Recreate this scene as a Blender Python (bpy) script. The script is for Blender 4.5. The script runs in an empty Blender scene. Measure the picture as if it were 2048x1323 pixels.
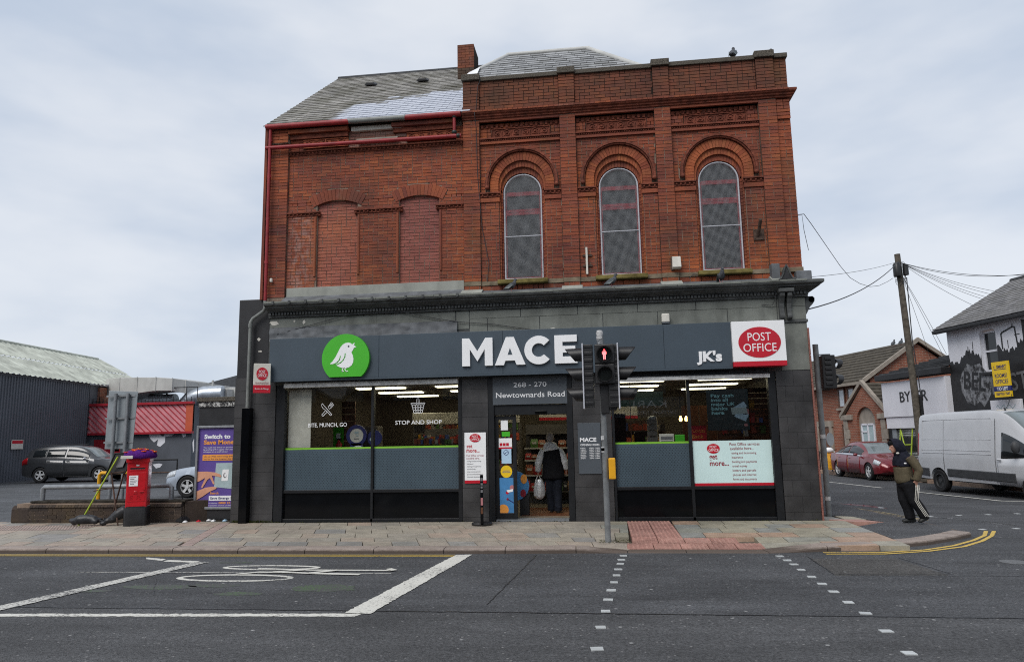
import bpy, bmesh, math, random
from mathutils import Vector, Matrix, noise as mnoise
random.seed(7)
PI = math.pi
sc = bpy.context.scene
C = sc.collection

# ---------------------------------------------------------------- camera
cam = bpy.data.cameras.new('camera'); camo = bpy.data.objects.new('camera', cam); C.objects.link(camo)
cam.sensor_width = 36; cam.lens = 36 * 1420 / 2048; cam.clip_start = .1; cam.clip_end = 1500
R_ = Vector((0.992041738, 0.124535722, -0.018548402)); D_ = Vector((-0.0365336, 0.143730314, -0.98894231)); F_ = Vector((-0.120492677, 0.981749688, 0.14713621))
m = Matrix.Identity(4)
for i in range(3):
    m[i][0] = R_[i]; m[i][1] = -D_[i]; m[i][2] = -F_[i]
m.translation = Vector((0, -14.703, 1.7))
camo.matrix_world = m
sc.camera = camo

# ---------------------------------------------------------------- sky, sun, exposure
SUN_EL, SUN_AZ = math.radians(48), math.radians(205)      # behind the photographer, to the left, veiled by cloud
world = bpy.data.worlds.new('World'); sc.world = world; world.use_nodes = True
nt = world.node_tree; nt.nodes.clear()
def wn(t, **k):
    n = nt.nodes.new(t)
    for a, b in k.items(): setattr(n, a, b)
    return n
out = wn('ShaderNodeOutputWorld'); bg = wn('ShaderNodeBackground'); bg.inputs['Strength'].default_value = .1
sky = wn('ShaderNodeTexSky', sky_type='NISHITA', sun_disc=False, sun_elevation=SUN_EL, sun_rotation=SUN_AZ)
tc = wn('ShaderNodeTexCoord'); mp = wn('ShaderNodeMapping'); mp.inputs['Scale'].default_value = (1.1, 1.1, 3.0)
nz = wn('ShaderNodeTexNoise'); nz.inputs['Scale'].default_value = 1.7; nz.inputs['Detail'].default_value = 5; nz.inputs['Roughness'].default_value = .52
cr = wn('ShaderNodeValToRGB'); cr.color_ramp.interpolation = 'EASE'
cr.color_ramp.elements[0].position = .33; cr.color_ramp.elements[0].color = (3.55, 4.1, 4.95, 1)
cr.color_ramp.elements[1].position = .66; cr.color_ramp.elements[1].color = (5.25, 5.5, 5.9, 1)
mx = wn('ShaderNodeMix', data_type='RGBA'); mx.inputs['Factor'].default_value = .93
nt.links.new(tc.outputs['Generated'], mp.inputs['Vector']); nt.links.new(mp.outputs['Vector'], nz.inputs['Vector'])
nt.links.new(nz.outputs['Fac'], cr.inputs['Fac'])
nt.links.new(sky.outputs['Color'], mx.inputs[6]); nt.links.new(cr.outputs['Color'], mx.inputs[7])
nt.links.new(mx.outputs[2], bg.inputs['Color']); nt.links.new(bg.outputs['Background'], out.inputs['Surface'])
sun = bpy.data.lights.new('sun', 'SUN'); sun.energy = 1.5; sun.angle = math.radians(35); sun.color = (1, .96, .91)
suno = bpy.data.objects.new('sun', sun); C.objects.link(suno)
sd = Vector((math.sin(SUN_AZ) * math.cos(SUN_EL), math.cos(SUN_AZ) * math.cos(SUN_EL), math.sin(SUN_EL)))
suno.rotation_euler = sd.to_track_quat('Z', 'Y').to_euler()
vs = sc.view_settings; vs.view_transform = 'Standard'; vs.look = 'None'; vs.exposure = 0.6; vs.gamma = 1; vs.use_curve_mapping = False
sc.cycles.use_denoising = False; sc.cycles.filter_width = 1.1; sc.cycles.sample_clamp_indirect = 1.5; sc.cycles.max_bounces = 6; sc.cycles.transparent_max_bounces = 16; sc.cycles.caustics_reflective = False; sc.cycles.caustics_refractive = False

# ---------------------------------------------------------------- materials
class NT:
    def __init__(s, name):
        s.m = bpy.data.materials.new(name); s.m.use_nodes = True; s.t = s.m.node_tree; s.t.nodes.clear()
        s.o = s.n('ShaderNodeOutputMaterial')
    def n(s, t, **k):
        x = s.t.nodes.new(t)
        for a, b in k.items(): setattr(x, a, b)
        return x
    def l(s, a, b): s.t.links.new(a, b)
    def pos(s, scale=(1, 1, 1)):
        g = s.n('ShaderNodeNewGeometry'); mp = s.n('ShaderNodeMapping'); mp.inputs['Scale'].default_value = scale
        s.l(g.outputs['Position'], mp.inputs['Vector']); return mp.outputs['Vector']
    def noise(s, vec, scale, detail=4, rough=.55):
        x = s.n('ShaderNodeTexNoise'); x.inputs['Scale'].default_value = scale; x.inputs['Detail'].default_value = detail; x.inputs['Roughness'].default_value = rough
        s.l(vec, x.inputs['Vector']); return x.outputs['Fac']
    def ramp(s, fac, stops, interp='LINEAR'):
        r = s.n('ShaderNodeValToRGB'); r.color_ramp.interpolation = interp; e = r.color_ramp.elements
        while len(e) < len(stops): e.new(.5)
        for i, (p, c) in enumerate(stops):
            e[i].position = p; e[i].color = (c, c, c, 1) if not isinstance(c, tuple) else (*c, 1)
        s.l(fac, r.inputs['Fac']); return r.outputs['Color']
    def mix(s, fac, a, b, mode='MIX'):
        x = s.n('ShaderNodeMix', data_type='RGBA', blend_type=mode)
        for v, i in ((fac, 0), (a, 6), (b, 7)):
            if hasattr(v, 'links'): s.l(v, x.inputs[i])
            elif i == 0: x.inputs[0].default_value = v
            else: x.inputs[i].default_value = (*v, 1) if isinstance(v, tuple) else (v, v, v, 1)
        return x.outputs[2]
    def math(s, op, a, b=0.):
        x = s.n('ShaderNodeMath', operation=op)
        for v, i in ((a, 0), (b, 1)):
            if hasattr(v, 'links'): s.l(v, x.inputs[i])
            else: x.inputs[i].default_value = v
        return x.outputs[0]
    def bump(s, h, strength=.3, dist=.01):
        b = s.n('ShaderNodeBump'); b.inputs['Strength'].default_value = strength; b.inputs['Distance'].default_value = dist
        s.l(h, b.inputs['Height']); return b.outputs['Normal']
    def prin(s, col, rough=.7, metal=0., normal=None, spec=.5, emit=None, estr=0., coat=0.):
        p = s.n('ShaderNodeBsdfPrincipled')
        for k, v in (('Base Color', col), ('Roughness', rough), ('Metallic', metal), ('Specular IOR Level', spec), ('Coat Weight', coat)):
            if hasattr(v, 'links'): s.l(v, p.inputs[k])
            else: p.inputs[k].default_value = (*v, 1) if isinstance(v, tuple) else v
        if normal is not None: s.l(normal, p.inputs['Normal'])
        if emit: p.inputs['Emission Color'].default_value = (*emit, 1); p.inputs['Emission Strength'].default_value = estr
        s.l(p.outputs[0], s.o.inputs['Surface']); return s.m

def simple(name, col, rough=.6, metal=0., var=.18, scale=6., bump=0., bscale=60., spec=.5, coat=0., grime=0.):
    t = NT(name); p = t.pos()
    n = t.noise(p, scale, 5); d = tuple(c * (1 - var) for c in col); b = tuple(min(1, c * (1 + var)) for c in col)
    c = t.ramp(n, [(.3, d), (.7, b)])
    if grime:
        g = t.ramp(t.noise(t.pos((1, 1, .35)), 2.3, 6, .65), [(.48, 0.), (.72, 1.)])
        c = t.mix(t.math('MULTIPLY', g, grime), c, tuple(x * .35 + .012 for x in col))
    nr = t.bump(t.noise(p, bscale, 4), bump, .01) if bump else None
    return t.prin(c, rough, metal, nr, spec, coat=coat)
def emitmat(name, col, s):
    t = NT(name); return t.prin((.8, .8, .8), .5, emit=col, estr=s)
def glassmat(name, tint=(.85, .88, .88), ior=1.5, extra=0.0):
    t = NT(name); tr = t.n('ShaderNodeBsdfTransparent'); tr.inputs[0].default_value = (*tint, 1)
    gl = t.n('ShaderNodeBsdfGlossy'); gl.inputs['Roughness'].default_value = .015
    f = t.n('ShaderNodeFresnel'); f.inputs['IOR'].default_value = ior
    fac = t.math('ADD', f.outputs[0], extra)
    ms = t.n('ShaderNodeMixShader'); t.l(fac, ms.inputs[0]); t.l(tr.outputs[0], ms.inputs[1]); t.l(gl.outputs[0], ms.inputs[2])
    t.l(ms.outputs[0], t.o.inputs['Surface']); return t.m

def brickmat(name, tones, soot=.75, moss=.35, pale=.3):
    t = NT(name); g = t.n('ShaderNodeNewGeometry'); oi = t.n('ShaderNodeObjectInfo')
    r = t.math('FRACT', t.math('ADD', g.outputs['Random Per Island'], oi.outputs['Random']))
    k = len(tones); c = t.ramp(r, [((i + .5) / k, tn) for i, tn in enumerate(tones)])
    p = t.pos(); fine = t.noise(p, 38, 6, .7)
    c = t.mix(1., c, t.ramp(fine, [(.25, .62), (.75, 1.25)]), 'MULTIPLY')
    hue = t.noise(t.pos((1, 1, .8)), .62, 4, .55); c = t.mix(1., c, t.ramp(hue, [(.30, (.60, .64, .82)), (.5, (.98, .98, 1.)), (.70, (1.34, 1.24, .92))]), 'MULTIPLY')
    big = t.noise(t.pos((.9, .9, .6)), .75, 6, .62)
    c = t.mix(t.math('MULTIPLY', t.ramp(big, [(.47, 0.), (.7, 1.)]), soot), c, (.045, .032, .028))
    sp = t.n('ShaderNodeSeparateXYZ'); t.l(p, sp.inputs[0])
    up = t.ramp(t.math('DIVIDE', sp.outputs[2], 12.), [(.733, 0.), (.742, 1.)])       # weathered parapet, open to the rain on both faces
    c = t.mix(t.math('MULTIPLY', t.math('MULTIPLY', up, t.ramp(t.noise(p, 2.1, 6, .7), [(.30, .35), (.62, 1.)])), .72), c, (.085, .05, .034))
    ms = t.ramp(t.noise(t.pos((1.2, 1, .45)), 1.15, 5, .6), [(.56, 0.), (.73, 1.)])
    c = t.mix(t.math('MULTIPLY', ms, moss), c, (.11, .085, .025))
    pl = t.ramp(t.noise(t.pos((1, 1, .5)), 1.7, 6, .7), [(.62, 0.), (.78, 1.)])
    c = t.mix(t.math('MULTIPLY', pl, pale), c, (.36, .27, .24))
    salt = t.math('MULTIPLY', t.ramp(t.math('ABSOLUTE', t.math('ADD', sp.outputs[0], 6.55)), [(.12, 1.), (.36, 0.)]), t.ramp(t.noise(t.pos((3, 1, 2)), 2.6, 6, .75), [(.44, 0.), (.6, 1.)]))
    low = t.math('MULTIPLY', salt, t.ramp(t.math('DIVIDE', sp.outputs[2], 12.), [(.555, 1.), (.575, 0.)]))
    c = t.mix(t.math('MULTIPLY', low, .45), c, (.36, .28, .26))
    return t.prin(c, .92, 0, t.bump(t.noise(p, 70, 5, .7), .5, .008), .2)

M = {}
M['brick'] = brickmat('brick_red', [(.25, .074, .044), (.29, .084, .046), (.19, .060, .042), (.32, .094, .048), (.23, .076, .054), (.34, .108, .052), (.28, .08, .043)], .62, .35, .32)
M['brick_arch'] = brickmat('brick_orange', [(.35, .105, .05), (.30, .085, .042), (.38, .125, .055), (.27, .075, .04)], .45, .25, .1)
M['brick_infill'] = brickmat('brick_infill_pink', [(.31, .110, .084), (.33, .12, .092), (.285, .10, .076)], .25, .05, .12)
M['brick_dark'] = brickmat('brick_brown', [(.065, .05, .04), (.08, .06, .045), (.05, .04, .034)], .6, .3, .15)
def mortarmat():
    t = NT('mortar'); p = t.pos(); sp = t.n('ShaderNodeSeparateXYZ'); t.l(p, sp.inputs[0])
    c = t.ramp(t.noise(p, 3, 6, .7), [(.3, (.15, .11, .085)), (.7, (.33, .26, .205))]); c = t.mix(1., c, t.ramp(t.noise(p, 60, 4, .7), [(.3, .75), (.7, 1.2)]), 'MULTIPLY')
    up = t.ramp(t.math('DIVIDE', sp.outputs[2], 12.), [(.733, 0.), (.742, 1.)])      # unpointed, dark joints in the weathered parapet
    return t.prin(t.mix(up, c, (.035, .028, .024)), .95, 0, t.bump(t.noise(p, 90, 4), .4, .01), .1)
M['mortar'] = mortarmat()
M['terracotta'] = simple('terracotta', (.17, .05, .03), .8, 0, .45, 9., .5, 60, .2, grime=.7)
M['sandstone'] = simple('sandstone_mossy', (.17, .14, .05), .92, 0, .5, 5., .4, 80, .1, grime=.4)
M['greystone'] = simple('painted_stone_grey', (.17, .18, .163), .8, 0, .25, 2.4, .35, 40, .2, grime=.6)
M['greydark'] = simple('painted_cornice_dark_grey', (.075, .08, .08), .7, 0, .4, 5., .3, 50, .3, grime=.6)
M['lead'] = simple('lead_flashing', (.12, .128, .138), .75, .0, .35, 4., .3, 30, .4, grime=.5)
M['render'] = simple('cement_render', (.30, .31, .28), .9, 0, .12, 2.5, .3, 60, .1, grime=.45)
M['coping'] = simple('pebble_coping', (.10, .09, .075), .95, 0, .75, 60., .9, 70, .1, grime=.3)
M['granite'] = simple('red_granite', (.22, .09, .07), .35, 0, .5, 55., 0, 60, .5)
M['tile'] = simple('charcoal_tile', (.044, .043, .044), .36, 0, .45, 1.9, .12, 40, .45, grime=.3)
M['blackpaint'] = simple('black_paint', (.018, .018, .02), .5, 0, .3, 4., .2, 40, .4)
M['frame'] = simple('black_frame', (.009, .010, .012), .42, 0, .25, 8., 0, 40, .35)
M['blackgloss'] = simple('black_gloss_panel', (.003, .0035, .0045), .10, 0, .2, 4., 0, 40, .16)
M['fascia'] = simple('slate_grey_sign', (.052, .072, .092), .42, 0, .08, 1.2, 0, 40, .4, grime=.12)
M['plaque'] = simple('plaque_grey', (.07, .082, .096), .45, 0, .06, 2., 0, 40, .4)
M['white'] = simple('white_sign', (.82, .83, .84), .4, 0, .03, 3., 0, 40, .4)
M['offwhite'] = simple('offwhite', (.60, .58, .52), .6, 0, .12, 5., 0, 40, .3, grime=.3)
M['poster_aqua'] = simple('poster_pale_aqua', (.60, .78, .77), .35, 0, .03, 3., 0, 40, .5)
M['green'] = simple('logo_green', (.055, .42, .018), .4, 0, .04, 3.)
M['lime'] = simple('lime_strip', (.20, .46, .04), .4, 0, .05, 3.)
M['pored'] = simple('post_office_red', (.48, .006, .022), .4, 0, .05, 3.)
M['posterdark'] = simple('poster_dark_teal', (.012, .028, .034), .3, 0, .1, 3.)
M['cyantext'] = simple('cyan_text', (.33, .68, .74), .5, 0, .03, 3.)
M['letterred'] = simple('maroon_text', (.26, .012, .03), .5, 0, .05, 3.)
M['greytext'] = simple('grey_text', (.16, .16, .17), .5, 0, .05, 3.)
M['pinktext'] = simple('muted_red_text', (.42, .17, .18), .5, 0, .05, 3.)
M['dottext'] = simple('dot_print', (.010, .016, .024), .45, 0, .1, 3.)
M['dotpanel'] = simple('window_film_blue_grey', (.060, .088, .11), .3, 0, .12, 1.5, 0, 40, .5)
M['shutter'] = simple('galvanised_shutter', (.46, .48, .48), .45, .2, .35, 9., .2, 30, .5, grime=.6)
M['shutterd'] = simple('dark_shutter', (.055, .06, .065), .4, .4, .35, 9., 0, 30, .5, grime=.4)
M['redpaint'] = simple('red_gutter_paint', (.26, .018, .022), .5, 0, .25, 6., .1, 30, .4, grime=.25)
M['greypipe'] = simple('grey_pipe', (.17, .18, .17), .5, 0, .25, 6.)
M['darkpipe'] = simple('dark_green_joint', (.02, .03, .026), .5)
M['grille'] = simple('galvanised_grille', (.24, .25, .26), .6, .0, .15, 8.)
M['grilleframe'] = simple('grille_frame', (.46, .47, .51), .5, .0, .15, 8.)
M['winred'] = simple('window_red_paint', (.42, .03, .05), .5, 0, .2, 8.)
M['darkglass'] = simple('dirty_dark_glass', (.032, .036, .042), .35, 0, .4, 4., 0, 30, .5)
M['glass'] = glassmat('shop_glass', (.88, .90, .89), 1.5, .075)
M['carglass'] = simple('car_glass', (.012, .015, .017), .05, 0, .3, 2., 0, 30, .6)
M['screen'] = simple('windscreen_glass', (.16, .19, .20), .06, 0, .35, 1.2, 0, 30, .7)
M['steel'] = simple('galvanised_steel', (.25, .265, .28), .5, .45, .2, 7., .1, 40, .5, grime=.25)
M['polegrey'] = simple('grey_pole_paint', (.17, .18, .185), .5, .1, .25, 7., .1, 40, .4, grime=.3)
M['signal'] = simple('signal_black_plastic', (.012, .012, .013), .42, 0, .3, 8., .1, 60, .5)
M['lens'] = simple('dark_lens', (.008, .010, .010), .15, 0, .2, 8.)
M['redman'] = emitmat('red_man_light', (1., .012, .02), 1.3)
M['yellowbox'] = simple('yellow_push_box', (.72, .36, .01), .45, 0, .08, 6.)
M['pillarred'] = simple('pillar_box_red', (.48, .008, .016), .28, 0, .14, 5., .05, 30, .5, coat=.3)
M['pillarblack'] = simple('pillar_box_black', (.012, .012, .013), .4, 0, .5, 8., .15, 40, .5, grime=.2)
M['knitpurple'] = simple('purple_knit', (.085, .016, .17), .95, 0, .4, 30., 1., 160, .1)
M['knitorange'] = simple('orange_knit', (.75, .10, .03), .95, 0, .5, 20., 1., 160, .1)
M['rubber'] = simple('rubber', (.014, .014, .015), .75, 0, .3, 9., .1, 60, .3)
M['sandbag'] = simple('black_sandbag', (.014, .015, .018), .45, 0, .4, 8., .8, 14, .5)
M['rust'] = simple('rusty_steel', (.085, .055, .042), .8, .2, .5, 12., .4, 50, .3)
M['limepole'] = simple('lime_yellow_paint', (.33, .45, .03), .5, 0, .25, 9.)
M['signback'] = simple('sign_back_grey', (.25, .28, .30), .5, .2, .1, 3.)
M['purple'] = simple('poster_purple', (.11, .07, .29), .35, 0, .08, 3.)
M['orange'] = simple('poster_orange', (.78, .32, .06), .4, 0, .06, 3.)
M['skinflat'] = simple('printed_hand_tone', (.62, .31, .20), .4, 0, .1, 8.)
M['printgrey'] = simple('printed_grey_blue', (.36, .46, .48), .4, 0, .1, 5.)
M['yellow'] = simple('yellow_print', (.80, .53, .01), .45, 0, .05, 3.)
M['blueprint'] = simple('blue_print', (.06, .22, .46), .4, 0, .15, 6.)
M['paleblue'] = simple('pale_blue_print', (.42, .60, .76), .4, 0, .05, 5.)
M['navy'] = simple('navy_print', (.012, .018, .12), .4, 0, .1, 4.)
M['shedwall'] = simple('shed_grey_sheet', (.10, .11, .13), .5, .1, .12, .8, 0, 30, .4, grime=.2)
M['shedroof'] = simple('fibre_cement_roof', (.46, .48, .42), .9, 0, .3, 1.4, .3, 20, .1, grime=.3)
M['redsheet'] = simple('red_sheet', (.36, .022, .035), .38, .1, .16, 2.5, 0, 30, .5, grime=.12)
M['pinksheet'] = simple('faded_red_sheet', (.62, .25, .28), .45, .05, .14, 2.5, 0, 30, .4)
M['orangesheet'] = simple('orange_sheet', (.50, .09, .04), .5, 0, .1, 3.)
M['duct'] = simple('duct_galvanised', (.48, .48, .46), .6, .1, .12, 1.5, .1, 12, .4, grime=.2)
M['ductshiny'] = simple('duct_shiny', (.40, .44, .49), .35, .6, .2, 3., .2, 8, .5)
M['roofdark'] = simple('dark_tile_roof', (.055, .058, .062), .8, 0, .3, 4., .3, 30, .3)
def housebrick():
    t = NT('house_brick'); p = t.pos(); sp = t.n('ShaderNodeSeparateXYZ'); t.l(p, sp.inputs[0]); cb = t.n('ShaderNodeCombineXYZ'); t.l(t.math('SUBTRACT', sp.outputs[1], sp.outputs[0]), cb.inputs[0]); t.l(sp.outputs[2], cb.inputs[1])
    b = t.n('ShaderNodeTexBrick'); t.l(cb.outputs[0], b.inputs['Vector']); b.inputs['Scale'].default_value = 1; b.inputs['Brick Width'].default_value = .225; b.inputs['Row Height'].default_value = .075; b.inputs['Mortar Size'].default_value = .008
    b.inputs['Color1'].default_value = (.30, .098, .058, 1); b.inputs['Color2'].default_value = (.21, .072, .046, 1); b.inputs['Mortar'].default_value = (.30, .23, .18, 1)
    c = t.mix(1., b.outputs['Color'], t.ramp(t.noise(p, .9, 6, .65), [(.3, .72), (.7, 1.2)]), 'MULTIPLY'); c = t.mix(1., c, t.ramp(t.noise(p, 16, 4, .7), [(.3, .8), (.7, 1.2)]), 'MULTIPLY')
    return t.prin(c, .9, 0, None, .2)
M['housebrick'] = housebrick()
M['oldstone'] = simple('old_stone', (.19, .155, .11), .9, 0, .4, 5., .4, 60, .1, grime=.5)
M['housetile'] = simple('brown_concrete_tile', (.085, .075, .06), .9, 0, .35, 5., .3, 30, .2, grime=.5)
M['stonetrim'] = simple('stone_trim', (.30, .265, .225), .85, 0, .2, 4., .2, 40, .2, grime=.3)
M['woodbrown'] = simple('brown_wood_frame', (.12, .045, .018), .5, 0, .3, 12.)
M['whitewall'] = simple('white_painted_wall', (.70, .71, .76), .7, 0, .05, 1.5, .1, 20, .2, grime=.12)
M['vanwhite'] = simple('van_white_paint', (.56, .58, .61), .3, 0, .06, 1.5, 0, 30, .5, coat=.4, grime=.12)
M['carred'] = simple('car_red_paint', (.16, .008, .014), .28, .15, .1, 2., 0, 30, .5, coat=.7)
M['cargrey'] = simple('car_dark_grey_paint', (.055, .058, .063), .26, .45, .1, 2., 0, 30, .5, coat=.6)
M['carsilver'] = simple('car_silver_paint', (.40, .45, .52), .3, .45, .08, 2., 0, 30, .5, coat=.6)
M['plastic'] = simple('grey_plastic_trim', (.035, .037, .04), .6, 0, .25, 6.)
M['rim'] = simple('alloy_rim', (.52, .53, .54), .35, .0, .2, 8.)
M['headlight'] = simple('headlight_lens', (.52, .55, .58), .08, .1, .3, 20.)
M['taillight'] = simple('tail_light_lens', (.35, .008, .012), .15, 0, .2, 10.)
M['chrome'] = simple('chrome_trim', (.6, .6, .62), .15, .9, .05, 5.)
M['wood'] = simple('weathered_pole_wood', (.105, .092, .075), .9, 0, .4, 9., .5, 40, .1, grime=.4)
M['cable'] = simple('black_cable', (.03, .032, .036), .7)
M['skin'] = simple('skin', (.50, .27, .20), .55, 0, .08, 20., .1, 90, .4)
M['hairgrey'] = simple('grey_hair', (.42, .38, .36), .9, 0, .3, 60.)
M['clothblack'] = simple('black_cloth', (.010, .010, .012), .9, 0, .35, 20., .4, 120, .2)
M['clothnavy'] = simple('navy_cloth', (.014, .017, .026), .9, 0, .35, 16., .4, 120, .2)
M['clothhood'] = simple('navy_black_fleece', (.016, .017, .026), .95, 0, .35, 16., .6, 120, .1)
M['clotholive'] = simple('olive_fleece', (.105, .088, .058), .95, 0, .2, 14., .6, 120, .1)
M['clothwhite'] = simple('white_grey_cloth', (.78, .79, .79), .85, 0, .1, 12., .4, 60, .2)
M['foil'] = simple('silver_foil', (.80, .81, .82), .32, .25, .2, 14., .9, 22, .5)
M['shoe'] = simple('black_shoe', (.014, .015, .015), .6, 0, .3, 20.)
M['feather'] = simple('pigeon_feather', (.075, .08, .09), .85, 0, .6, 24., .3, 90, .2)
M['feathergreen'] = simple('pigeon_neck', (.06, .075, .08), .45, .2, .4, 30.)
M['floor'] = simple('shop_floor', (.20, .17, .13), .4, 0, .15, 4.)
M['intwall'] = simple('shop_wall', (.085, .07, .05), .8, 0, .2, 2.)
M['ceiling'] = simple('shop_ceiling', (.22, .21, .17), .9, 0, .08, 3.)
M['shelf'] = simple('shop_shelf', (.13, .12, .11), .6, 0, .2, 5.)
M['lamp'] = emitmat('ceiling_lamp', (1., .90, .62), 3.4)
M['bulb'] = emitmat('filament_bulb', (1., .62, .18), 6.)
M['moss'] = simple('moss', (.05, .06, .015), .95, 0, .5, 30., .8, 80, .1)
M['litter'] = simple('litter_pale', (.45, .45, .45), .7, 0, .4, 30.)
for i, c in enumerate([(.42, .03, .03), (.55, .28, .02), (.05, .10, .32), (.45, .42, .38), (.10, .22, .05), (.30, .08, .03), (.03, .03, .035), (.55, .10, .05)]):
    M['goods%d' % i] = simple('packet_print_%d' % i, c, .45, 0, .45, 22.)

def asphalt(name, base, fine):
    t = NT(name); p = t.pos()
    n1 = t.math('ADD', t.math('MULTIPLY', t.noise(p, 95, 4, .7), .5), t.math('MULTIPLY', t.noise(p, 34, 4, .7), .5)); n2 = t.noise(p, .55, 5, .6); n3 = t.noise(t.pos((.25, 2.2, 1)), .9, 5, .6)
    oil = t.math('MULTIPLY', t.ramp(t.noise(t.pos((.5, 1.6, 1)), 1.3, 6, .75), [(.56, 0.), (.72, 1.)]), .55)
    vo = t.n('ShaderNodeTexVoronoi'); vo.inputs['Scale'].default_value = fine; t.l(p, vo.inputs['Vector'])
    c = t.ramp(n1, [(.36, tuple(x * .30 for x in base)), (.64, tuple(x * 1.75 for x in base))])
    c = t.mix(1., c, t.ramp(n2, [(.3, .74), (.7, 1.22)]), 'MULTIPLY')
    c = t.mix(1., c, t.ramp(n3, [(.3, .78), (.7, 1.2)]), 'MULTIPLY')
    c = t.mix(oil, c, (.028, .028, .030))
    v2 = t.n('ShaderNodeTexVoronoi'); v2.inputs['Scale'].default_value = 4.2; v2.inputs['Randomness'].default_value = 1; t.l(p, v2.inputs['Vector'])
    gum = t.ramp(v2.outputs['Distance'], [(.06, 1.), (.095, 0.)])
    sel = t.ramp(v2.outputs['Color'], [(.56, 0.), (.60, 1.)])
    c = t.mix(t.math('MULTIPLY', t.math('MULTIPLY', gum, sel), .85), c, (.36, .36, .355))
    v3 = t.n('ShaderNodeTexVoronoi'); v3.inputs['Scale'].default_value = 17; t.l(p, v3.inputs['Vector'])
    chip = t.math('MULTIPLY', t.ramp(v3.outputs['Distance'], [(.15, 1.), (.22, 0.)]), t.ramp(v3.outputs['Color'], [(.70, 0.), (.74, 1.)]))
    c = t.mix(t.math('MULTIPLY', chip, .7), c, (.27, .265, .26))
    return t.prin(c, .82, 0, t.bump(t.math('ADD', n1, vo.outputs['Distance']), .75, .012), .3)
M['road'] = asphalt('asphalt', (.075, .077, .082), 120)
M['oldroad'] = asphalt('asphalt_coarse', (.073, .074, .077), 70)
M['patch'] = asphalt('asphalt_patch', (.082, .079, .076), 150)
M['carpark'] = asphalt('asphalt_car_park', (.085, .09, .097), 60)
def paintmat(name, col, wear):
    t = NT(name); p = t.pos(); n = t.noise(p, 30, 6, .8); n2 = t.noise(p, 1.3, 4)
    a = t.ramp(t.math('ADD', n, t.math('MULTIPLY', n2, .35)), [(wear - .03, 0.), (wear + .06, 1.)])
    c = t.mix(a, (.07, .07, .072), col)
    return t.prin(c, .7, 0, t.bump(n, .5, .006), .3)
M['roadwhite'] = paintmat('road_paint_white', (.60, .59, .54), .575)
M['roadworn'] = paintmat('road_paint_worn', (.56, .55, .51), .635)
M['roadgreen'] = paintmat('road_paint_green_worn', (.07, .115, .055), .70)
M['roadyellowworn'] = paintmat('road_paint_yellow_worn', (.42, .33, .16), .66)
M['roadyellow'] = paintmat('road_paint_yellow', (.56, .39, .09), .56)
M['water'] = simple('shallow_water', (.02, .021, .022), .05, 0, .2, 4., .02, 9, .6)
M['coverpale'] = simple('worn_iron_cover', (.12, .122, .125), .6, 0, .3, 30., .3, 60, .3)
M['jointdirt'] = simple('joint_dirt', (.11, .098, .08), .95, 0, .4, 8., .5, 60, .1)
M['railsteel'] = simple('worn_steel_rail', (.68, .69, .68), .5, 0, .3, 12., .2, 40, .4, grime=.45)
M['terracotta_bright'] = simple('terracotta_bright', (.33, .10, .05), .8, 0, .45, 9., .5, 60, .2, grime=.4)
M['brick_pale'] = brickmat('brick_pale', [(.36, .20, .15), (.30, .13, .09), (.40, .27, .22), (.24, .08, .05)], .3, .1, .6)
M['oppbrick'] = simple('dark_terrace_brick', (.05, .032, .026), .9, 0, .3, 3., 0, 40, .2)
M['printgrey2'] = simple('mural_grey', (.13, .135, .145), .8, 0, .4, 5.)
M['studmat'] = simple('crossing_stud', (.44, .46, .46), .5, 0, .15, 9.)
def slabmat(name, tones, sc_=1.):
    t = NT(name); g = t.n('ShaderNodeNewGeometry'); oi = t.n('ShaderNodeObjectInfo')
    r = t.math('FRACT', t.math('ADD', t.math('MULTIPLY', g.outputs['Random Per Island'], 1.), oi.outputs['Random']))
    k = len(tones); c = t.ramp(r, [(i / k + .001, tn) for i, tn in enumerate(tones)], 'CONSTANT')
    p = t.pos(); c = t.mix(1., c, t.ramp(t.noise(p, 3.5 * sc_, 6, .7), [(.25, .68), (.75, 1.3)]), 'MULTIPLY')
    c = t.mix(1., c, t.ramp(t.noise(p, 42, 4, .7), [(.3, .8), (.7, 1.2)]), 'MULTIPLY')
    c = t.mix(t.math('MULTIPLY', t.ramp(t.noise(p, .8, 5, .6), [(.5, 0.), (.75, 1.)]), .4), c, (.07, .068, .055))
    v = t.n('ShaderNodeTexVoronoi'); v.inputs['Scale'].default_value = 4.5; t.l(p, v.inputs['Vector'])
    gm = t.math('MULTIPLY', t.ramp(v.outputs['Distance'], [(.045, 1.), (.07, 0.)]), t.ramp(v.outputs['Color'], [(.5, 0.), (.54, 1.)]))
    c = t.mix(t.math('MULTIPLY', gm, .5), c, (.08, .08, .08))
    return t.prin(c, .62, 0, t.bump(t.noise(p, 24, 5), .25, .01), .4)
M['slab'] = slabmat('paving_stone', [(.31, .27, .22), (.335, .28, .225), (.28, .255, .215), (.265, .255, .235), (.325, .29, .235), (.345, .275, .22), (.30, .27, .225), (.235, .225, .21), (.305, .265, .22), (.33, .295, .24)])
M['slabright'] = slabmat('paving_stone_buff', [(.30, .275, .21), (.33, .30, .225), (.27, .265, .225), (.25, .25, .23), (.36, .25, .18), (.31, .29, .235)])
M['tactile'] = slabmat('tactile_red', [(.36, .19, .155), (.33, .17, .14), (.39, .215, .175)])
M['tactilebuff'] = slabmat('tactile_buff', [(.32, .24, .21), (.28, .23, .20)])
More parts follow.
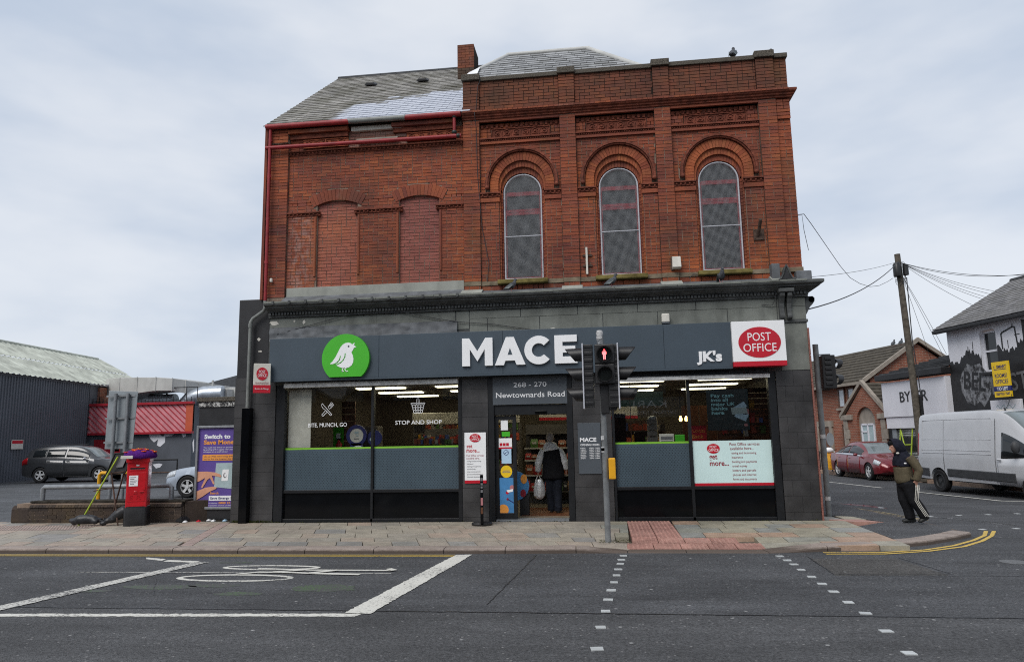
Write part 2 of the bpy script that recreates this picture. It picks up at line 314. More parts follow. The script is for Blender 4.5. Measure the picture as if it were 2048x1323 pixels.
def kerbmat():
    t = NT('granite_kerb'); p = t.pos(); sp = t.n('ShaderNodeSeparateXYZ'); t.l(p, sp.inputs[0]); n = t.noise(p, 60, 4, .7)
    c = t.ramp(n, [(.3, (.22, .18, .155)), (.7, (.36, .30, .265))]); c = t.mix(1., c, t.ramp(t.noise(p, 2.2, 5, .65), [(.3, .75), (.7, 1.15)]), 'MULTIPLY')
    dirt = t.math('ADD', t.math('MULTIPLY', sp.outputs[2], -14.), t.math('MULTIPLY', t.noise(t.pos((1, 1, 3)), 9, 5, .7), .9))       # road dirt splashed up the kerb
    c = t.mix(t.math('MULTIPLY', t.ramp(dirt, [(.55, 0.), (1.1, 1.)]), .85), c, (.075, .055, .043))
    return t.prin(c, .7, 0, t.bump(n, .3, .006), .3)
M['kerb'] = kerbmat()
M['earth'] = simple('dark_earth', (.04, .036, .03), .95, 0, .5, 8., .8, 40, .1)
# ---------------------------------------------------------------- mesh helpers
ORG = {}
def tag(o, label=None, cat=None, group=None, kind=None):
    for k, v in (('label', label), ('category', cat), ('group', group), ('kind', kind)):
        if v: o[k] = v
    return o
def thing(name, label, cat, loc=(0, 0, 0), rotz=None, group=None):
    o = bpy.data.objects.new(name, None); C.objects.link(o); o.location = loc; o.empty_display_size = .2
    if rotz is not None: o.rotation_euler = (0, 0, math.radians(rotz)); ORG[o.name] = Vector((0, 0, 0))
    else: ORG[o.name] = Vector(loc)
    return tag(o, label, cat, group)
class MB:
    def __init__(s): s.v = []; s.f = []
    def add(s, vs, fs):
        k = len(s.v); s.v += [Vector(a) for a in vs]; s.f += [tuple(i + k for i in f) for f in fs]; return s
    def box(s, x0, x1, y0, y1, z0, z1, back=True):
        fs = [(0, 1, 5, 4), (1, 2, 6, 5), (3, 0, 4, 7), (4, 5, 6, 7), (3, 2, 1, 0)]
        if back: fs.append((2, 3, 7, 6))
        return s.add([(x0, y0, z0), (x1, y0, z0), (x1, y1, z0), (x0, y1, z0), (x0, y0, z1), (x1, y0, z1), (x1, y1, z1), (x0, y1, z1)], fs)
    def prism(s, poly, y0, y1):                       # outline in x,z (counter-clockwise seen from the front), pushed back along y
        n = len(poly); vs = [(x, y0, z) for x, z in poly] + [(x, y1, z) for x, z in poly]
        return s.add(vs, [tuple(range(n)), tuple(range(2 * n - 1, n - 1, -1))] + [(i, i + n, (i + 1) % n + n, (i + 1) % n) for i in range(n)])
    def slab(s, poly, z0, z1):                        # outline in x,y
        n = len(poly); vs = [(x, y, z1) for x, y in poly] + [(x, y, z0) for x, y in poly]
        return s.add(vs, [tuple(range(n)), tuple(range(2 * n - 1, n - 1, -1))] + [(i, i + n, (i + 1) % n + n, (i + 1) % n) for i in range(n)])
    def side(s, poly, x0, x1):                        # outline in y,z swept along x
        n = len(poly); vs = [(x0, y, z) for y, z in poly] + [(x1, y, z) for y, z in poly]
        return s.add(vs, [tuple(range(n)), tuple(range(2 * n - 1, n - 1, -1))] + [(i, i + n, (i + 1) % n + n, (i + 1) % n) for i in range(n)])
    def sheet(s, pts):
        return s.add(pts, [tuple(range(len(pts)))])
    def tube(s, pts, r, n=8, cap=True, flat=1., up=None):
        pts = [Vector(p) for p in pts]; rr = r if isinstance(r, (list, tuple)) else [r] * len(pts); k = len(s.v); ref = None
        for i, p in enumerate(pts):
            a = pts[max(i - 1, 0)]; b = pts[min(i + 1, len(pts) - 1)]; d = (b - a).normalized()
            if up: u = Vector(up); u = (u - d * u.dot(d)).normalized()
            elif ref is None: u = d.orthogonal().normalized()
            else: u = (ref - d * ref.dot(d)).normalized()
            ref = u; w = d.cross(u); ra = rr[i] if isinstance(rr[i], (tuple, list)) else (rr[i], rr[i] * flat)
            for j in range(n):
                t = 2 * PI * j / n; s.v.append(p + u * math.cos(t) * ra[0] + w * math.sin(t) * ra[1])
        for i in range(len(pts) - 1):
            for j in range(n):
                a = k + i * n + j; b = k + i * n + (j + 1) % n; s.f.append((a, b, b + n, a + n))
        if cap: s.f.append(tuple(k + j for j in reversed(range(n)))); s.f.append(tuple(k + (len(pts) - 1) * n + j for j in range(n)))
        return s
    def lathe(s, prof, n=20, c=(0, 0, 0), axis='z', a0=0., a1=2 * PI, sx=1., sy=1., ring=False):
        if ring: prof = list(prof) + [prof[0]]
        k = len(s.v); full = abs(a1 - a0 - 2 * PI) < 1e-4; m_ = n if full else n + 1; c = Vector(c)
        for r, h in prof:
            for j in range(m_):
                t = a0 + (a1 - a0) * j / n; q = (r * math.cos(t) * sx, r * math.sin(t) * sy, h)
                s.v.append(c + Vector(q if axis == 'z' else ((q[0], q[2], q[1]) if axis == 'y' else (q[2], q[0], q[1]))))
        for i in range(len(prof) - 1):
            for j in range(n):
                a = k + i * m_ + j; b = k + i * m_ + (j + 1) % m_; s.f.append((a, b, b + m_, a + m_))
        if full and not ring:
            if prof[0][0] > 1e-5: s.f.append(tuple(k + j for j in reversed(range(n))))
            if prof[-1][0] > 1e-5: s.f.append(tuple(k + (len(prof) - 1) * n + j for j in range(n)))
        return s
    def ell(s, c, r, nu=12, nv=8):
        k = len(s.v); c = Vector(c)
        for i in range(nv + 1):
            a = PI * i / nv
            for j in range(nu):
                t = 2 * PI * j / nu; s.v.append(c + Vector((r[0] * math.sin(a) * math.cos(t), r[1] * math.sin(a) * math.sin(t), r[2] * math.cos(a))))
        for i in range(nv):
            for j in range(nu):
                a = k + i * nu + j; b = k + i * nu + (j + 1) % nu; s.f.append((a, a + nu, b + nu, b))
        return s
    def loft(s, rings, cap=True):
        k = len(s.v); n = len(rings[0])
        for r in rings: s.v += [Vector(p) for p in r]
        for i in range(len(rings) - 1):
            for j in range(n):
                a = k + i * n + j; b = k + i * n + (j + 1) % n; s.f.append((a, b, b + n, a + n))
        if cap: s.f.append(tuple(k + j for j in reversed(range(n)))); s.f.append(tuple(k + (len(rings) - 1) * n + j for j in range(n)))
        return s
    def xf(s, k, mat):
        for i in range(k, len(s.v)): s.v[i] = mat @ s.v[i]
        return s
    def mesh(s, name, m, org=Vector((0, 0, 0)), smooth=None):
        me = bpy.data.meshes.new(name); me.from_pydata([v - org for v in s.v], [], s.f)
        bm = bmesh.new(); bm.from_mesh(me)
        if smooth is not None: bmesh.ops.remove_doubles(bm, verts=bm.verts, dist=1e-5)
        bmesh.ops.recalc_face_normals(bm, faces=bm.faces); bm.to_mesh(me); bm.free()
        if smooth is not None:
            for p in me.polygons: p.use_smooth = True
            me.set_sharp_from_angle(angle=math.radians(smooth))
        me.materials.append(M[m] if isinstance(m, str) else m); return me
    def build(s, name, m, parent=None, smooth=None, bevel=0., kind=None, label=None, cat=None, group=None, loc=None, fixn=True):
        org = Vector(loc) if loc is not None else (ORG[parent.name] if parent else Vector((0, 0, 0)))
        if parent is None and loc is None and cat and s.v:
            org = Vector(((min(v.x for v in s.v) + max(v.x for v in s.v)) / 2, (min(v.y for v in s.v) + max(v.y for v in s.v)) / 2, min(v.z for v in s.v)))
        o = bpy.data.objects.new(name, s.mesh(name, m, org, smooth)); C.objects.link(o); ORG[o.name] = org
        if parent: o.parent = parent
        else: o.location = org
        if bevel:
            b = o.modifiers.new('bevel', 'BEVEL'); b.width = bevel; b.segments = 2; b.limit_method = 'ANGLE'; b.angle_limit = math.radians(40)
        return tag(o, label, cat, group, kind)
def remesh(o, vox=.014, smooth=4, fac=.5):
    r = o.modifiers.new('remesh', 'REMESH'); r.mode = 'VOXEL'; r.voxel_size = vox; r.use_smooth_shade = True
    if smooth: q = o.modifiers.new('smooth', 'SMOOTH'); q.iterations = smooth; q.factor = fac
    return o
def struct(name, mb, m, **k): return mb.build(name, m, kind='structure', **k)
def child(o, parent):
    o.parent = parent; ORG[o.name] = ORG[parent.name]; return o
def circ(cx, cz, rx, rz=None, n=28, a0=0., a1=2 * PI):
    rz = rz or rx; full = abs(a1 - a0 - 2 * PI) < 1e-4; k = n if full else n + 1
    return [(cx + rx * math.cos(a0 + (a1 - a0) * i / n), cz + rz * math.sin(a0 + (a1 - a0) * i / n)) for i in range(k)]
_CAP = [None]
def _textmesh(s, bold=0., extr=.0):
    cu = bpy.data.curves.new('letters', 'FONT'); cu.body = s; cu.size = 1; cu.offset = bold; cu.extrude = extr; cu.resolution_u = 3; cu.fill_mode = 'BOTH'
    o = bpy.data.objects.new('letters', cu); me = bpy.data.meshes.new_from_object(o); bpy.data.objects.remove(o); bpy.data.curves.remove(cu); return me
def text(s, x, z, h, y, m, parent, w=None, align='L', bold=.0, depth=.002, name='lettering', label=None, rot=0., shear=0.):
    """Raised lettering facing -y: x left/centre/right edge, z baseline, h cap height, y of its face."""
    if _CAP[0] is None:
        me = _textmesh('H'); _CAP[0] = max(v.co.y for v in me.vertices); bpy.data.meshes.remove(me)
    me = _textmesh(s, bold, .5); xs = [v.co.x for v in me.vertices]; x0, x1 = min(xs), max(xs); k = h / _CAP[0]
    kx = k if w is None else w / (x1 - x0); wid = (x1 - x0) * kx
    ox = x - (0 if align == 'L' else wid / 2 if align == 'C' else wid)
    org = ORG[parent.name]; ca, sa = math.cos(rot), math.sin(rot)
    for v in me.vertices:
        px = (v.co.x - x0) * kx; pz = v.co.y * k; d = v.co.z
        qx = px * ca - pz * sa; qz = px * sa + pz * ca + shear * px
        v.co = Vector((ox + qx, y + (.5 - d) * depth, z + qz)) - org
    me.materials.clear(); me.materials.append(M[m] if isinstance(m, str) else m)
    o = bpy.data.objects.new(name, me); C.objects.link(o); o.parent = parent; ORG[o.name] = org
    if label: o['label'] = label
    return o
def copy_tree(o, parent=None):
    c = o.copy(); C.objects.link(c); c.parent = parent; ORG[c.name] = ORG[o.name]
    for ch in list(o.children): copy_tree(ch, c)
    return c

# pieces laid as parts: the largest n as objects sharing one unit mesh, the rest joined
def unit_piece(name, m, chamfer=.0):
    me = MB().box(-.5, .5, -.5, .5, -.5, .5).mesh(name, m); return me
def lay(name, pieces, m, parent, n=300, key=None, org=None):
    """pieces: (cx,cy,cz, sx,sy,sz, rotz)"""
    eye = Vector((0, -14.7, 1.7))
    key = key or (lambda p: p[3] * max(p[4], p[5]) / (Vector(p[:3]) - eye).length_squared)
    pieces = sorted(pieces, key=key, reverse=True)
    me = unit_piece(name, m); o0 = ORG[parent.name] if parent else Vector((0, 0, 0))
    for p in pieces[:n]:
        o = bpy.data.objects.new(name, me); C.objects.link(o); o.parent = parent; o.location = Vector(p[:3]) - o0; o.scale = p[3:6]
        if len(p) > 6: o.rotation_euler = p[6] if isinstance(p[6], tuple) else (0, 0, p[6])
    if len(pieces) > n:
        mb = MB()
        for p in pieces[n:]:
            k = len(mb.v); mb.box(-.5, .5, -.5, .5, -.5, .5)
            e = p[6] if len(p) > 6 else 0.; e = e if isinstance(e, tuple) else (0, 0, e)
            from mathutils import Euler
            mb.xf(k, Matrix.Translation(Vector(p[:3])) @ Euler(e).to_matrix().to_4x4() @ Matrix.Diagonal((*p[3:6], 1)))
        mb.build(name, m, parent, kind='stuff')
def brickwork(x0, x1, z0, z1, y, holes=(), L=.222, H=.0755, j=.0125, seed=0, depth=.05):
    """Stretcher courses with random headers, clipped at holes: z -> (xa, xb) or None."""
    rnd = random.Random(seed); outp = []; nz = max(1, round((z1 - z0) / H)); h = (z1 - z0) / nz
    for r in range(nz):
        za = z0 + r * h; zc = za + h / 2; cuts = [q for q in (f(zc) for f in holes) if q]
        x = x0 - (L / 2 if r % 2 else 0)
        while x < x1 - .02:
            l = L if rnd.random() > .22 else L / 2
            segs = [(max(x, x0), min(x + l, x1))]; x += l
            for ca, cb in cuts:
                ns = []
                for a, b in segs:
                    if cb <= a or ca >= b: ns.append((a, b)); continue
                    if a < ca: ns.append((a, ca))
                    if b > cb: ns.append((cb, b))
                segs = ns
            for a, b in segs:
                if b - a > .03:
                    pj = rnd.uniform(-.003, .004); hh = h - j + rnd.uniform(-.002, .002)
                    outp.append(((a + b) / 2, y - pj + depth / 2, zc, b - a - j, depth, hh))
    return outp
# ---------------------------------------------------------------- ground, roads, pavement
RZ = -.08
def rd(x, y):
    k = 1.78 / 1.80; return x * k, (y + 14.703) * k - 14.703
def sz(y): return RZ - .17 * min(1, max(0, (y + 1) / 9.))
struct('ground', MB().sheet([(-400, -400, -.7), (400, -400, -.7), (400, 400, -.7), (-400, 400, -.7)]), 'earth')
YJ = rd(0, -7.1)[1]
road = struct('road', MB().sheet([(-90, YJ, RZ), (90, YJ, RZ), (90, -3.2, RZ), (-90, -3.2, RZ)]), 'road')
struct('road', MB().sheet([(-90, -22, RZ), (90, -22, RZ), (90, YJ, RZ), (-90, YJ, RZ)]), 'oldroad')
mb = MB(); ys = [-3.2, -1, 0, 2, 4, 6, 8, 90]
for a, b in zip(ys, ys[1:]):
    mb.add([(-6 if a > 5 else 3, a, sz(a)), (90, a, sz(a)), (90, b, sz(b)), (-6 if b > 5 else 3, b, sz(b))], [(0, 1, 2, 3)])
side_road = struct('side_road', mb, 'road')
struct('car_park', MB().sheet([(-90, .36, -.012), (-8.2, .36, -.012), (-8.2, 60, -.012), (-90, 60, -.012)]), 'carpark')
struct('far_pavement', MB().slab([(-90, -22), (90, -22), (90, -31), (-90, -31)], -.5, .03), 'slabright')

# markings: thin sheets of paint lying 4 mm over the asphalt
def ribbon(mb, pts, w, z, closed=False):
    pts = [Vector((p[0], p[1], 0)) for p in pts]; n = len(pts); L = []; Rr = []
    for i in range(n):
        a = pts[(i - 1) % n] if closed or i else pts[0]; b = pts[(i + 1) % n] if closed or i < n - 1 else pts[-1]
        d = (b - a).normalized(); q = Vector((-d.y, d.x, 0)) * w / 2; L.append(pts[i] + q); Rr.append(pts[i] - q)
    zz = z if callable(z) else (lambda y: z)
    for i in range(n if closed else n - 1):
        k = (i + 1) % n; mb.sheet([(v.x, v.y, zz(v.y)) for v in (L[i], L[k], Rr[k], Rr[i])])
Z1 = RZ + .004; Z2 = RZ + .008
def ragged(P, step=.05, j=.011):
    o = []
    for (a, b), (c, d) in zip(P, P[1:] + P[:1]):
        k = max(1, int(math.hypot(c - a, d - b) / step))
        for i in range(k): o.append((a + (c - a) * i / k + rj.uniform(-j, j), b + (d - b) * i / k + rj.uniform(-j, j)))
    return o
rj = random.Random(77)
def paint(name, polys, m, parent=road, z=Z1, lab=None, conv=True):
    mb = MB()
    for p in polys: mb.sheet([tuple(q) + (z,) for q in (ragged([rd(*q) for q in p]) if conv else p)])
    return mb.build(name, m, parent, label=lab)
paint('lane_line', [[(-2.56, -7.19), (-6.5, -7.375), (-30, -8.04), (-30, -8.16), (-6.5, -7.49), (-2.6, -7.31)]], 'roadwhite')
paint('stop_line', [[(-2.32, -3.5), (-2.06, -3.47), (-2.46, -7.2), (-2.75, -7.18)]], 'roadwhite', z=Z2)
paint('stop_line', [[(-6.22, -4.22), (-5.98, -4.18), (-6.72, -7.42), (-6.95, -7.38)]], 'roadworn', z=Z2, lab='worn stop line of the cycle box')
paint('feeder_dash', [[(-7.28, -3.78), (-6.86, -3.92), (-6.84, -4.06), (-7.2, -3.92)], [(-6.78, -4.0), (-6.2, -4.1), (-6.2, -4.22), (-6.76, -4.14)]], 'roadwhite')
bike = MB()
def el(cx, cy, rx, ry): return [rd(cx + rx * math.cos(2 * PI * i / 36), cy + ry * math.sin(2 * PI * i / 36)) for i in range(36)]
ribbon(bike, el(-4.80, -4.60, .70, .15), .075, Z1, True); ribbon(bike, el(-4.95, -5.36, .78, .21), .08, Z1, True)
k0 = len(bike.v)
ribbon(bike, [rd(-4.95, -4.70), rd(-4.1, -4.80), rd(-3.2, -4.80), rd(-2.92, -4.80)], .075, Z2)
ribbon(bike, [rd(-5.05, -5.14), rd(-4.8, -4.98), rd(-4.3, -5.0), rd(-3.9, -5.07), rd(-3.3, -5.12)], .08, Z2 + .003)
ribbon(bike, [rd(-4.05, -5.06), rd(-3.72, -4.82)], .09, Z2 + .006); ribbon(bike, [rd(-4.6, -4.98), rd(-4.2, -4.82)], .07, Z2 + .006)
ribbon(bike, [rd(-3.02, -4.72), rd(-2.9, -4.84)], .09, Z2 + .009)
bike.build('bicycle_symbol', 'roadwhite', road, label='white painted bicycle symbol in the cycle box')
mb = MB(); ribbon(mb, [rd(-7.5, -5.02), rd(-2.9, -5.0)], .03, Z1 + .002); mb.build('guide_line', 'roadworn', road)
rg = random.Random(3)
for cx, cy, rx, ry in [(-3.45, -5.95, .42, .24), (-5.65, -5.95, .5, .14), (-5.0, -5.85, .35, .12), (-5.55, -4.2, .28, .1), (-6.4, -6.2, .3, .1), (-4.4, -6.3, .3, .12)]:
    pts = [rd(cx + rx * math.cos(a / 14 * 2 * PI) * rg.uniform(.75, 1.15), cy + ry * math.sin(a / 14 * 2 * PI) * rg.uniform(.75, 1.15)) for a in range(14)]
    paint('green_patch', [pts], 'roadgreen', z=Z1 - .002, conv=False)
for dy in (0, .105):
    mb = MB(); ribbon(mb, [rd(-2.33, -3.49 - dy), rd(-30, -3.62 - dy)], .05, Z1); mb.build('yellow_line', 'roadyellow', road)
for o in (0, .13):
    pts = [(3.18, -3.36 - o), (4.0, -3.34 - o), (4.7, -3.1 - o * .9), (5.3, -2.68 - o * .8), (5.85, -2.12 - o * .6), (6.28, -1.58 - o * .3)]
    pts = [(x + (o * .7 if i > 2 else 0), y) for i, (x, y) in enumerate(pts)] + [(6.58 + o, -1.02)]
    mb = MB(); ribbon(mb, pts, .062, lambda y: sz(y) + .005); mb.build('yellow_line', 'roadyellow', side_road)
    pts = [(6.3 + o, .9), (6.12 + o, 2.8), (5.8 + o, 4.4), (5.3 + o, 6.3), (4.6 + o, 9)]
    mb = MB(); ribbon(mb, pts, .05, lambda y: sz(y) + .005); mb.build('yellow_line', 'roadyellowworn', side_road)
mb = MB(); ribbon(mb, [(8.58, 14.58), (9.38, 11.3)], .11, lambda y: sz(y) + .005); mb.build('centre_line', 'roadwhite', side_road)
mb = MB(); ribbon(mb, [(9.70, 9.6), (10.36, 5.9), (10.5, 5.75), (12.4, 5.2)], .11, lambda y: sz(y) + .005); mb.build('centre_line', 'roadwhite', side_road)
studs = [(.25, -3.54), (.21, -3.89), (.19, -4.22), (.15, -4.64), (.12, -5.06), (.08, -5.5), (.04, -5.96), (0, -6.45), (-.03, -6.97), (-.08, -7.6), (-.11, -8.29),
         (2.51, -3.56), (2.53, -3.9), (2.54, -4.22), (2.53, -4.62), (2.53, -5.09), (2.53, -5.52), (2.53, -5.95), (2.52, -6.47), (2.53, -6.94), (2.48, -7.6), (2.41, -8.26)]
me = MB().box(-.05, .05, -.046, .046, -.01, .008).mesh('crossing_stud', 'studmat'); rs = random.Random(5)
for x, y in studs:
    o = bpy.data.objects.new('crossing_stud', me); C.objects.link(o); o.parent = road; o.location = (*rd(x, y), RZ); o.rotation_euler = (0, 0, rs.uniform(-.12, .12)); o.scale = (rs.uniform(.92, 1.08), rs.uniform(.92, 1.08), 1)
for x, y in [(6.82, 1.72), (7.47, 1.88), (8.13, 2.04), (8.8, 2.21), (6.64, -.77), (7.26, -.65), (9.4, 2.4)]:
    o = bpy.data.objects.new('crossing_stud', me); C.objects.link(o); o.parent = side_road; o.location = (x, y, sz(y)); o.rotation_euler = (0, 0, .25)
paint('asphalt_patch', [[(2.9, -3.75), (4.05, -3.7), (4.2, -4.95), (2.85, -5.0)]], 'patch', z=Z1 - .002, lab='square repair patch in the asphalt')
# wandering tar joints
def joint(pts, w, z=Z1 + .001, seed=1):
    r = random.Random(seed); P = []
    for (a, b), (c, d) in zip(pts, pts[1:]):
        k = max(2, int(math.hypot(c - a, d - b) / .09))
        for i in range(k): P.append((a + (c - a) * i / k + r.uniform(-.008, .008), b + (d - b) * i / k + r.uniform(-.012, .012)))
    mb = MB(); ribbon(mb, P, w, z); mb.build('tar_joint', 'blackpaint', road)
joint([(-12, YJ + .03), (9, YJ + .03)], .022, seed=2)
joint([(3.0, -5.1), (9, -5.05)], .012, seed=3)
joint([(-1.05, -3.6), (-1.3, -6.9)], .012, seed=4); joint([(-6.3, -5.0), (-5.3, -6.6)], .012, seed=6); joint([(2.86, -3.75), (2.82, -5.02), (4.22, -4.97), (4.06, -3.7)], .014, seed=7)
# gully and cover in the side road mouth
mb = MB().slab([(5.4 + .17 * math.cos(i * PI / 12), -4.1 + .17 * math.sin(i * PI / 12)) for i in range(24)], RZ - .01, RZ + .005); mb.build('manhole_cover', 'coverpale', side_road)
def puddle(cx, cy, rx, ry, seed, rot):
    r = random.Random(seed); P = []
    for i in range(26):
        a = i / 26 * 2 * PI; k = r.uniform(.6, 1.15); x, y = rx * k * math.cos(a), ry * k * math.sin(a); P.append((cx + x * math.cos(rot) - y * math.sin(rot), cy + x * math.sin(rot) + y * math.cos(rot)))
    MB().sheet([(x, y, sz(y) + .003) for x, y in P]).build('puddle', 'water', side_road)
puddle(7.25, .75, .75, .14, 2, -1.2); puddle(6.75, 1.75, .4, .12, 3, -1.3); puddle(7.4, .1, .3, .1, 5, -.9); puddle(6.5, 4.6, 1.0, .16, 4, -1.25)

# pavement body with separate kerb stones and slabs
pav = struct('pavement', MB().slab([(-40, -3.40), (3.3, -3.18), (4.1, -2.98), (4.95, -2.5), (5.85, -1.75), (5.95, -1.2), (5.75, .5), (5.5, 2.6), (5.2, 3.7), (4.75, 5.2), (2.5, 13), (1.0, 18), (0, 18), (0, .34), (-40, .34)], -.5, -.078), 'jointdirt')
mb = MB().slab([(4.52, -2.72), (4.95, -2.45), (5.8, -1.75), (5.9, -1.2), (5.7, .5), (5.45, 2.6), (5.15, 3.7), (4.7, 5.2), (2.6, 12.6), (2.2, 12.6), (4.22, 1.0), (4.75, .82), (5.2, -.25), (4.5, -.9)], -.05, -.004)
mb.build('asphalt_infill', 'road', pav)
def kz(x): return 0. if x < -.46 else (-.064 * min(1, (x + .46) / .8) if x < 2.4 else -.064 * max(0, 1 - (x - 2.4) / .85))
path = [(x, -3.5) for x in [-17.2 + 1.13 * i for i in range(14)]] + [(-1.55, -3.47), (-.46, -3.43), (.32, -3.42), (1.2, -3.42), (2.4, -3.42), (3.28, -3.24), (4.08, -3.05), (4.95, -2.62), (5.7, -2.02), (6.02, -1.7)]
path2 = [(6.1, -1.3), (6.05, -.4), (5.95, .55), (5.84, 1.6), (5.7, 2.6), (5.45, 3.7), (5.1, 4.9), (4.75, 6.0), (4.3, 7.5)]
rk = random.Random(11)
def kerbs(path, dz=0., flush=None):
    for (x0, y0), (x1, y1) in zip(path, path[1:]):
        d = Vector((x1 - x0, y1 - y0, 0)); l = d.length; d.normalize(); n = Vector((-d.y, d.x, 0)); rings = []
        for t in (.006, l - .006):
            p = Vector((x0, y0, 0)) + d * t; zt = (flush if flush is not None else kz(p.x)) + rk.uniform(-.004, .004)
            rings.append([p + n * .29 + Vector((0, 0, zt)), p + n * .04 + Vector((0, 0, zt)), p + n * .012 + Vector((0, 0, zt - .012)), p + Vector((0, 0, zt - .035)), p + Vector((0, 0, -.45)), p + n * .29 + Vector((0, 0, -.45))])
        MB().loft(rings).build('kerb_stone', 'kerb', pav)
kerbs(path); kerbs(path2, flush=-.045)
def tz(x, y):
    if -.4 < x < 3.2 and y < -2.35: return kz(x) * (-2.35 - y) / .85
    return 0.
rows = [-3.2, -2.74, -2.28, -1.72, -1.12, -.58, -.04]
rp = random.Random(21)
def skew(x): return -.33 if x < -1.6 else (-.33 * max(0, (.2 - x) / 1.8) if x < .2 else .02)
def slab_piece(name, m, q, h=0.):
    mb = MB(); c = (sum(a for a, b in q) / 4, sum(b for a, b in q) / 4); q = [(c[0] + (a - c[0]) * (1 - .007 / max(.12, abs(a - c[0]))), c[1] + (b - c[1]) * (1 - .009 / max(.12, abs(b - c[1])))) for a, b in q]
    z = [tz(a, b) + h + rp.uniform(-.0025, .0025) for a, b in q]
    mb.add([(a, b, z[i]) for i, (a, b) in enumerate(q)] + [(a, b, -.08) for a, b in q], [(0, 1, 2, 3)] + [(i, i + 4, (i + 1) % 4 + 4, (i + 1) % 4) for i in range(4)])
    return mb.build(name, m, pav)
for r, (ya, yb) in enumerate(zip(rows, rows[1:])):
    x = -15.5 + rp.uniform(0, .5)
    while x < 4.5:
        w = rp.choice([.4, .45, .5, .6, .6, .75, .9]); xe = min(x + w, 4.5)
        if -7.62 <= x < -7.4: x = -7.4; continue
        if x < -7.62 < xe: xe = -7.62
        if x < .40 and xe > .40: xe = .40
        if .40 <= x < 1.26 and True: x = 1.26; continue
        if r < 2 and .0 <= x < 2.42: x = 2.42; continue
        if xe - x > .08 and not (r == 0 and x > 4.2):
            s0, s1 = skew(x), skew(xe)
            q = [(x + s0 * (ya + 1.6), ya), (xe + s1 * (ya + 1.6), ya), (xe + s1 * (yb + 1.6), yb), (x + s0 * (yb + 1.6), yb)]
            slab_piece('paving_slab', 'slabright' if x > -.2 else 'slab', q)
        x = xe
for x, xe in ((-15, -14.1), (-14.1, -13.4), (-13.4, -12.7), (-12.7, -11.9), (-11.9, -11.2), (-11.2, -10.4), (-10.4, -9.8), (-9.8, -9.2), (-9.2, -8.6), (-8.6, -7.98)):
    slab_piece('paving_slab', 'slab', [(x, -.04), (xe, -.04), (xe, .3), (x, .3)])
for x, xe in ((4.22, 4.6), (4.6, 5.0)):
    slab_piece('paving_slab', 'slabright', [(x, .15), (xe, .1), (xe - .1, .6), (x, .75)])
for y0, y1 in zip(rows, rows[1:]):
    slab_piece('paving_slab', 'tactilebuff', [(-7.62 + skew(-7) * (y0 + 1.6), y0), (-7.4 + skew(-7) * (y0 + 1.6), y0), (-7.4 + skew(-7) * (y1 + 1.6), y1), (-7.62 + skew(-7) * (y1 + 1.6), y1)])
tact = []
for i in range(2):
    for k in range(7):
        ya = -.06 - .385 * k; x0 = .42 + .42 * i; tact.append((x0, x0 + .42, ya - .385, ya))
for i in range(5):
    tact.append((.32 + .42 * i, .74 + .42 * i, -3.16, -2.756))
    if i > 1: tact.append((.42 + .42 * i, .84 + .42 * i, -2.75, -2.37))
tact = [t for t in tact if t[1] < 2.5]
dots = MB(); dotsb = MB()
for x0, x1, y0, y1 in tact:
    slab_piece('tactile_slab', 'tactile', [(x0, y0), (x1, y0), (x1, y1), (x0, y1)], .002)
    for a in range(6):
        for b in range(6):
            px = x0 + (a + .5) * (x1 - x0) / 6; py = y0 + (b + .5) * (y1 - y0) / 6; z = tz(px, py) + .002; s = .02
            dots.add([(px - s, py - s, z), (px + s, py - s, z), (px + s, py + s, z), (px - s, py + s, z), (px - s * .5, py - s * .5, z + .007), (px + s * .5, py - s * .5, z + .007), (px + s * .5, py + s * .5, z + .007), (px - s * .5, py + s * .5, z + .007)], [(0, 1, 5, 4), (1, 2, 6, 5), (2, 3, 7, 6), (3, 0, 4, 7), (4, 5, 6, 7)])
for i in range(6):
    x0 = -12.9 + .4 * i - .2; slab_piece('tactile_slab', 'tactilebuff', [(x0, -1.2), (x0 + .4, -1.2), (x0 + .53, -.8), (x0 + .13, -.8)], .003); slab_piece('tactile_slab', 'tactilebuff', [(x0 - .1, -.8), (x0 + .3, -.8), (x0 + .4, -.4), (x0, -.4)], .003)
    for a in range(6):
        for b in range(12):
            px = x0 - .08 + a * .066 + b * .02; py = -1.16 + b * .066; z = .006; s = .02
            dotsb.add([(px - s, py - s, z), (px + s, py - s, z), (px + s, py + s, z), (px - s, py + s, z), (px, py, z + .008)], [(0, 1, 4), (1, 2, 4), (2, 3, 4), (3, 0, 4)])
slab_piece('tactile_slab', 'tactile', [(4.62, -.3), (5.15, -.35), (4.85, .12), (4.3, .12)], .003)
dots.build('blister', 'tactile', pav, kind='stuff'); dotsb.build('blister', 'tactilebuff', pav, kind='stuff')
# weeds and moss along the foot of the wall
mw = MB(); r5 = random.Random(8)
for i in range(260):
    x = r5.choice([r5.uniform(-7.9, 4.1), r5.uniform(-7.9, -6.8), r5.uniform(-.1, .4)]); y = -.03 if x < -.12 or x > .42 else r5.uniform(-2.95, -2.55)
    h = r5.uniform(.008, .03) * (2.2 if x < -7 else .35 if y < -.1 else 1)
    for k in range(3):
        a = r5.uniform(0, PI * 2); mw.add([(x, y, -.004), (x + .012 * math.cos(a), y + .012 * math.sin(a) - .01, h), (x + .02 * math.cos(a + .5), y + .02 * math.sin(a + .5) - .008, h * .5)], [(0, 1, 2)])
mw.build('moss', 'moss', pav, kind='stuff')
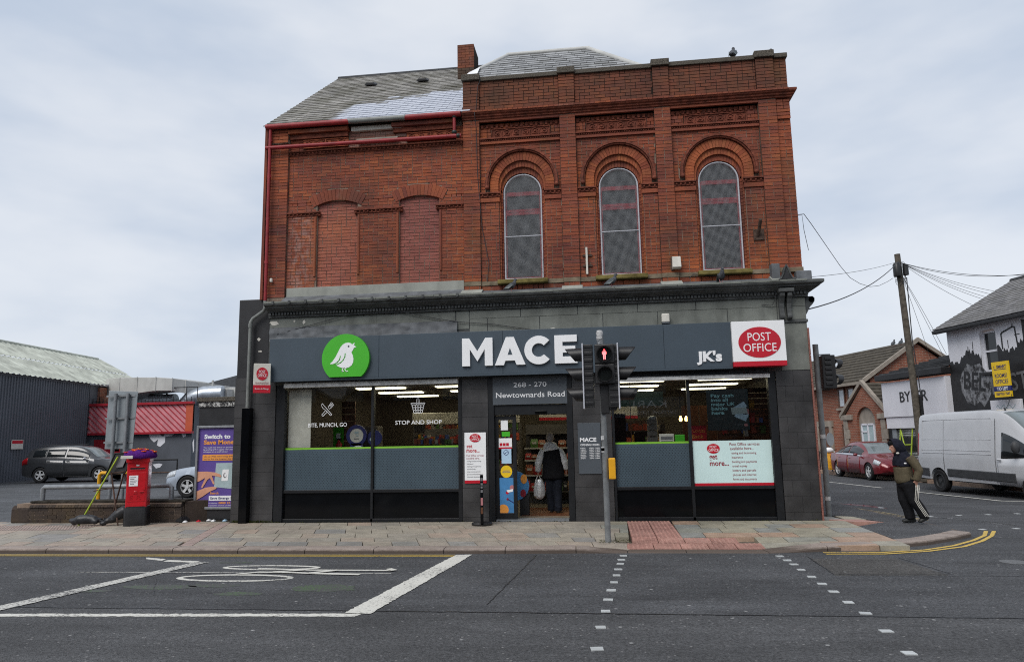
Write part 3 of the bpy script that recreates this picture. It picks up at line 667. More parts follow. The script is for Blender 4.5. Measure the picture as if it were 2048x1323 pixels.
# ---------------------------------------------------------------- the corner building
B = thing('corner_building', 'old red brick corner building with three arched windows above a charcoal shop front', 'building')
RB = B  # parent of everything fixed to it
bricks = {'brick': [], 'brick_arch': [], 'brick_infill': [], 'brick_dark': [], 'brick_pale': []}
core = MB()                                   # mortar backing, 10 mm behind the brick faces
def bw(x0, x1, z0, z1, y, holes=(), mat='brick', **k):
    bricks[mat] += brickwork(x0, x1, z0, z1, y, holes, seed=int((x0 * 31 + z0 * 17) * 10) & 1023, **k)
W = [-1.535, .545, 2.645]; SPR = 6.99; SILL = 5.04; ACZ = 7.165
PIERS = [(-2.82, -2.45), (-.68, -.33), (1.36, 1.71), (3.53, 3.90)]
BAYS = [(-2.45, -.68), (-.33, 1.36), (1.71, 3.53)]
# piers, full height
for a, b in PIERS:
    bw(a, b, 5.0, 8.64, 0.0, L=(b - a)); bw(a, b, 8.84, 9.58, 0.0, L=(b - a)); core.box(a + .008, b - .008, .01, .4, 4.7, 9.58)
bw(3.90, 4.18, 5.0, 8.2, .06, L=.28); bw(3.90, 4.18, 8.2, 8.64, .02, L=.28); bw(3.90, 4.18, 8.84, 9.58, .06, L=.28); core.box(3.90, 4.172, .07, 4.5, 4.7, 9.58)
arcR = lambda c, r: (lambda z: (c - r, c + r) if SPR - .05 <= z < ACZ else ((c - math.sqrt(r * r - (z - ACZ) ** 2), c + math.sqrt(r * r - (z - ACZ) ** 2)) if z < ACZ + r else None))
def wedge_ring(mb, c, cz, r0, r1, y0, y1, a0, a1, n, gap=.006, jit=.003):
    for i in range(n):
        t0 = a0 + (a1 - a0) * i / n; t1 = a0 + (a1 - a0) * (i + 1) / n; g0 = gap / r0 / 2
        jr = rk.uniform(-jit, jit); jy = rk.uniform(-jit, jit)
        p = [(c + r * math.cos(t), cz + r * math.sin(t)) for r, t in ((r0, t0 + g0), (r1 + jr, t0 + gap / r1 / 2), (r1 + jr, t1 - gap / r1 / 2), (r0, t1 - g0))]
        mb.prism(p, y0 + jy, y1)
def balls(name, x0, x1, z0, z1, y, pitch=.088, r=.027, m='terracotta'):
    mb = MB(); mb.box(x0, x1, y - .045, y + .1, z1 - .03, z1); mb.box(x0, x1, y - .012, y + .1, z0, z0 + .016)
    k = max(1, int((x1 - x0) / pitch))
    for i in range(k):
        mb.ell((x0 + (i + .5) * (x1 - x0) / k, y - .012, (z0 + z1) / 2 - .012), (r, r, r), 8, 5)
    mb.box(x0, x1, y + .0, y + .1, z0 + .016, z1 - .03)
    return mb.build(name, m, RB, kind='stuff')
for (a, b), c in zip(BAYS, W):
    # jamb pilasters, impost, arch rings
    for s in (-1, 1):
        x0, x1 = (a, c - .51) if s < 0 else (c + .51, b)
        bw(x0, x1, 5.0, 6.76, .05, L=.222); core.box(x0, x1, .06, .4, 4.7, 6.98)
        MB().box(x0 - (0 if s < 0 else .02), x1 + (.02 if s < 0 else 0), .02, .3, 6.76, 6.85).build('impost_cap', 'brick', RB)
        balls('ball_moulding', x0 - (0 if s < 0 else .03), x1 + (.03 if s < 0 else 0), 6.87, 6.97, .03)
    mb = MB(); wedge_ring(mb, c, ACZ, .515, .70, .045, .3, 0, PI, 27)
    for q in (-1, 1):
        for r_ in range(3): xa, xb = sorted((c + q * .515, c + q * .70)); mb.box(xa, xb, .045, .3, 6.975 + r_ * .064, 6.975 + r_ * .064 + .057)
    mb.build('arch_voussoirs', 'brick_arch', RB, kind='stuff')
    for nm, f0, f1, y0 in (('outer_order_bricks', .5, 1., .095), ('inner_order_bricks', .0, .5, .15)):
        mb = MB()
        def ordp(t, f): r0 = .432 + .078 * f; z0 = SPR + (ACZ - SPR) * f; return (c + r0 * math.cos(t), z0 + r0 * math.sin(t))
        n_ = 22
        for i in range(n_):
            t0, t1 = PI * (i + .04) / n_, PI * (i + .96) / n_; mb.prism([ordp(t0, f0), ordp(t0, f1), ordp(t1, f1), ordp(t1, f0)], y0 + rk.uniform(-.003, .003), .34)
        for q in (-1, 1):
            for r_ in range(int(ACZ * 0 + 26)): z_ = SILL + r_ * .0755; xa, xb = sorted((c + q * (.432 + .078 * f0), c + q * (.432 + .078 * f1))); mb.box(xa, xb, y0, .34, z_, z_ + .066)
            if f1 == 1.: xa, xb = sorted((c + q * .471, c + q * .51)); mb.box(xa, xb, y0, .34, SPR, ACZ)
        mb.build(nm, 'brick_arch' if f1 == 1. else 'brick', RB, kind='stuff')
    for nm, r0, r1, y0, n_ in (('hood_mould', .715, .80, -.005, 19), ('hood_roll', .745, .785, -.035, 19)):
        mb = MB(); wedge_ring(mb, c, ACZ, r0, r1, y0, .2, 0, PI, n_, .004)
        for q in (-1, 1): xa, xb = sorted((c + q * r0, c + q * r1)); mb.box(xa, xb, y0, .2, 7.09, ACZ)
        mb.build(nm, 'terracotta', RB, kind='stuff')
    for q in (-1, 1): MB().ell((c + q * .757, -.025, 7.07), (.05, .045, .045), 10, 6).build('hood_stop', 'terracotta', RB, smooth=60)
    arc = [(c + .80 * math.cos(t), ACZ + .80 * math.sin(t)) for t in [PI * i / 24 for i in range(25)]]
    core.prism([(b, SPR - .02), (b, 8.225), (a, 8.225), (a, SPR - .02), (c - .80, SPR - .02)] + arc[::-1] + [(c + .80, SPR - .02)], .09, .4)
    arc2 = [(c + .80, SPR)] + arc + [(c - .80, SPR), (c - .50, SPR), (c - .5, ACZ)] + [(c - .505 * math.cos(t), ACZ + .505 * math.sin(t)) for t in [PI * i / 24 for i in range(1, 24)]] + [(c + .5, ACZ), (c + .50, SPR)]
    core.prism(arc2, .12, .4)
    bw(a, b, SPR, 8.09, .08, [arcR(c, .805)])
    # frieze: string, ball moulding, terracotta panel, corbelled recess
    MB().box(a, b, .03, .3, 8.09, 8.14).build('string_course', 'brick', RB)
    balls('ball_moulding', a, b, 8.14, 8.225, .05, pitch=.05, r=.018)
    bw(a, c - .66, 8.225, 8.46, .09, L=.16); bw(c + .66, b, 8.225, 8.46, .09, L=.16)
    pn = MB(); pn.box(c - .65, c + .65, .09, .3, 8.235, 8.45); pn.box(c - .65, c + .65, .065, .1, 8.235, 8.25); pn.box(c - .65, c + .65, .065, .1, 8.435, 8.45); pn.box(c - .65, c - .635, .065, .1, 8.25, 8.435); pn.box(c + .635, c + .65, .065, .1, 8.25, 8.435)
    pn = pn.build('frieze_panel', 'terracotta', RB)
    rl = MB()
    for i in range(6):
        cx = c - .52 + i * .208; dr = 1 if i % 2 else -1
        rl.tube([(cx + dr * (.012 + .010 * t) * math.cos(t * 1.25), .082, 8.342 + (.012 + .0095 * t) * math.sin(t * 1.25)) for t in [k * .55 for k in range(13)]], .012, 5)
        rl.tube([(cx + .104, .085, 8.27), (cx + .09, .08, 8.34), (cx + .12, .085, 8.41)], [.008, .016, .006], 5); rl.ell((cx, .075, 8.342), (.022, .022, .022), 8, 5)
        for k in range(4): rl.ell((cx + .07 * math.cos(k * 1.57 + .7), .085, 8.342 + .065 * math.sin(k * 1.57 + .7)), (.018, .014, .012), 6, 4)
    rl.build('scroll_relief', 'terracotta', pn, smooth=50, kind='stuff')
    bw(a, b, 8.46, 8.60, .13); mb = MB()
    for i in range(int((b - a) / .11)): mb.box(a + .02 + i * .11, a + .075 + i * .11, .10, .2, 8.49, 8.57)
    mb.build('corbel_course', 'terracotta', RB, kind='stuff')
    MB().box(a, b, -.0, .3, 8.60, 8.655).build('soffit_course', 'brick', RB)
    bw(a, b, 8.84, 9.58, .05)
    core.box(a, b, .06, .4, 8.60, 9.58); core.box(a, b, .16, .4, 8.2, 8.62)
    # window: red timber frame, glass, wire guard
    win = MB(); yy = .205
    win.prism([(c + .43 * math.cos(t), SPR + .43 * math.sin(t)) for t in [PI * i / 20 for i in range(21)]] + [(c + .39 * math.cos(t), SPR + .39 * math.sin(t)) for t in [PI * (20 - i) / 20 for i in range(21)]], yy, yy + .08)
    for x0, x1 in ((c - .43, c - .36), (c + .36, c + .43)): win.box(x0, x1, yy, yy + .08, SILL, SPR)
    for z0, z1 in ((6.92, 7.01), (6.49, 6.55), (6.557, 6.62), (SILL, 5.1)): win.box(c - .36, c + .36, yy + .005, yy + .08, z0, z1)
    win = win.build('arched_window', 'winred', RB)
    MB().prism([(c - .42, SILL), (c + .42, SILL)] + [(c + .42 * math.cos(t), SPR + .42 * math.sin(t)) for t in [PI * i / 16 for i in range(17)]], yy + .04, yy + .06).build('window_pane', 'darkglass', win)
    gf = MB(); yg = .185
    gf.tube([(c - .405, yg, SILL + .02), (c - .405, yg, SPR)] + [(c - .405 * math.cos(t), yg, SPR + .405 * math.sin(t)) for t in [PI * i / 18 for i in range(1, 18)]] + [(c + .405, yg, SPR), (c + .405, yg, SILL + .02), (c - .405, yg, SILL + .02)], .018, 6)
    gf.tube([(c - .4, yg, 6.0), (c + .4, yg, 6.0)], .012, 6); gf = gf.build('guard_frame', 'grilleframe', win)
    wr = MB(); n = 33
    for i in range(n):
        x = c - .39 + .78 * (i + .5) / n; zt = SPR + math.sqrt(max(.0, .40 ** 2 - (x - c) ** 2)); wr.box(x - .0018, x + .0018, yg - .003, yg + .003, SILL + .02, zt)
    for i in range(104):
        z = SILL + .033 + i * .0236
        if z > SPR + .38: break
        hw = .40 if z < SPR else math.sqrt(.40 ** 2 - (z - SPR) ** 2); wr.box(c - hw, c + hw, yg - .0065, yg - .0005, z - .0018, z + .0018)
    wr.build('wire_mesh', 'grille', win, kind='stuff')
    MB().side([(-.07, 4.91), (-.08, 4.93), (-.08, 5.0), (.2, 5.045), (.2, 4.91)], c - .55, c + .52).build('window_sill', 'sandstone', RB, bevel=.008)
    core.box(a, b, .12, .4, 4.7, 5.05)
    for x0, x1 in ((a, c - .55), (c + .52, b)):
        MB().box(x0 + .003, x1 - .003, .03, .3, 4.905, 5.0).build('stone_band', 'oldstone', RB, bevel=.006)
    bw(a, b, 4.80, 4.905, .05, H=.1)
for a, b in PIERS + [(3.90, 4.18)]:
    MB().box(a, b, -.01, .3, 4.905, 5.0).build('stone_band', 'oldstone', RB, bevel=.006); bw(a, b, 4.80, 4.905, 0 if a < 3.89 else .05, H=.1)
# parapet coping of pebble dash blocks
for a, b in BAYS: MB().box(a, b, -.0, .42, 9.575, 9.675).build('coping_stone', 'coping', RB, bevel=.012)
for a, b in PIERS: MB().box(a - .02, b + .02, -.06, .45, 9.59, 9.735).build('coping_stone', 'coping', RB, bevel=.012)
MB().box(3.92, 4.2, .0, 4.5, 9.575, 9.675).build('coping_stone', 'coping', RB, bevel=.012)

# swept mouldings that turn the corner
def sweep(prof, x0, xc, yb, name, m, smooth=None, bevel=0):
    r = [[(x0, -d, z) for d, z in prof], [(xc + d, -d, z) for d, z in prof], [(xc + d, yb, z) for d, z in prof]]
    return MB().loft(r).build(name, m, RB, smooth=smooth, bevel=bevel)
sweep([(0, 8.655), (.03, 8.66), (.035, 8.69), (.07, 8.705), (.075, 8.735), (.11, 8.75), (.125, 8.775), (.125, 8.815), (.09, 8.835), (-.1, 8.845), (-.1, 8.655)], -2.83, 4.18, 4, 'brick_cornice', 'terracotta', bevel=.004)
mb = MB()
for i in range(int(7.0 / .112)): mb.box(-2.8 + i * .112, -2.8 + i * .112 + .103, -.142, -.05, 8.782, 8.822)
mb.build('cornice_bricks', 'brick', RB, kind='stuff')

# left, plainer section
XL, XR = -6.87, -2.82
R0 = 1.155; cz0 = 7.03 - R0
BL = [(-5.71, .47), (-3.83, .45)]
def blind(c, hw): return lambda z: (c - hw, c + hw) if z < 6.93 else ((c - math.sqrt(max(0, R0 * R0 - (z - cz0) ** 2)), c + math.sqrt(max(0, R0 * R0 - (z - cz0) ** 2))) if z < 7.03 else None)
def vous(c, hw):
    an = math.asin(hw / R0) + .08
    def f(z):
        if not cz0 + R0 * math.cos(an) <= z < cz0 + R0 + .256: return None
        h = min((z - cz0) * math.tan(an), math.sqrt(max(0, (R0 + .256) ** 2 - (z - cz0) ** 2))); return (c - h, c + h)
    return f
bw(XL, XR, 5.05, 8.13, .06, [blind(*q) for q in BL] + [vous(*q) for q in BL])
core.box(XL, XR, .2, .5, 4.7, 8.9)
xs_ = [XL, BL[0][0] - .47, BL[0][0] + .47, BL[1][0] - .45, BL[1][0] + .45, XR]
for i in (0, 2, 4): core.box(xs_[i], xs_[i + 1], .07, .3, 5.0, 6.95)
core.box(XL, XR, .07, .3, 7.02, 8.2)
for c, hw in BL:
    bw(c - hw, c + hw, 5.05, 7.03, .125, [lambda z, c=c, hw=hw: None], mat='brick_infill'); core.box(c - hw, c + hw, .135, .3, 5.0, 7.03)
    mb = MB(); an = math.asin((hw + .0) / R0); wedge_ring(mb, c, cz0, R0, R0 + .255, .05, .2, PI / 2 - an - .08, PI / 2 + an + .08, 15); mb.build('flat_arch_bricks', 'brick', RB, kind='stuff')
    for s in (-1, 1): MB().tube([(c + s * (hw + .035), .06, 5.3), (c + s * (hw + .035), .06, 6.66)], .03, 8).build('jamb_roll', 'brick', RB, smooth=60)
for a, b in ((XL, BL[0][0] - .40), (BL[0][0] + .40, BL[1][0] - .38), (BL[1][0] + .38, XR)): balls('ball_moulding', a, b, 6.69, 6.78, .05, r=.024)
balls('ball_moulding', XL, XR, 8.13, 8.235, .05, r=.028)
bw(-7.28, XL, 4.84, 8.40, 0, L=.41); core.box(-7.272, XL - .008, .01, .6, 4.7, 8.8); bw(-7.30, XL + .01, 8.43, 8.74, -.05, L=.43); core.box(-7.28, XL, -.03, .3, 8.42, 8.76)
bw(XL, -6.56, 8.235, 8.60, .08); bw(-2.99, XR, 8.235, 8.6, .08)
bw(-5.46, -4.14, 8.235, 8.66, .10, mat='brick_pale', L=.24); core.box(XL, XR, .11, .5, 8.2, 8.75)
for x0, x1 in ((-6.55, -5.48), (-4.12, -3.0)):
    pn = MB(); pn.box(x0, x1, .075, .2, 8.30, 8.50); pn.box(x0, x1, .05, .1, 8.30, 8.315); pn.box(x0, x1, .05, .1, 8.485, 8.5); pn.box((x0 + x1) / 2 - .01, (x0 + x1) / 2 + .01, .05, .1, 8.315, 8.485); pn = pn.build('frieze_panel', 'terracotta_bright', RB)
    rl = MB()
    for i in range(5):
        cx = x0 + .12 + i * (x1 - x0 - .2) / 4.4; dr = 1 if i % 2 else -1
        rl.tube([(cx + dr * (.01 + .010 * t) * math.cos(t * 1.25), .066, 8.4 + (.01 + .0095 * t) * math.sin(t * 1.25)) for t in [k * .55 for k in range(13)]], .011, 5)
        for k in range(4): rl.ell((cx + .075 * math.cos(k * 1.57 + .7), .07, 8.4 + .062 * math.sin(k * 1.57 + .7)), (.018, .012, .012), 6, 4)
    rl.build('scroll_relief', 'terracotta', pn, smooth=50, kind='stuff')
    MB().box(x0 - .3, x1, .02, .3, 8.52, 8.62).build('corbel_course', 'terracotta', RB)
    MB().box(x0 - .32, x1 + .02, -.06, .3, 8.63, 8.72).build('eaves_course', 'brick', RB)
MB().box(-5.40, -4.18, .02, .3, 8.62, 8.72).build('eaves_board', 'offwhite', RB)
MB().box(-5.27, -4.31, .0, .2, 8.345, 8.42).build('timber_lintel', 'stonetrim', RB, bevel=.01)
MB().box(-6.84, -2.83, .03, .3, 4.84, 5.05).build('render_band', 'render', RB, bevel=.006)
MB().side([(-.2, 4.70), (-.2, 4.715), (.03, 4.85), (.3, 4.85), (.3, 4.70)], -6.86, -2.83).build('lead_flashing', 'lead', RB)
MB().side([(-.22, 4.68), (-.22, 4.70), (.045, 4.80), (.3, 4.80), (.3, 4.68)], -2.83, 4.2).build('lead_flashing', 'lead', RB)
for a, b in PIERS: MB().side([(-.235, 4.685), (-.235, 4.712), (-.02, 4.822), (.1, 4.822), (.1, 4.685)], a - .04, b + .04).build('lead_apron', 'render', RB)
MB().box(4.0, 4.30, -.12, .5, 4.68, 4.90).build('lead_block', 'lead', RB, bevel=.02)
MB().box(3.52, 3.68, -.16, .1, 4.68, 5.06).build('lead_block', 'lead', RB, bevel=.01)
# bricks as parts: the largest in view singly, the rest of the wall joined
lay('brick', bricks['brick'], 'brick', RB, 300)
for k_ in ('brick_arch', 'brick_infill', 'brick_dark', 'brick_pale'):
    if bricks[k_]: lay('brick', bricks[k_], k_, RB, 0)
core.build('mortar_core', 'mortar', RB, kind='stuff')

# cornice over the shop, dentils, stone band
sweep([(0, 4.38), (.05, 4.38), (.05, 4.42), (.06, 4.425), (.06, 4.49), (.115, 4.50), (.12, 4.52), (.16, 4.525), (.19, 4.55), (.235, 4.56), (.25, 4.60), (.30, 4.61), (.31, 4.63), (.31, 4.675), (.27, 4.69), (-.1, 4.72), (-.1, 4.38)], -7.2, 4.16, 3, 'stone_cornice', 'greydark', bevel=.006)
for i in range(9):
    x0 = -7.19 + i * 1.26; sx = rk.uniform(-.03, .03)
    MB().box(x0, x0 + 1.255, -.322 + sx * .1, -.1, 4.648 + sx * .1, 4.692).build('cornice_slab', 'greystone', RB, bevel=.008)
mb = MB()
for i in range(164):
    x = -7.16 + i * .0692
    if not 3.58 < x < 3.88: mb.box(x, x + .043, -.105, -.05, 4.43, 4.484)
mb.build('dentil', 'greydark', RB, kind='stuff')
mb = MB()
for i in range(12): mb.box(-7.0 + i * .37, -6.955 + i * .37, -.345, -.31, 4.628, 4.70)
mb.build('gutter_clip', 'greydark', RB, kind='stuff')
wallb = MB(); wallb.box(-7.2, 4.16, .012, .3, 2.9, 4.4); wallb.build('band_wall', 'greydark', RB)
for x0, x1, z0, z1 in [(-7.18, -5.9, 4.165, 4.375), (-5.9, -4.75, 4.165, 4.375), (-4.75, -3.02, 4.165, 4.375), (-3.0, -2.72, 3.98, 4.375), (-2.71, -1.62, 4.2, 4.375), (-1.61, -.42, 4.2, 4.375), (-.41, .82, 4.2, 4.375), (.83, 2.0, 4.2, 4.375), (2.01, 3.6, 4.2, 4.375), (-2.71, -2.33, 3.86, 4.195), (-2.32, -1.22, 3.86, 4.195), (-1.21, .1, 3.86, 4.195), (.11, 1.22, 3.86, 4.195), (1.23, 2.62, 3.86, 4.195), (2.63, 3.6, 3.86, 4.195), (3.61, 4.16, 4.2, 4.375), (3.61, 4.16, 3.93, 4.195), (3.61, 4.16, 2.91, 3.86)]:
    MB().box(x0 + .002, x1 - .002, .0, .1, z0, z1).build('stone_panel', 'greystone', RB, bevel=.004)
MB().box(3.58, 4.18, -.03, .1, 3.865, 3.925).build('capital_moulding', 'greydark', RB, bevel=.008)
# wrinkled lead sheet over the sign
g = MB(); nx, nz_ = 70, 7; k = len(g.v)
for j in range(nz_):
    for i in range(nx):
        x = -7.17 + i * 4.2 / (nx - 1); z = 3.86 + .305 * j / (nz_ - 1); q = mnoise.noise(Vector((x * 4.5, z * 9, 1))) * .035 + mnoise.noise(Vector((x * 13, z * 17 - x * 6, 4))) * .035
        g.v.append(Vector((x, -.05 + .03 * j / nz_ + q, z)))
for j in range(nz_ - 1):
    for i in range(nx - 1): a_ = k + j * nx + i; g.f.append((a_, a_ + 1, a_ + nx + 1, a_ + nx))
g.build('lead_sheet', 'lead', RB, smooth=60)
# console brackets and gablet at the corner pier
def console(x0, x1):
    p = [(0, 4.46), (-.22, 4.46), (-.235, 4.42), (-.225, 4.38), (-.17, 4.33), (-.115, 4.24), (-.10, 4.14), (-.105, 4.05), (-.13, 3.99), (-.125, 3.95), (-.09, 3.93), (0, 3.91)]
    MB().side(p, x0, x1).build('console_bracket', 'greydark', RB, bevel=.012)
console(3.63, 3.725); console(3.775, 3.865)
MB().box(3.60, 3.90, -.26, .0, 4.455, 4.53).build('console_cap', 'greydark', RB, bevel=.01)
q = [(0, 4.40), (.17, 4.40), (.205, 4.36), (.20, 4.30), (.16, 4.24), (.10, 4.18), (.05, 4.08), (.0, 4.0)]
MB().prism([(4.16 + a, z) for a, z in q][::-1], .05, .2).build('console_bracket', 'greydark', RB, bevel=.01)
MB().lathe([(.0, -.0), (.06, .0), (.06, .02), (.035, .02), (.03, .008), (.0, .03)], 14, (4.30, .05, 4.33), 'y').build('volute', 'greydark', RB)
og = [(3.60, 4.68), (3.66, 4.72), (3.70, 4.80), (3.735, 4.92), (3.765, 4.985)]; og = og + [(7.53 - x, z) for x, z in og[::-1]]
MB().prism(og[::-1] + [] , -.30, -.1).build('gablet', 'greydark', RB, bevel=.008)
MB().prism([(3.66, 4.70), (3.87, 4.70), (3.80, 4.80), (3.765, 4.90), (3.73, 4.80)], -.312, -.29).build('gablet_niche', 'blackpaint', RB)
for s in (0, 1):
    q = og[:5] if s == 0 else og[5:]
    MB().tube([(x, -.31, z) for x, z in q], .018, 6).build('gablet_rib', 'greydark', RB, smooth=60)

# left black pier and cables
MB().box(-7.93, -7.2, .02, 3, -.3, 4.83).build('black_side_wall', 'blackpaint', RB, bevel=.02)
for pts in ([(-7.0, -.03, 4.02), (-6.2, -.03, 4.2), (-5.4, -.06, 4.38), (-4.2, -.06, 4.40), (-3.4, -.04, 4.22), (-2.9, -.04, 4.13), (-2.2, -.03, 4.06), (-1.2, -.03, 3.88)], [(-2.4, .0, 9.62), (-2.47, -.02, 9.45), (-2.52, -.02, 8.9), (-2.53, -.15, 8.75), (-2.52, -.02, 8.5), (-2.5, -.02, 7.4), (-2.42, .03, 6.2), (-2.28, .03, 5.4), (-2.32, .02, 5.0)], [(1.9, .01, 4.86), (2.0, .0, 4.95), (2.3, .02, 4.9), (2.6, -.05, 4.88)], [(3.3, -.03, 4.25), (3.5, -.05, 4.22), (3.57, -.1, 4.35), (3.56, -.12, 4.6)]):
    cu = []
    for (a, b) in zip(pts, pts[1:]):
        for t in range(4): cu.append(Vector(a).lerp(Vector(b), t / 4))
    cu.append(Vector(pts[-1])); MB().tube(cu, .007, 5).build('cable', 'cable', RB, smooth=80)
MB().lathe([(.02, 0), (.035, .02), (.03, .05), (.035, .07), (.02, .09)], 10, (-7.16, -.06, 5.18)).build('insulator', 'offwhite', RB, smooth=40)
# rainwater goods
def gut(x0, x1, z0, z1, m): MB().tube([(x0, -.14, z0), (x1, -.14, z1)], .062, 12).build('gutter', m, RB, smooth=50)
gut(-7.36, -5.40, 8.79, 8.78, 'redpaint'); gut(-5.42, -4.08, 8.785, 8.775, 'greypipe'); gut(-4.1, -2.84, 8.775, 8.77, 'redpaint')
MB().tube([(-7.36, -.11, 8.30), (-2.84, -.11, 8.27)], .046, 12).build('waste_pipe', 'redpaint', RB, smooth=50)
MB().tube([(-2.99, -.12, 8.72), (-2.99, -.11, 8.30)], .035, 10).build('downpipe', 'redpaint', RB, smooth=50)
for x, z in ((-2.99, 8.72), (-2.99, 8.36), (-2.9, 8.27)): MB().ell((x, -.115, z), (.06, .06, .05), 10, 6).build('pipe_joint', 'darkpipe', RB, smooth=60)
MB().tube([(-7.265, -.12, 8.76), (-7.265, -.1, 4.74)], .036, 10).build('downpipe', 'redpaint', RB, smooth=50)
for z in (8.45, 7.6, 6.6, 5.6): MB().tube([(-7.265, -.1, z), (-7.265, -.1, z + .06)], .046, 10).build('pipe_collar', 'redpaint', RB, smooth=50)
MB().tube([(-7.265, -.1, 4.76), (-7.262, -.1, 4.60), (-7.30, -.1, 4.53), (-7.54, -.1, 4.37), (-7.585, -.1, 4.30), (-7.59, -.1, 2.3)], .038, 10).build('downpipe', 'greypipe', RB, smooth=50, label='grey lower downpipe with an offset bend')
MB().tube([(-7.59, -.1, 4.18), (-7.59, -.1, 4.26)], .048, 10).build('pipe_collar', 'greypipe', RB, smooth=50)
MB().box(-7.68, -7.50, -.17, .0, .0, 2.42).build('pipe_casing', 'blackgloss', RB, bevel=.008)

# roofs
def slates(name, org, u, up, rows, w, ex, m, seed, parent, n=150, thick=.018):
    """rows: v -> (u0,u1)"""
    r = random.Random(seed); P = []; u = Vector(u).normalized(); up = Vector(up).normalized(); nrm = u.cross(up)
    e = Matrix((u, up, nrm)).transposed(); tilt = Matrix.Rotation(-.075, 3, 'X'); rot = (e @ tilt).to_euler()
    v = 0.; i = 0
    while True:
        q = rows(v + ex / 2)
        if q is None: break
        x = q[0] - (w / 2 if i % 2 else 0)
        while x < q[1]:
            a, b = max(x, q[0]), min(x + w, q[1]); x += w
            if b - a > .05:
                c = Vector(org) + u * ((a + b) / 2) + up * (v + ex * .62) + nrm * (.012 + r.uniform(0, .006))
                P.append((*c, b - a - .008 - r.uniform(0, .006), ex * 1.25, thick, (rot.x + r.uniform(-.012, .012), rot.y, rot.z + r.uniform(-.012, .012))))
        v += ex; i += 1
    lay(name, P, m, parent, n)
def slatemat(name, base, moss, patch=None):
    t = NT(name); g_ = t.n('ShaderNodeNewGeometry'); oi = t.n('ShaderNodeObjectInfo'); r = t.math('FRACT', t.math('ADD', g_.outputs['Random Per Island'], oi.outputs['Random']))
    p = t.pos(); c = t.ramp(r, [(0, tuple(x * .75 for x in base)), (1, tuple(x * 1.25 for x in base))])
    c = t.mix(1., c, t.ramp(t.noise(p, 7, 6, .7), [(.3, .75), (.7, 1.25)]), 'MULTIPLY')
    c = t.mix(t.math('MULTIPLY', t.ramp(t.noise(p, 1.3, 6, .7), [(.45, 0.), (.65, 1.)]), moss), c, (.06, .055, .025))
    if patch:
        sp = t.n('ShaderNodeSeparateXYZ'); t.l(p, sp.inputs[0]); nn = t.math('MULTIPLY', t.math('SUBTRACT', t.noise(p, 3.5, 4), .5), .9)
        # bleached, once painted area: bounded by a slanting line, widening to the right
        a = t.math('ADD', t.math('SUBTRACT', sp.outputs[0], patch[0]), t.math('MULTIPLY', nn, 1.)); a = t.ramp(a, [(.0, 0.), (.25, 1.)])
        lim = t.math('ADD', t.math('MULTIPLY', t.math('SUBTRACT', r, .5), .5),  t.math('ADD', t.math('MULTIPLY', t.math('SUBTRACT', sp.outputs[0], patch[0]), patch[2]), patch[1]))
        b_ = t.ramp(t.math('ADD', t.math('SUBTRACT', lim, sp.outputs[2]), t.math('MULTIPLY', nn, .45)), [(0., 0.), (.12, 1.)])
        c = t.mix(t.math('MULTIPLY', t.math('MULTIPLY', a, b_), .9), c, (.50, .53, .60))
    return t.prin(c, .6, 0, t.bump(t.noise(p, 40, 4), .3, .006), .4)
M['slate_left'] = slatemat('slate_mossy', (.25, .24, .22), .7, (-5.95, 9.85, .22))
M['slate_right'] = slatemat('slate_grey', (.27, .275, .28), .3)
k1 = 3.72 / 4.7
rf = MB().sheet([(-7.42, -.1, 8.80), (-2.6, -.1, 8.80), (-2.6, 4.45, 12.36), (-7.42, 4.45, 12.36)]).sheet([(-7.42, 9, 8.8), (-2.6, 9, 8.8), (-2.6, 4.45, 12.36), (-7.42, 4.45, 12.36)]).build('left_roof', 'roofdark', RB)
sl = math.hypot(4.55, 3.56)
slates('slate', (-7.44, -.12, 8.80), (1, 0, 0), (0, 4.55, 3.56), lambda v: (0, 4.84) if v < sl else None, .30, .215, 'slate_left', 5, rf)
for i in range(11): MB().tube([(-7.44 + i * .44, 4.45, 12.37), (-7.01 + i * .44, 4.45, 12.37)], .075, 10).build('ridge_tile', 'roofdark', rf, smooth=50)
MB().box(-7.42, -7.36, -.05, 9, 4.8, 8.9).build('gable_wall', 'brick', RB); MB().add([(-7.40, -.05, 8.75), (-7.40, 9, 8.75), (-7.40, 4.45, 12.3), (-7.34, -.05, 8.75), (-7.34, 9, 8.75), (-7.34, 4.45, 12.3)], [(0, 1, 2), (5, 4, 3), (0, 3, 4, 1), (1, 4, 5, 2), (2, 5, 3, 0)]).build('gable_wall', 'brick', RB)
for x, y, z in ((-5.98, 3.1, 11.27), (-4.51, 3.08, 11.26)):
    MB().loft([[(x - .16, y - .12, z + .03), (x + .16, y - .12, z + .03), (x + .16, y + .16, z + .2), (x - .16, y + .16, z + .2)], [(x - .11, y - .14, z + .11), (x + .11, y - .14, z + .11), (x + .1, y + .12, z + .24), (x - .1, y + .12, z + .24)]]).build('roof_vent', 'blackpaint', rf, bevel=.02)
r2 = [(-2.75, .45, 9.35), (2.2, .45, 9.35), (-.01, 4.0, 12.4), (-2.23, 4.0, 12.4), (-2.92, 2.75, 11.32)]
rf2 = MB().sheet(r2).sheet([(2.2, .45, 9.35), (2.2, 8, 9.35), (-.01, 4.0, 12.4)]).sheet([(-2.23, 4.0, 12.4), (-.01, 4.0, 12.4), (2.2, 8, 9.35), (-4, 8, 9.35)]).sheet([(-2.92, 2.75, 11.32), (-2.23, 4, 12.4), (-4, 8, 9.35), (-3.4, 2.75, 10.8)]).sheet([(-2.75, .45, 9.35), (-2.92, 2.75, 11.32), (-3.4, 2.75, 9.5)]).build('right_roof', 'roofdark', RB)
s2 = math.hypot(3.55, 3.05)
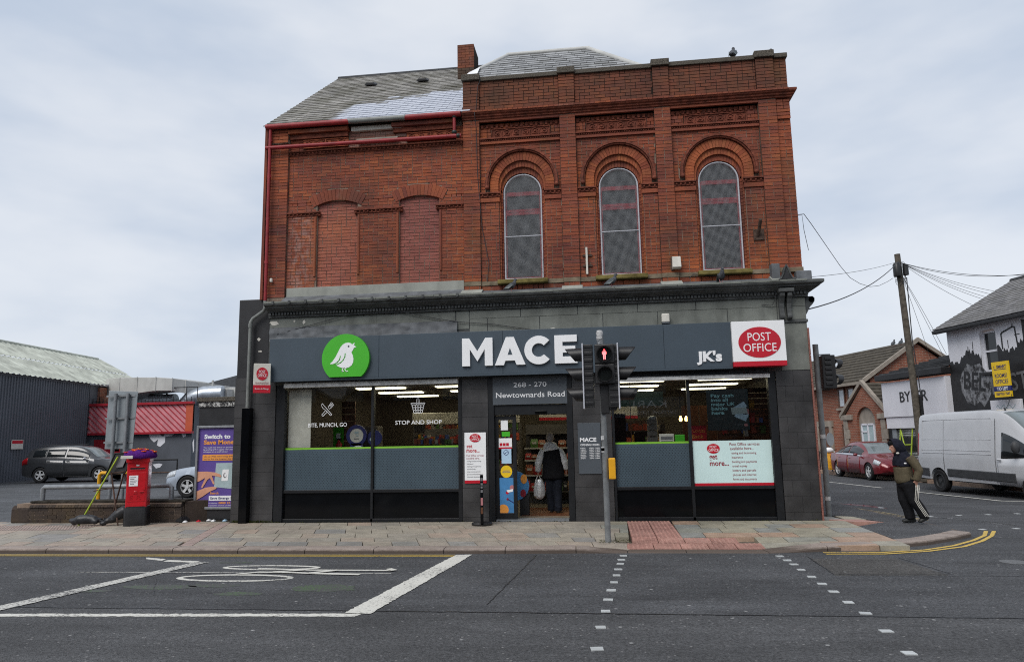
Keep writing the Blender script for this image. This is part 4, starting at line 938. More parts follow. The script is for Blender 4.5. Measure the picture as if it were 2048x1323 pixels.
def rows2(v):
    if v > s2 - .05: return None
    t = v / s2; y = .45 + 3.55 * t
    xl = -2.75 - .17 * (y - .45) / 2.3 if y < 2.75 else -2.92 + .69 * (y - 2.75) / 1.25
    return (xl + 4, 2.2 - 2.21 * t + 4)
slates('slate', (-4, .45, 9.35), (1, 0, 0), (0, 3.55, 3.05), rows2, .36, .24, 'slate_right', 9, rf2)
MB().tube([(-2.3, 4.0, 12.43), (.05, 4.0, 12.43)], .07, 8).build('ridge_tile', 'duct', rf2, smooth=50)
MB().tube([(-.01, 4.0, 12.43), (1.1, 2.22, 10.9), (2.2, .45, 9.38)], .07, 8).build('hip_tile', 'duct', rf2, smooth=50); MB().tube([(-2.25, 4.0, 12.43), (-2.9, 2.8, 11.40)], .06, 8).build('hip_tile', 'duct', rf2, smooth=50)
MB().add([(-3.12, 2.1, 10.9), (-2.86, 1.9, 10.68), (-2.86, 2.75, 11.45), (-3.2, 2.9, 11.4)], [(0, 1, 2, 3)]).build('lead_saddle', 'white', rf2)
MB().add([(-2.83, -.02, 8.95), (-2.83, 4.4, 12.5), (-2.83, 4.4, 11.5), (-2.83, -.02, 8.5)], [(0, 1, 2, 3)]).build('party_wall', 'brick', RB)
MB().add([(-2.98, 1.2, 9.86), (-2.84, 1.2, 9.98), (-2.84, 2.6, 11.1), (-2.98, 2.6, 10.98)], [(0, 1, 2, 3)]).build('lead_saddle', 'white', rf)
ch = MB().box(-3.52, -3.08, 3.01, 3.75, 10.4, 12.28).build('chimney', 'mortar', RB)
cb = []
for r in range(25):
    z = 10.5 + r * .0755
    if z > 12.3: break
    for x0, x1 in (((-3.53, -3.31), (-3.31, -3.07)) if r % 2 else ((-3.53, -3.42), (-3.42, -3.2), (-3.2, -3.07))): cb.append(((x0 + x1) / 2, 3.02, z, x1 - x0 - .009, .05, .067))
lay('brick', cb[::-1][:22], 'brick', ch, 60); lay('brick', cb[::-1][22:], 'brick_dark', ch, 60)

rq = random.Random(41)
def peel(cx, cz, rx, rz, y, n=13):
    MB().prism([(cx + rx * rq.uniform(.55, 1.2) * math.cos(i / n * 2 * PI), cz + rz * rq.uniform(.55, 1.2) * math.sin(i / n * 2 * PI)) for i in range(n)], y - .003, y + .002).build('peeled_patch', 'offwhite', RB)
for q in ((-7.08, 4.27, .11, .05, -.001), (-6.40, 4.27, .035, .05, -.001), (-6.62, 4.30, .025, .02, -.001), (-7.44, 3.92, .04, .04, .019), (-7.40, 3.66, .05, .018, .019), (-1.35, 3.90, .12, .02, -.001), (-.95, 3.92, .08, .02, -.001)): peel(*q)
# ---------------------------------------------------------------- shop front, all fixed to the building
def tiles(x0, x1, z1, cols, n=11, h=.29, y=0., off=False):
    w = (x1 - x0) / cols
    for r in range(n):
        zt = z1 - r * h; zb = max(zt - h, -.02)
        if zt < .03: break
        xs = [x0 + w * i for i in range(cols + 1)]
        if off and r % 2: xs = [x0] + [x0 + w * (i + .5) for i in range(cols)] + [x1]
        for a, b in zip(xs, xs[1:]):
            dy = rk.uniform(-.002, .002); MB().box(a + .0025, b - .0025, y + dy, y + .05, zb + .0025, zt - .0025).build('wall_tile', 'tile', RB)
    MB().box(x0 + .004, x1 - .004, y + .006, y + .4, -.3, z1).build('tile_bed', 'blackpaint', RB)
tiles(-7.94, -7.0, 3.08, 2); tiles(-2.89, -2.34, 2.99, 1); tiles(-.58, .20, 2.99, 1); tiles(3.48, 4.15, 2.90, 2, off=True, h=.305)
for i in range(7): MB().box(4.15, 4.185, -.03, .25, -.1 + i * .55 if i else -.3, .445 + i * .55).build('granite_block', 'granite', RB, bevel=.006)
MB().box(4.12, 4.17, .05, 9, -.3, 5).build('side_wall', 'housebrick', RB); MB().box(-7.2, 4.1, 8.8, 9.1, -.3, 9.4).build('rear_wall', 'housebrick', RB)
def shopwin(x0, x1, xm, zt, gl, mull):
    f = MB()
    for a, b in ((x0, gl[0]), (gl[1], x1)): f.box(a, b, .02, .2, -.05, zt)
    f.box(mull[0], mull[1], .05, .18, .0, zt); f.box(gl[0], gl[1], .06, .18, .595, .66); f.box(gl[0], gl[1], .05, .2, -.05, .065)
    f = f.build('shop_window', 'frame', RB, bevel=.006)
    for a, b in ((gl[0], mull[0]), (mull[1], gl[1])):
        MB().sheet([(a, .12, .655), (b, .12, .655), (b, .12, zt), (a, .12, zt)]).build('window_pane', 'glass', f)
        MB().box(a + .005, b - .005, .10, .13, .065, .595).build('lower_panel', 'blackgloss', f)
    return f
W1 = shopwin(-7.0, -2.895, 0, 3.0, (-6.80, -2.98), (-4.872, -4.818))
W2 = shopwin(.205, 3.475, 0, 3.0, (.26, 3.33), (1.73, 1.79))
def film(par, a, b):
    o = MB().box(a + .004, b - .004, .112, .118, .66, 1.505).build('window_film', 'dotpanel', par)
    MB().box(a + .004, b - .004, .110, .119, 1.507, 1.545).build('lime_strip', 'lime', par)
    d = MB(); r = 0; z = .70
    while z < 1.48:
        x = a + .035 + (.029 if r % 2 else 0)
        while x < b - .03: d.prism([(x + .0085 * math.cos(t * PI / 3), z + .0085 * math.sin(t * PI / 3)) for t in range(6)], .1105, .113); x += .058
        z += .034; r += 1
    d.build('dot_pattern', 'dottext', o, kind='stuff')
film(W1, -6.80, -4.872); film(W1, -4.818, -2.98); film(W2, .26, 1.73)
text('BITE, MUNCH, GO', -6.30, 1.985, .082, .116, 'white', W1, .87, bold=.004); text('STOP AND SHOP', -4.36, 2.0, .082, .116, 'white', W1, 1.01, bold=.004)
def stroke(pts, w, y, par, m='white', name='window_icon', mb=None):
    k = mb or MB()
    for (a, b), (c, d) in zip(pts, pts[1:]):
        v = Vector((c - a, d - b)); v.normalize(); n = Vector((-v.y, v.x)) * w / 2; e = v * w * .4
        k.prism([(a - n.x - e.x, b - n.y - e.y), (c - n.x + e.x, d - n.y + e.y), (c + n.x + e.x, d + n.y + e.y), (a + n.x - e.x, b + n.y - e.y)], y, y + .0015)
    return k
ic = MB(); fx = lambda zx, zy: (-6.005 + (zx - 745) * .00112, 2.505 - (zy - 365) * .00112)
for P_ in ([(755, 378), (745, 430), (790, 490), (820, 500), (930, 615), (955, 598), (755, 378)], [(828, 515), (750, 600), (775, 628), (858, 545)], [(885, 470), (880, 445), (940, 362)], [(905, 430), (962, 378)], [(925, 445), (975, 392)], [(990, 408), (935, 470), (900, 488)]): stroke([fx(*q) for q in P_], .011, .1165, W1, mb=ic)
ic.build('cutlery_icon', 'white', W1)
ic = MB(); fx = lambda zx, zy: (-4.03 + (zx - 1160) * .00268, 2.55 - (zy - 232) * .0026)
for P_ in ([(1163, 272), (1278, 272), (1272, 285), (1168, 285), (1163, 272)], [(1172, 285), (1188, 352), (1256, 352), (1270, 285)], [(1198, 285), (1206, 350)], [(1221, 285), (1222, 350)], [(1246, 285), (1239, 350)], [(1178, 308), (1266, 308)], [(1182, 330), (1261, 330)], [(1212, 280), (1212, 240), (1220, 232), (1230, 240), (1230, 280)]): stroke([fx(*q) for q in P_], .012, .1165, W1, mb=ic)
ic.build('basket_icon', 'white', W1)
# shutters rolled up under the sign
for x0, x1, zb, m_ in ((-6.79, -2.95, 2.83, 'shutter'), (.25, 3.36, 2.77, 'shutterd')):
    f = MB(); z = zb + .09; i = 0
    while z < 3.02: f.side([(.02, z), (-.006, z + .008), (-.006, z + .03), (.02, z + .037)], x0, x1); z += .039
    f.box(x0, x1, .02, .09, zb, 3.0); f = f.build('roller_shutter', m_, RB, kind='stuff')
    MB().box(x0 + .01, x1 - .01, -.10, .07, zb, zb + .075).build('bottom_rail', 'railsteel', f, bevel=.006); MB().tube([(x0 + .01, -.085, zb + .088), (x1 - .01, -.085, zb + .088)], .014, 6).build('shutter_bead', m_, f)
# entrance
D = MB(); D.box(-2.335, -2.215, .0, .3, -.05, 3.0); D.box(-.712, -.585, .0, .3, -.05, 3.0); D.box(-2.215, -.712, .04, .28, 2.145, 2.355); D = D.build('entrance_frame', 'frame', RB, bevel=.006)
MB().box(-1.36, -1.12, -.01, .05, 2.17, 2.225).build('door_sensor', 'blackgloss', D, bevel=.008)
MB().box(-2.2, -.72, .0, .35, .0, .035).build('threshold', 'steel', D)
for x0, x1 in ((-2.24, -1.56), (-1.45, -.68)): MB().box(x0, x1, -.12, -.02, 2.955, 3.015).build('strip_light', 'offwhite', D, bevel=.01)
L_ = MB(); L_.box(-2.215, -2.14, .09, .14, .035, 2.135); L_.box(-1.845, -1.77, .09, .14, .035, 2.135); L_.box(-2.14, -1.845, .09, .14, .035, .16); L_.box(-2.14, -1.845, .09, .14, 2.05, 2.135)
L_ = L_.build('sliding_door', 'frame', D, bevel=.004)
MB().sheet([(-2.14, .115, .16), (-1.845, .115, .16), (-1.845, .115, 2.05), (-2.14, .115, 2.05)]).build('door_pane', 'glass', L_)
zz = lambda zy: 2.135 - (zy - 65) * (2.10 / (1245 - 65)); xx = lambda zx: -2.215 + (zx - 45) * .00178
def sticker(n, zx0, zy0, zx1, zy1, m_, y=.105, lab=None): return MB().box(xx(zx0), xx(zx1), y, y + .004, zz(zy1), zz(zy0)).build(n, m_, L_, label=lab)
sticker('notice', 115, 113, 198, 232, 'white'); sticker('sticker', 125, 250, 220, 305, 'green'); sticker('sticker', 82, 325, 242, 430, 'white', lab='white and red sticker'); sticker('sticker', 82, 428, 242, 447, 'pored', .104)
for i in range(3): sticker('sticker', 98 + i * 38, 380, 130 + i * 38, 415, 'pored', .1035)
sticker('notice', 118, 447, 233, 616, 'paleblue'); MB().prism(circ(xx(172), zz(490), .055), .1035, .105).build('printed_emblem', 'navy', L_); MB().prism(circ(xx(172), zz(490), .045), .1025, .1035).build('printed_emblem', 'paleblue', L_); stroke([(xx(150), zz(505)), (xx(195), zz(478))], .012, .102, L_).build('printed_emblem', 'navy', L_)
MB().prism(circ(xx(172), zz(707), .12, .125), .1025, .106).build('sticker', 'yellow', L_, label='round yellow sticker')
for i, w in enumerate((.14, .17)): MB().box(xx(172) - w / 2, xx(172) + w / 2, .1015, .1025, zz(702 + i * 18), zz(694 + i * 18)).build('printed_line', 'greytext', L_)
sticker('food_poster', 90, 780, 255, 1185, 'blueprint')
for n_, c, r_, m_ in (('printed_bowl', (130, 1140), .11, 'orange'), ('printed_berry', (178, 948), .03, 'pored'), ('printed_drink', (235, 890), .05, 'pinktext'), ('printed_berry', (182, 1020), .025, 'letterred')):
    cx, cz = xx(c[0]), zz(c[1]); MB().prism([(min(max(x, xx(92)), xx(253)), max(z, zz(1180))) for x, z in circ(cx, cz, r_)], .1025, .1045).build(n_, m_, L_)
stroke([(xx(190), zz(1025)), (xx(248), zz(1060))], .02, .102, L_).build('printed_spoon', 'navy', L_); MB().prism([(xx(170), zz(920)), (xx(245), zz(905)), (xx(245), zz(935)), (xx(185), zz(945))][::-1], .102, .1035).build('printed_drink', 'white', L_)

# ---- interior
I = MB().box(-7.1, 4.05, .25, 8.8, -.1, .03).build('shop_floor', 'floor', RB); MB().box(-7.1, 4.05, .3, 8.8, 2.96, 3.1).build('shop_ceiling', 'ceiling', RB)
MB().box(-7.1, -6.98, .3, 8.8, 0, 3).build('shop_wall', 'intwall', RB); MB().box(3.95, 4.1, .3, 8.8, 0, 3).build('shop_wall', 'intwall', RB); MB().box(-7, 4, 7.6, 7.7, 0, 3).build('shop_wall', 'intwall', RB)
for y in (2.4, 4.2, 6.0):
    for x in (-5.4, -3.4, -1.3, .9, 2.9): MB().box(x - .6, x + .6, y - .14, y + .14, 2.93, 2.965).build('ceiling_light', 'lamp', RB)
MB().box(-6.78, -6.27, .19, .2, 1.55, 2.80).build('roller_blind', 'offwhite', W1)
for i in range(14): MB().box(-6.25, -5.92, 2.0, 2.05, .4 + i * .16, .54 + i * .16).build('wall_board', 'woodbrown', RB)
def shelf(x0, x1, y, zs, depth, name, lab, zt=1.95):
    t = thing(name, lab, 'shelf unit', ((x0 + x1) / 2, y, .03)); MB().box(x0, x1, y + depth, y + depth + .03, .03, zt).build('back_panel', 'shelf', t)
    for z in zs: MB().box(x0, x1, y, y + depth, z - .03, z).build('shelf', 'shelf', t)
    return t
ORD = 'zeroth first second third fourth fifth sixth seventh eighth ninth tenth eleventh twelfth'.split()
rgd = random.Random(4); GC = ['red', 'orange', 'blue', 'cream', 'green', 'brown', 'black', 'bright orange-red']
def stock(name, lab, cat, x0, x1, y, z, hmax, wmin, wmax, group=None, single=False, fill=.92):
    boxes = []; x = x0
    while x < x1 - wmin:
        w = rgd.uniform(wmin, wmax); h = hmax * rgd.uniform(.6, 1)
        if rgd.random() < fill: boxes.append((x, x + w, h, rgd.randrange(8)))
        x += w + rgd.uniform(.004, .02)
    if single:
        for x, xe, h, k in boxes:
            o = MB().loft([[(x, y, z), (xe, y, z), (xe, y + .1, z), (x, y + .1, z)], [(x - .005, y - .02, z + h * .5), (xe + .005, y - .02, z + h * .5), (xe + .005, y + .11, z + h * .5), (x - .005, y + .11, z + h * .5)], [(x + .01, y + .03, z + h), (xe - .01, y + .03, z + h), (xe - .01, y + .06, z + h), (x + .01, y + .06, z + h)]]).build(name, 'goods%d' % k, cat=cat, label=lab, group=group)
            o['label'] = '%s packet, %s from the left on the %s shelf inside the doorway' % (GC[k], ORD[len([1 for q in boxes if q[0] <= x])], {.35: 'lowest', .75: 'second lowest', 1.12: 'middle', 1.42: 'upper'}[z])
            MB().box(x + (xe - x) * .2, xe - (xe - x) * .2, y - .021, y - .019, z + h * .42, z + h * .66).build('printed_label', 'offwhite', o)
    else:
        for k in range(8):
            mb = MB()
            for x, xe, h, kk in boxes:
                if kk == k: mb.box(x, xe, y, y + .15, z, z + h)
            if mb.v: tag(mb.build(name, 'goods%d' % k, kind='stuff'))
SH = shelf(-4.8, -2.3, 4.0, (.5, .95, 1.4, 1.62), .4, 'wall_shelf', 'long shelf of packets seen low in the left shop window')
for z in (.5, .95, 1.4, 1.63): stock('packets', '', '', -4.78, -2.32, 3.98, z, .17, .035, .09)
SD = shelf(-1.95, -.62, 3.3, (.35, .75, 1.12, 1.42, 1.78), .4, 'gondola_shelf', 'shelf of sweets and snacks facing the open doorway', 2.0)
lab_ = 'bright snack packet on the shelves seen through the open doorway'
stock('snack_packet', lab_, 'packet', -1.93, -.64, 3.3, .75, .33, .16, .26, 'snack packets inside the doorway', True)
stock('snack_packet', lab_, 'packet', -1.93, -.64, 3.3, 1.12, .20, .10, .18, 'snack packets inside the doorway', True)
stock('snack_packet', lab_, 'packet', -1.93, -.64, 3.3, 1.42, .26, .10, .22, 'snack packets inside the doorway', True)
stock('snack_packet', lab_, 'packet', -1.93, -.64, 3.3, .35, .30, .10, .2, 'snack packets inside the doorway', True)
for z in (1.12, 1.42, .75): MB().box(-1.95, -.62, 3.285, 3.295, z - .035, z + .0).build('price_strip', 'offwhite', SD)
pc = thing('counter_header', 'cream header board with a red strip above the counter inside the doorway', 'sign', (-1.1, 5.5, 2.1)); MB().box(-1.75, 1.0, 5.5, 5.56, 2.22, 2.62).build('header_board', 'offwhite', pc); MB().box(-1.75, 1.0, 5.485, 5.55, 2.14, 2.22).build('header_strip', 'pored', pc); text('postoffice.co.uk', -.86, 2.36, .12, 5.495, 'letterred', pc, .95, 'C')
cs = thing('counter_screen', 'glazed counter screen behind the snack shelf', 'screen', (-.7, 5.6, .03))
for x in (-1.3, -.55, .2): MB().box(x, x + .7, 5.62, 5.64, 1.2, 2.0).build('screen_pane', 'printgrey', cs)
MB().box(-1.8, 1.0, 5.6, 5.66, .03, 1.2).build('counter_front', 'shelf', cs)
ds = thing('round_display_stand', 'round food display stand just inside the sliding door', 'display', (-1.70, .75, .03)); MB().prism(circ(-1.90, .66, .31), .75, .78).build('display_disc', 'blueprint', ds); MB().prism(circ(-1.70, .80, .07, .10), .74, .75).build('printed_food', 'orange', ds); MB().prism(circ(-1.72, .50, .06, .08), .74, .75).build('printed_food', 'letterred', ds); MB().box(-1.80, -1.6, .78, .9, .03, .5).build('stand_foot', 'blackpaint', ds)
dm = MB().box(-1.75, -.75, .7, 2.4, .03, .042).build('door_mat', 'woodbrown', cat='mat', label='dark mat on the shop floor inside the doorway')
# window display stands and pieces behind the panes
bs = thing('blue_display_stand', 'blue window display stand with a large round face and ring arms', 'display', (-5.25, .75, .03))
MB().lathe([(.16, 0), (.235, 0), (.24, .03), (.16, .03)], 26, (-5.42, .70, 1.79), 'y', ring=True).build('ring', 'navy', bs, smooth=40); MB().prism(circ(-5.42, 1.79, .158), .71, .73).build('round_face', 'offwhite', bs)
MB().prism([(-5.62, 1.40), (-5.22, 1.40), (-5.30, 1.62), (-5.54, 1.62)], .70, .74).build('neck', 'navy', bs); MB().prism(circ(-5.02, 1.73, .17), .76, .79).build('side_disc', 'navy', bs); MB().prism(circ(-5.08, 1.70, .05, .04), .745, .76).build('side_boss', 'printgrey', bs)
MB().prism(circ(-5.38, 1.44, .16, .13, a0=0, a1=PI), .69, .70).build('lower_disc', 'white', bs); MB().box(-5.6, -5.2, .72, .9, .03, 1.42).build('stand_body', 'navy', bs)
for i, (x, z, w) in enumerate(((-5.42, 1.83, .09), (-5.40, 1.78, .06), (-5.42, 1.71, .12))): MB().box(x - w / 2, x + w / 2, .705, .71, z, z + .02 if i else z + .05).build('printed_line', 'printgrey' if i < 2 else 'greytext', bs)
gp = MB().box(-6.42, -6.16, 1.9, 1.92, 1.3, 2.0).build('green_wall_poster', 'green', cat='poster', label='narrow green poster on the wall beside the blind'); gp2 = MB().box(-6.34, -6.24, 1.89, 1.9, 1.72, 1.86).build('printed_line', 'white', gp)
fe = thing('fire_extinguisher', 'red fire extinguisher under the green poster', 'fire extinguisher', (-6.24, 1.8, 1.3)); MB().lathe([(0, 0), (.07, 0), (.075, .02), (.075, .3), (.03, .37), (.02, .42), (0, .42)], 14, (-6.24, 1.8, 1.3)).build('cylinder', 'pored', fe, smooth=40); MB().box(-6.29, -6.19, 1.78, 1.82, 1.70, 1.74).build('handle', 'blackpaint', fe)
fr = thing('drinks_fridge', 'dark glass-fronted fridge at the back of the left window', 'fridge', (-5.75, 2.4, .03)); MB().box(-6.05, -5.5, 2.4, 2.9, .03, 2.02).build('cabinet', 'shelf', fr, bevel=.01); MB().box(-5.98, -5.57, 2.385, 2.4, .2, 1.9).build('fridge_door', 'darkglass', fr)
# right window
rk_ = thing('leaflet_rack', 'grey leaflet rack behind the right window', 'rack', (1.2, 1.2, .03)); MB().box(1.0, 1.22, 1.2, 1.5, .03, 2.1).build('rack_column', 'shutter', rk_, bevel=.08)
for i in range(5): MB().box(.98, 1.18, 1.12, 1.2, 1.4 + i * .13, 1.5 + i * .13).build('leaflet_tray', 'shelf', rk_)
lb = thing('leaflet_box', 'white and green leaflet boxes on the ledge behind the right window', 'box', (1.45, .5, 1.45)); MB().box(1.18, 1.48, .5, .6, 1.46, 1.70).build('box', 'offwhite', lb, bevel=.01); MB().box(1.5, 1.7, .5, .6, 1.5, 1.68).build('box', 'green', lb, bevel=.01)
for i in range(2): MB().box(1.21, 1.45, .49, .5, 1.50 + i * .09, 1.56 + i * .09).build('printed_line', 'greytext', lb)
lk = thing('local_bank_sign', 'red sign with yellow words hanging behind the right window', 'sign', (2.05, 1.2, 1.5)); MB().box(1.86, 2.24, 1.2, 1.22, 1.50, 1.86).build('sign_board', 'pored', lk); text('Local', 1.95, 1.72, .085, 1.195, 'orange', lk, .25); text('Bank', 1.93, 1.59, .085, 1.195, 'orange', lk, .25)
for i, x in enumerate((1.72, 1.84)):
    b_ = thing('pendant_bulb', 'warm glowing filament bulb, %s of the two behind the right window' % ('left' if i == 0 else 'right'), 'light bulb', (x, 1.3, 2.02), group='pendant bulbs'); MB().lathe([(0, -.06), (.03, -.045), (.036, 0), (.02, .04), (.015, .06)], 10, (x, 1.3, 2.02)).build('bulb', 'bulb', b_, smooth=50); MB().tube([(x, 1.3, 2.07), (x, 1.3, 2.9)], .006, 5).build('flex', 'cable', b_)
wc = thing('wooden_cabinet', 'tall dark wooden cabinet at the back of the right window', 'cabinet', (2.6, 2.6, .03))
for i in range(10): MB().box(1.9 + i * .2, 2.08 + i * .2, 2.6, 2.65, .03, 2.35).build('cabinet_panel', 'woodbrown', wc)
SB = shelf(-.1, 1.6, 3.6, (.6, 1.1, 1.5, 1.8), .4, 'back_shelf', 'shelf of goods at the back of the right window', 2.05)
for z in (1.1, 1.5, 1.8): stock('packets', '', '', -.08, 1.58, 3.58, z, .2, .06, .14)
for x in (3.0, 3.14, 3.26): stock('packets', '', '', x, x + .12, 1.0, 1.62 if x < 3.1 else 1.9, .14, .05, .09)
MB().box(.62, .635, 1.0, 1.015, 1.3, 2.9).build('display_rail', 'woodbrown', RB); MB().box(.27, .52, 1.0, 1.04, .1, 2.15).build('inner_door', 'blackgloss', RB)
pcash = thing('cash_poster', 'dark poster about paying cash into banks, hung behind the right window', 'poster', (2.54, .17, 1.75))
MB().box(2.13, 2.95, .165, .172, 1.75, 2.57).build('poster_sheet', 'posterdark', pcash)
for i, (s, w) in enumerate((('Pay cash', .45), ('into all', .33), ('major UK', .47), ('banks', .32), ('here', .25))): text(s, 2.22, 2.415 - .0865 * i, .064, .162, 'cyantext', pcash, w, bold=.02 if i < 4 else .035)
for i, w in enumerate((.26, .2)): text('Please ask at the counter for' if i == 0 else 'more information', 2.24, 2.0 - i * .03, .016, .163, 'greytext', pcash, w)
for q, m_ in (([(2.62, 2.18), (2.86, 2.32), (2.92, 2.22), (2.72, 2.1)], 'paleblue'), ([(2.66, 2.02), (2.88, 1.92), (2.95, 2.06), (2.70, 2.12)], 'paleblue'), ([(2.60, 2.20), (2.90, 2.20), (2.93, 2.08), (2.62, 2.06)][::-1], 'printgrey'), ([(2.84, 2.20), (2.95, 2.16), (2.95, 2.06), (2.84, 2.06)][::-1], 'pinktext')): MB().prism(q, .160 if m_ == 'printgrey' else .1625, .165).build('printed_note', m_, pcash)
MB().prism(circ(2.88, 1.85, .04, .03), .162, .165).build('printed_oval', 'pinktext', pcash); text('Post Office', 2.82, 1.86, .014, .163, 'greytext', pcash, .16, 'R'); text('For the everyday', 2.82, 1.835, .014, .163, 'greytext', pcash, .14, 'R')

# ---------------------------------------------------------------- signs
F = thing('fascia_sign', 'long slate grey shop sign with a green bird badge and raised white letters', 'sign', (-2.2, -.25, 2.99))
for x0, x1 in ((-7.05, -4.62), (-4.615, -1.98), (-1.975, 1.30), (1.305, 2.62)): MB().box(x0, x1, -.25, -.02, 2.99, 3.885).build('sign_panel', 'fascia', F, bevel=.004)
MB().box(-7.05, 2.62, -.253, -.02, 2.955, 2.99).build('sign_return', 'fascia', F)
a0 = -math.asin(.385 / .515)
def badge(r, y0, y1, n, m_, par):
    c = circ(-5.32, 3.402, r, r, 40, a0, PI - a0); return MB().prism(c, y0, y1).build(n, m_, par)
bd = badge(.52, -.33, -.25, 'bird_badge', 'green', F)
bz = lambda zx, zy: (-5.32 + (zx - 992) * .00277, 3.455 - (zy - 517) * .0027)
bird = [(1063, 415), (1059, 438), (1078, 450), (1058, 457), (1050, 474), (1039, 492), (1049, 512), (1056, 540), (1054, 568), (1043, 592), (1022, 607), (995, 615), (968, 612), (942, 602), (918, 588), (948, 584), (905, 577), (872, 580), (874, 574), (893, 555), (915, 522), (935, 482), (952, 448), (970, 427), (992, 416), (1014, 413), (1034, 419), (1044, 430)]
MB().prism([bz(*q) for q in bird][::-1], -.336, -.33).build('bird', 'white', bd)
for P_ in ([(953, 520), (946, 545), (930, 565), (908, 578)], [(990, 500), (988, 525), (975, 550), (955, 570), (922, 584)]): stroke([bz(*q) for q in P_], .020, -.3385, bd).build('feather_line', 'green', bd)
for P_ in ([(974, 612), (966, 637), (979, 637)], [(986, 612), (997, 638), (1012, 638)]): stroke([bz(*q) for q in P_], .018, -.336, bd).build('bird_leg', 'white', bd)
MB().prism(circ(*bz(1016, 443), .019), -.3385, -.336).build('bird_eye', 'plaque', bd)
def letter(poly, hole=None):
    if hole is None: return MB().prism(poly, -.305, -.25).build('letter', 'white', F, bevel=.003)
z0, z1 = 3.155, 3.735
letter([(-2.82, z0), (-2.655, z0), (-2.655, 3.50), (-2.50, 3.25), (-2.345, 3.50), (-2.345, z0), (-2.18, z0), (-2.18, z1), (-2.33, z1), (-2.50, 3.46), (-2.67, z1), (-2.82, z1)])
lt = MB()
lt.prism([(-2.135, z0), (-1.95, z0), (-1.915, 3.245), (-1.72, 3.245), (-1.685, z0), (-1.50, z0), (-1.735, z1), (-1.90, z1)], -.305, -.25)
o_ = lt.build('letter', 'white', F, bevel=.003); MB().prism([(-1.868, 3.365), (-1.767, 3.365), (-1.8175, 3.51)], -.3065, -.30).build('letter_counter', 'fascia', o_)
CC = (-1.225, 3.445); co_ = [(CC[0] + .295 * math.cos(t), CC[1] + .295 * math.sin(t)) for t in [.72 + (2 * PI - 1.44) * i / 36 for i in range(37)]]; ci_ = [(CC[0] + .14 * math.cos(t), CC[1] + .14 * math.sin(t)) for t in [.72 + (2 * PI - 1.44) * i / 30 for i in range(31)]]
letter(co_ + ci_[::-1])
letter([(-.90, z0), (-.44, z0), (-.44, 3.295), (-.735, 3.295), (-.735, 3.375), (-.475, 3.375), (-.475, 3.51), (-.735, 3.51), (-.735, 3.595), (-.44, 3.595), (-.44, z1), (-.90, z1)])
text("JK's", 1.93, 3.115, .185, -.275, 'white', F, .49, bold=.045, depth=.025)
def po_oval(cx, cz, rx, rz, y, par, fs=1.):
    MB().prism(circ(cx, cz, rx, rz, 40), y - .006, y).build('red_oval', 'pored', par)
    text('POST', cx, cz + rz * .10, rz * .52, y - .008, 'white', par, rx * 1.10, 'C', bold=.0); text('OFFICE', cx, cz - rz * .60, rz * .52, y - .008, 'white', par, rx * 1.56, 'C', bold=.0)
PO = thing('square_sign', 'white square sign with a red oval, at the right end of the long grey sign', 'sign', (3.13, -.33, 2.98)); MB().box(2.625, 3.64, -.33, -.02, 3.075, 3.875).build('sign_panel', 'white', PO, bevel=.004); MB().box(2.625, 3.64, -.332, -.02, 2.98, 3.073).build('red_stripe', 'pored', PO, bevel=.004); po_oval(3.145, 3.45, .405, .305, -.33, PO)
PS = thing('projecting_sign', 'white box sign with a red circle mounted on the grey pipe at the left end', 'sign', (-7.3, -.4, 2.7), None)
k = MB(); k.box(-.17, .17, -.06, .06, 0, .62); k.xf(0, Matrix.Translation((-7.13, -.4, 2.715)) @ Matrix.Rotation(.50, 4, 'Z')); k.build('sign_box', 'offwhite', PS, bevel=.006)
# lettering of the box sign is built flat, then turned with the box
mt = Matrix.Translation((-7.13, -.4, 2.715)) @ Matrix.Rotation(.50, 4, 'Z')
ps0 = set(PS.children); k = MB(); k.box(-.172, .172, -.064, .0, -.002, .165); k.xf(0, mt); k.build('red_stripe', 'pored', PS)
k = MB(); k.prism(circ(.0, .40, .115, .135, 30), -.068, -.06); k.xf(0, mt); k.build('red_oval', 'pored', PS)
for s, z, h, w, m_ in (('POST', .415, .06, .13, 'white'), ('OFFICE', .335, .06, .175, 'white'), ('Newtownards Road', .195, .03, .27, 'letterred'), ('Bureau de Change', .07, .032, .27, 'white')):
    o = text(s, 0, z, h, -.071, m_, PS, w, 'C'); og_ = ORG[PS.name]
    for v in o.data.vertices: v.co = mt @ (v.co + og_) - og_
AD = thing('address_sign', 'grey sign over the entrance with the street number and road name', 'sign', (-1.46, .0, 2.36)); MB().box(-2.235, -.685, -.005, .05, 2.357, 2.945).build('sign_panel', 'plaque', AD, bevel=.004); text('268 - 270', -1.45, 2.72, .095, -.007, 'white', AD, .69, 'C', bold=.004); text('Newtownards Road', -1.45, 2.505, .108, -.007, 'white', AD, 1.43, 'C', bold=.004)
OH = thing('opening_hours_sign', 'tall grey opening hours board on the tiled pillar behind the signal pole', 'sign', (-.26, -.02, .93)); MB().box(-.49, -.03, -.02, .0, .93, 1.95).build('sign_panel', 'plaque', OH, bevel=.003); text('MACE', -.45, 1.575, .075, -.022, 'white', OH, .33, bold=.035); text('OPENING HOURS', -.445, 1.492, .036, -.022, 'white', OH, .385, bold=.02)
for i, d in enumerate(('MONDAY', 'TUESDAY', 'WEDNESDAY', 'THURSDAY', 'FRIDAY', 'SATURDAY', 'SUNDAY')):
    text(d, -.445, 1.435 - i * .034, .019, -.022, 'white', OH, .1 + .007 * len(d) - .04, bold=.02); text('6:00AM - 11:00PM' if i < 6 else '7:00AM - 11:00PM', -.265, 1.435 - i * .034, .019, -.022, 'white', OH, .205, bold=.02)
services = ('saving and borrowing', 'insurance', 'banking and payments', 'travel money', 'letters and parcels', 'phones and internet', 'forms and documents')
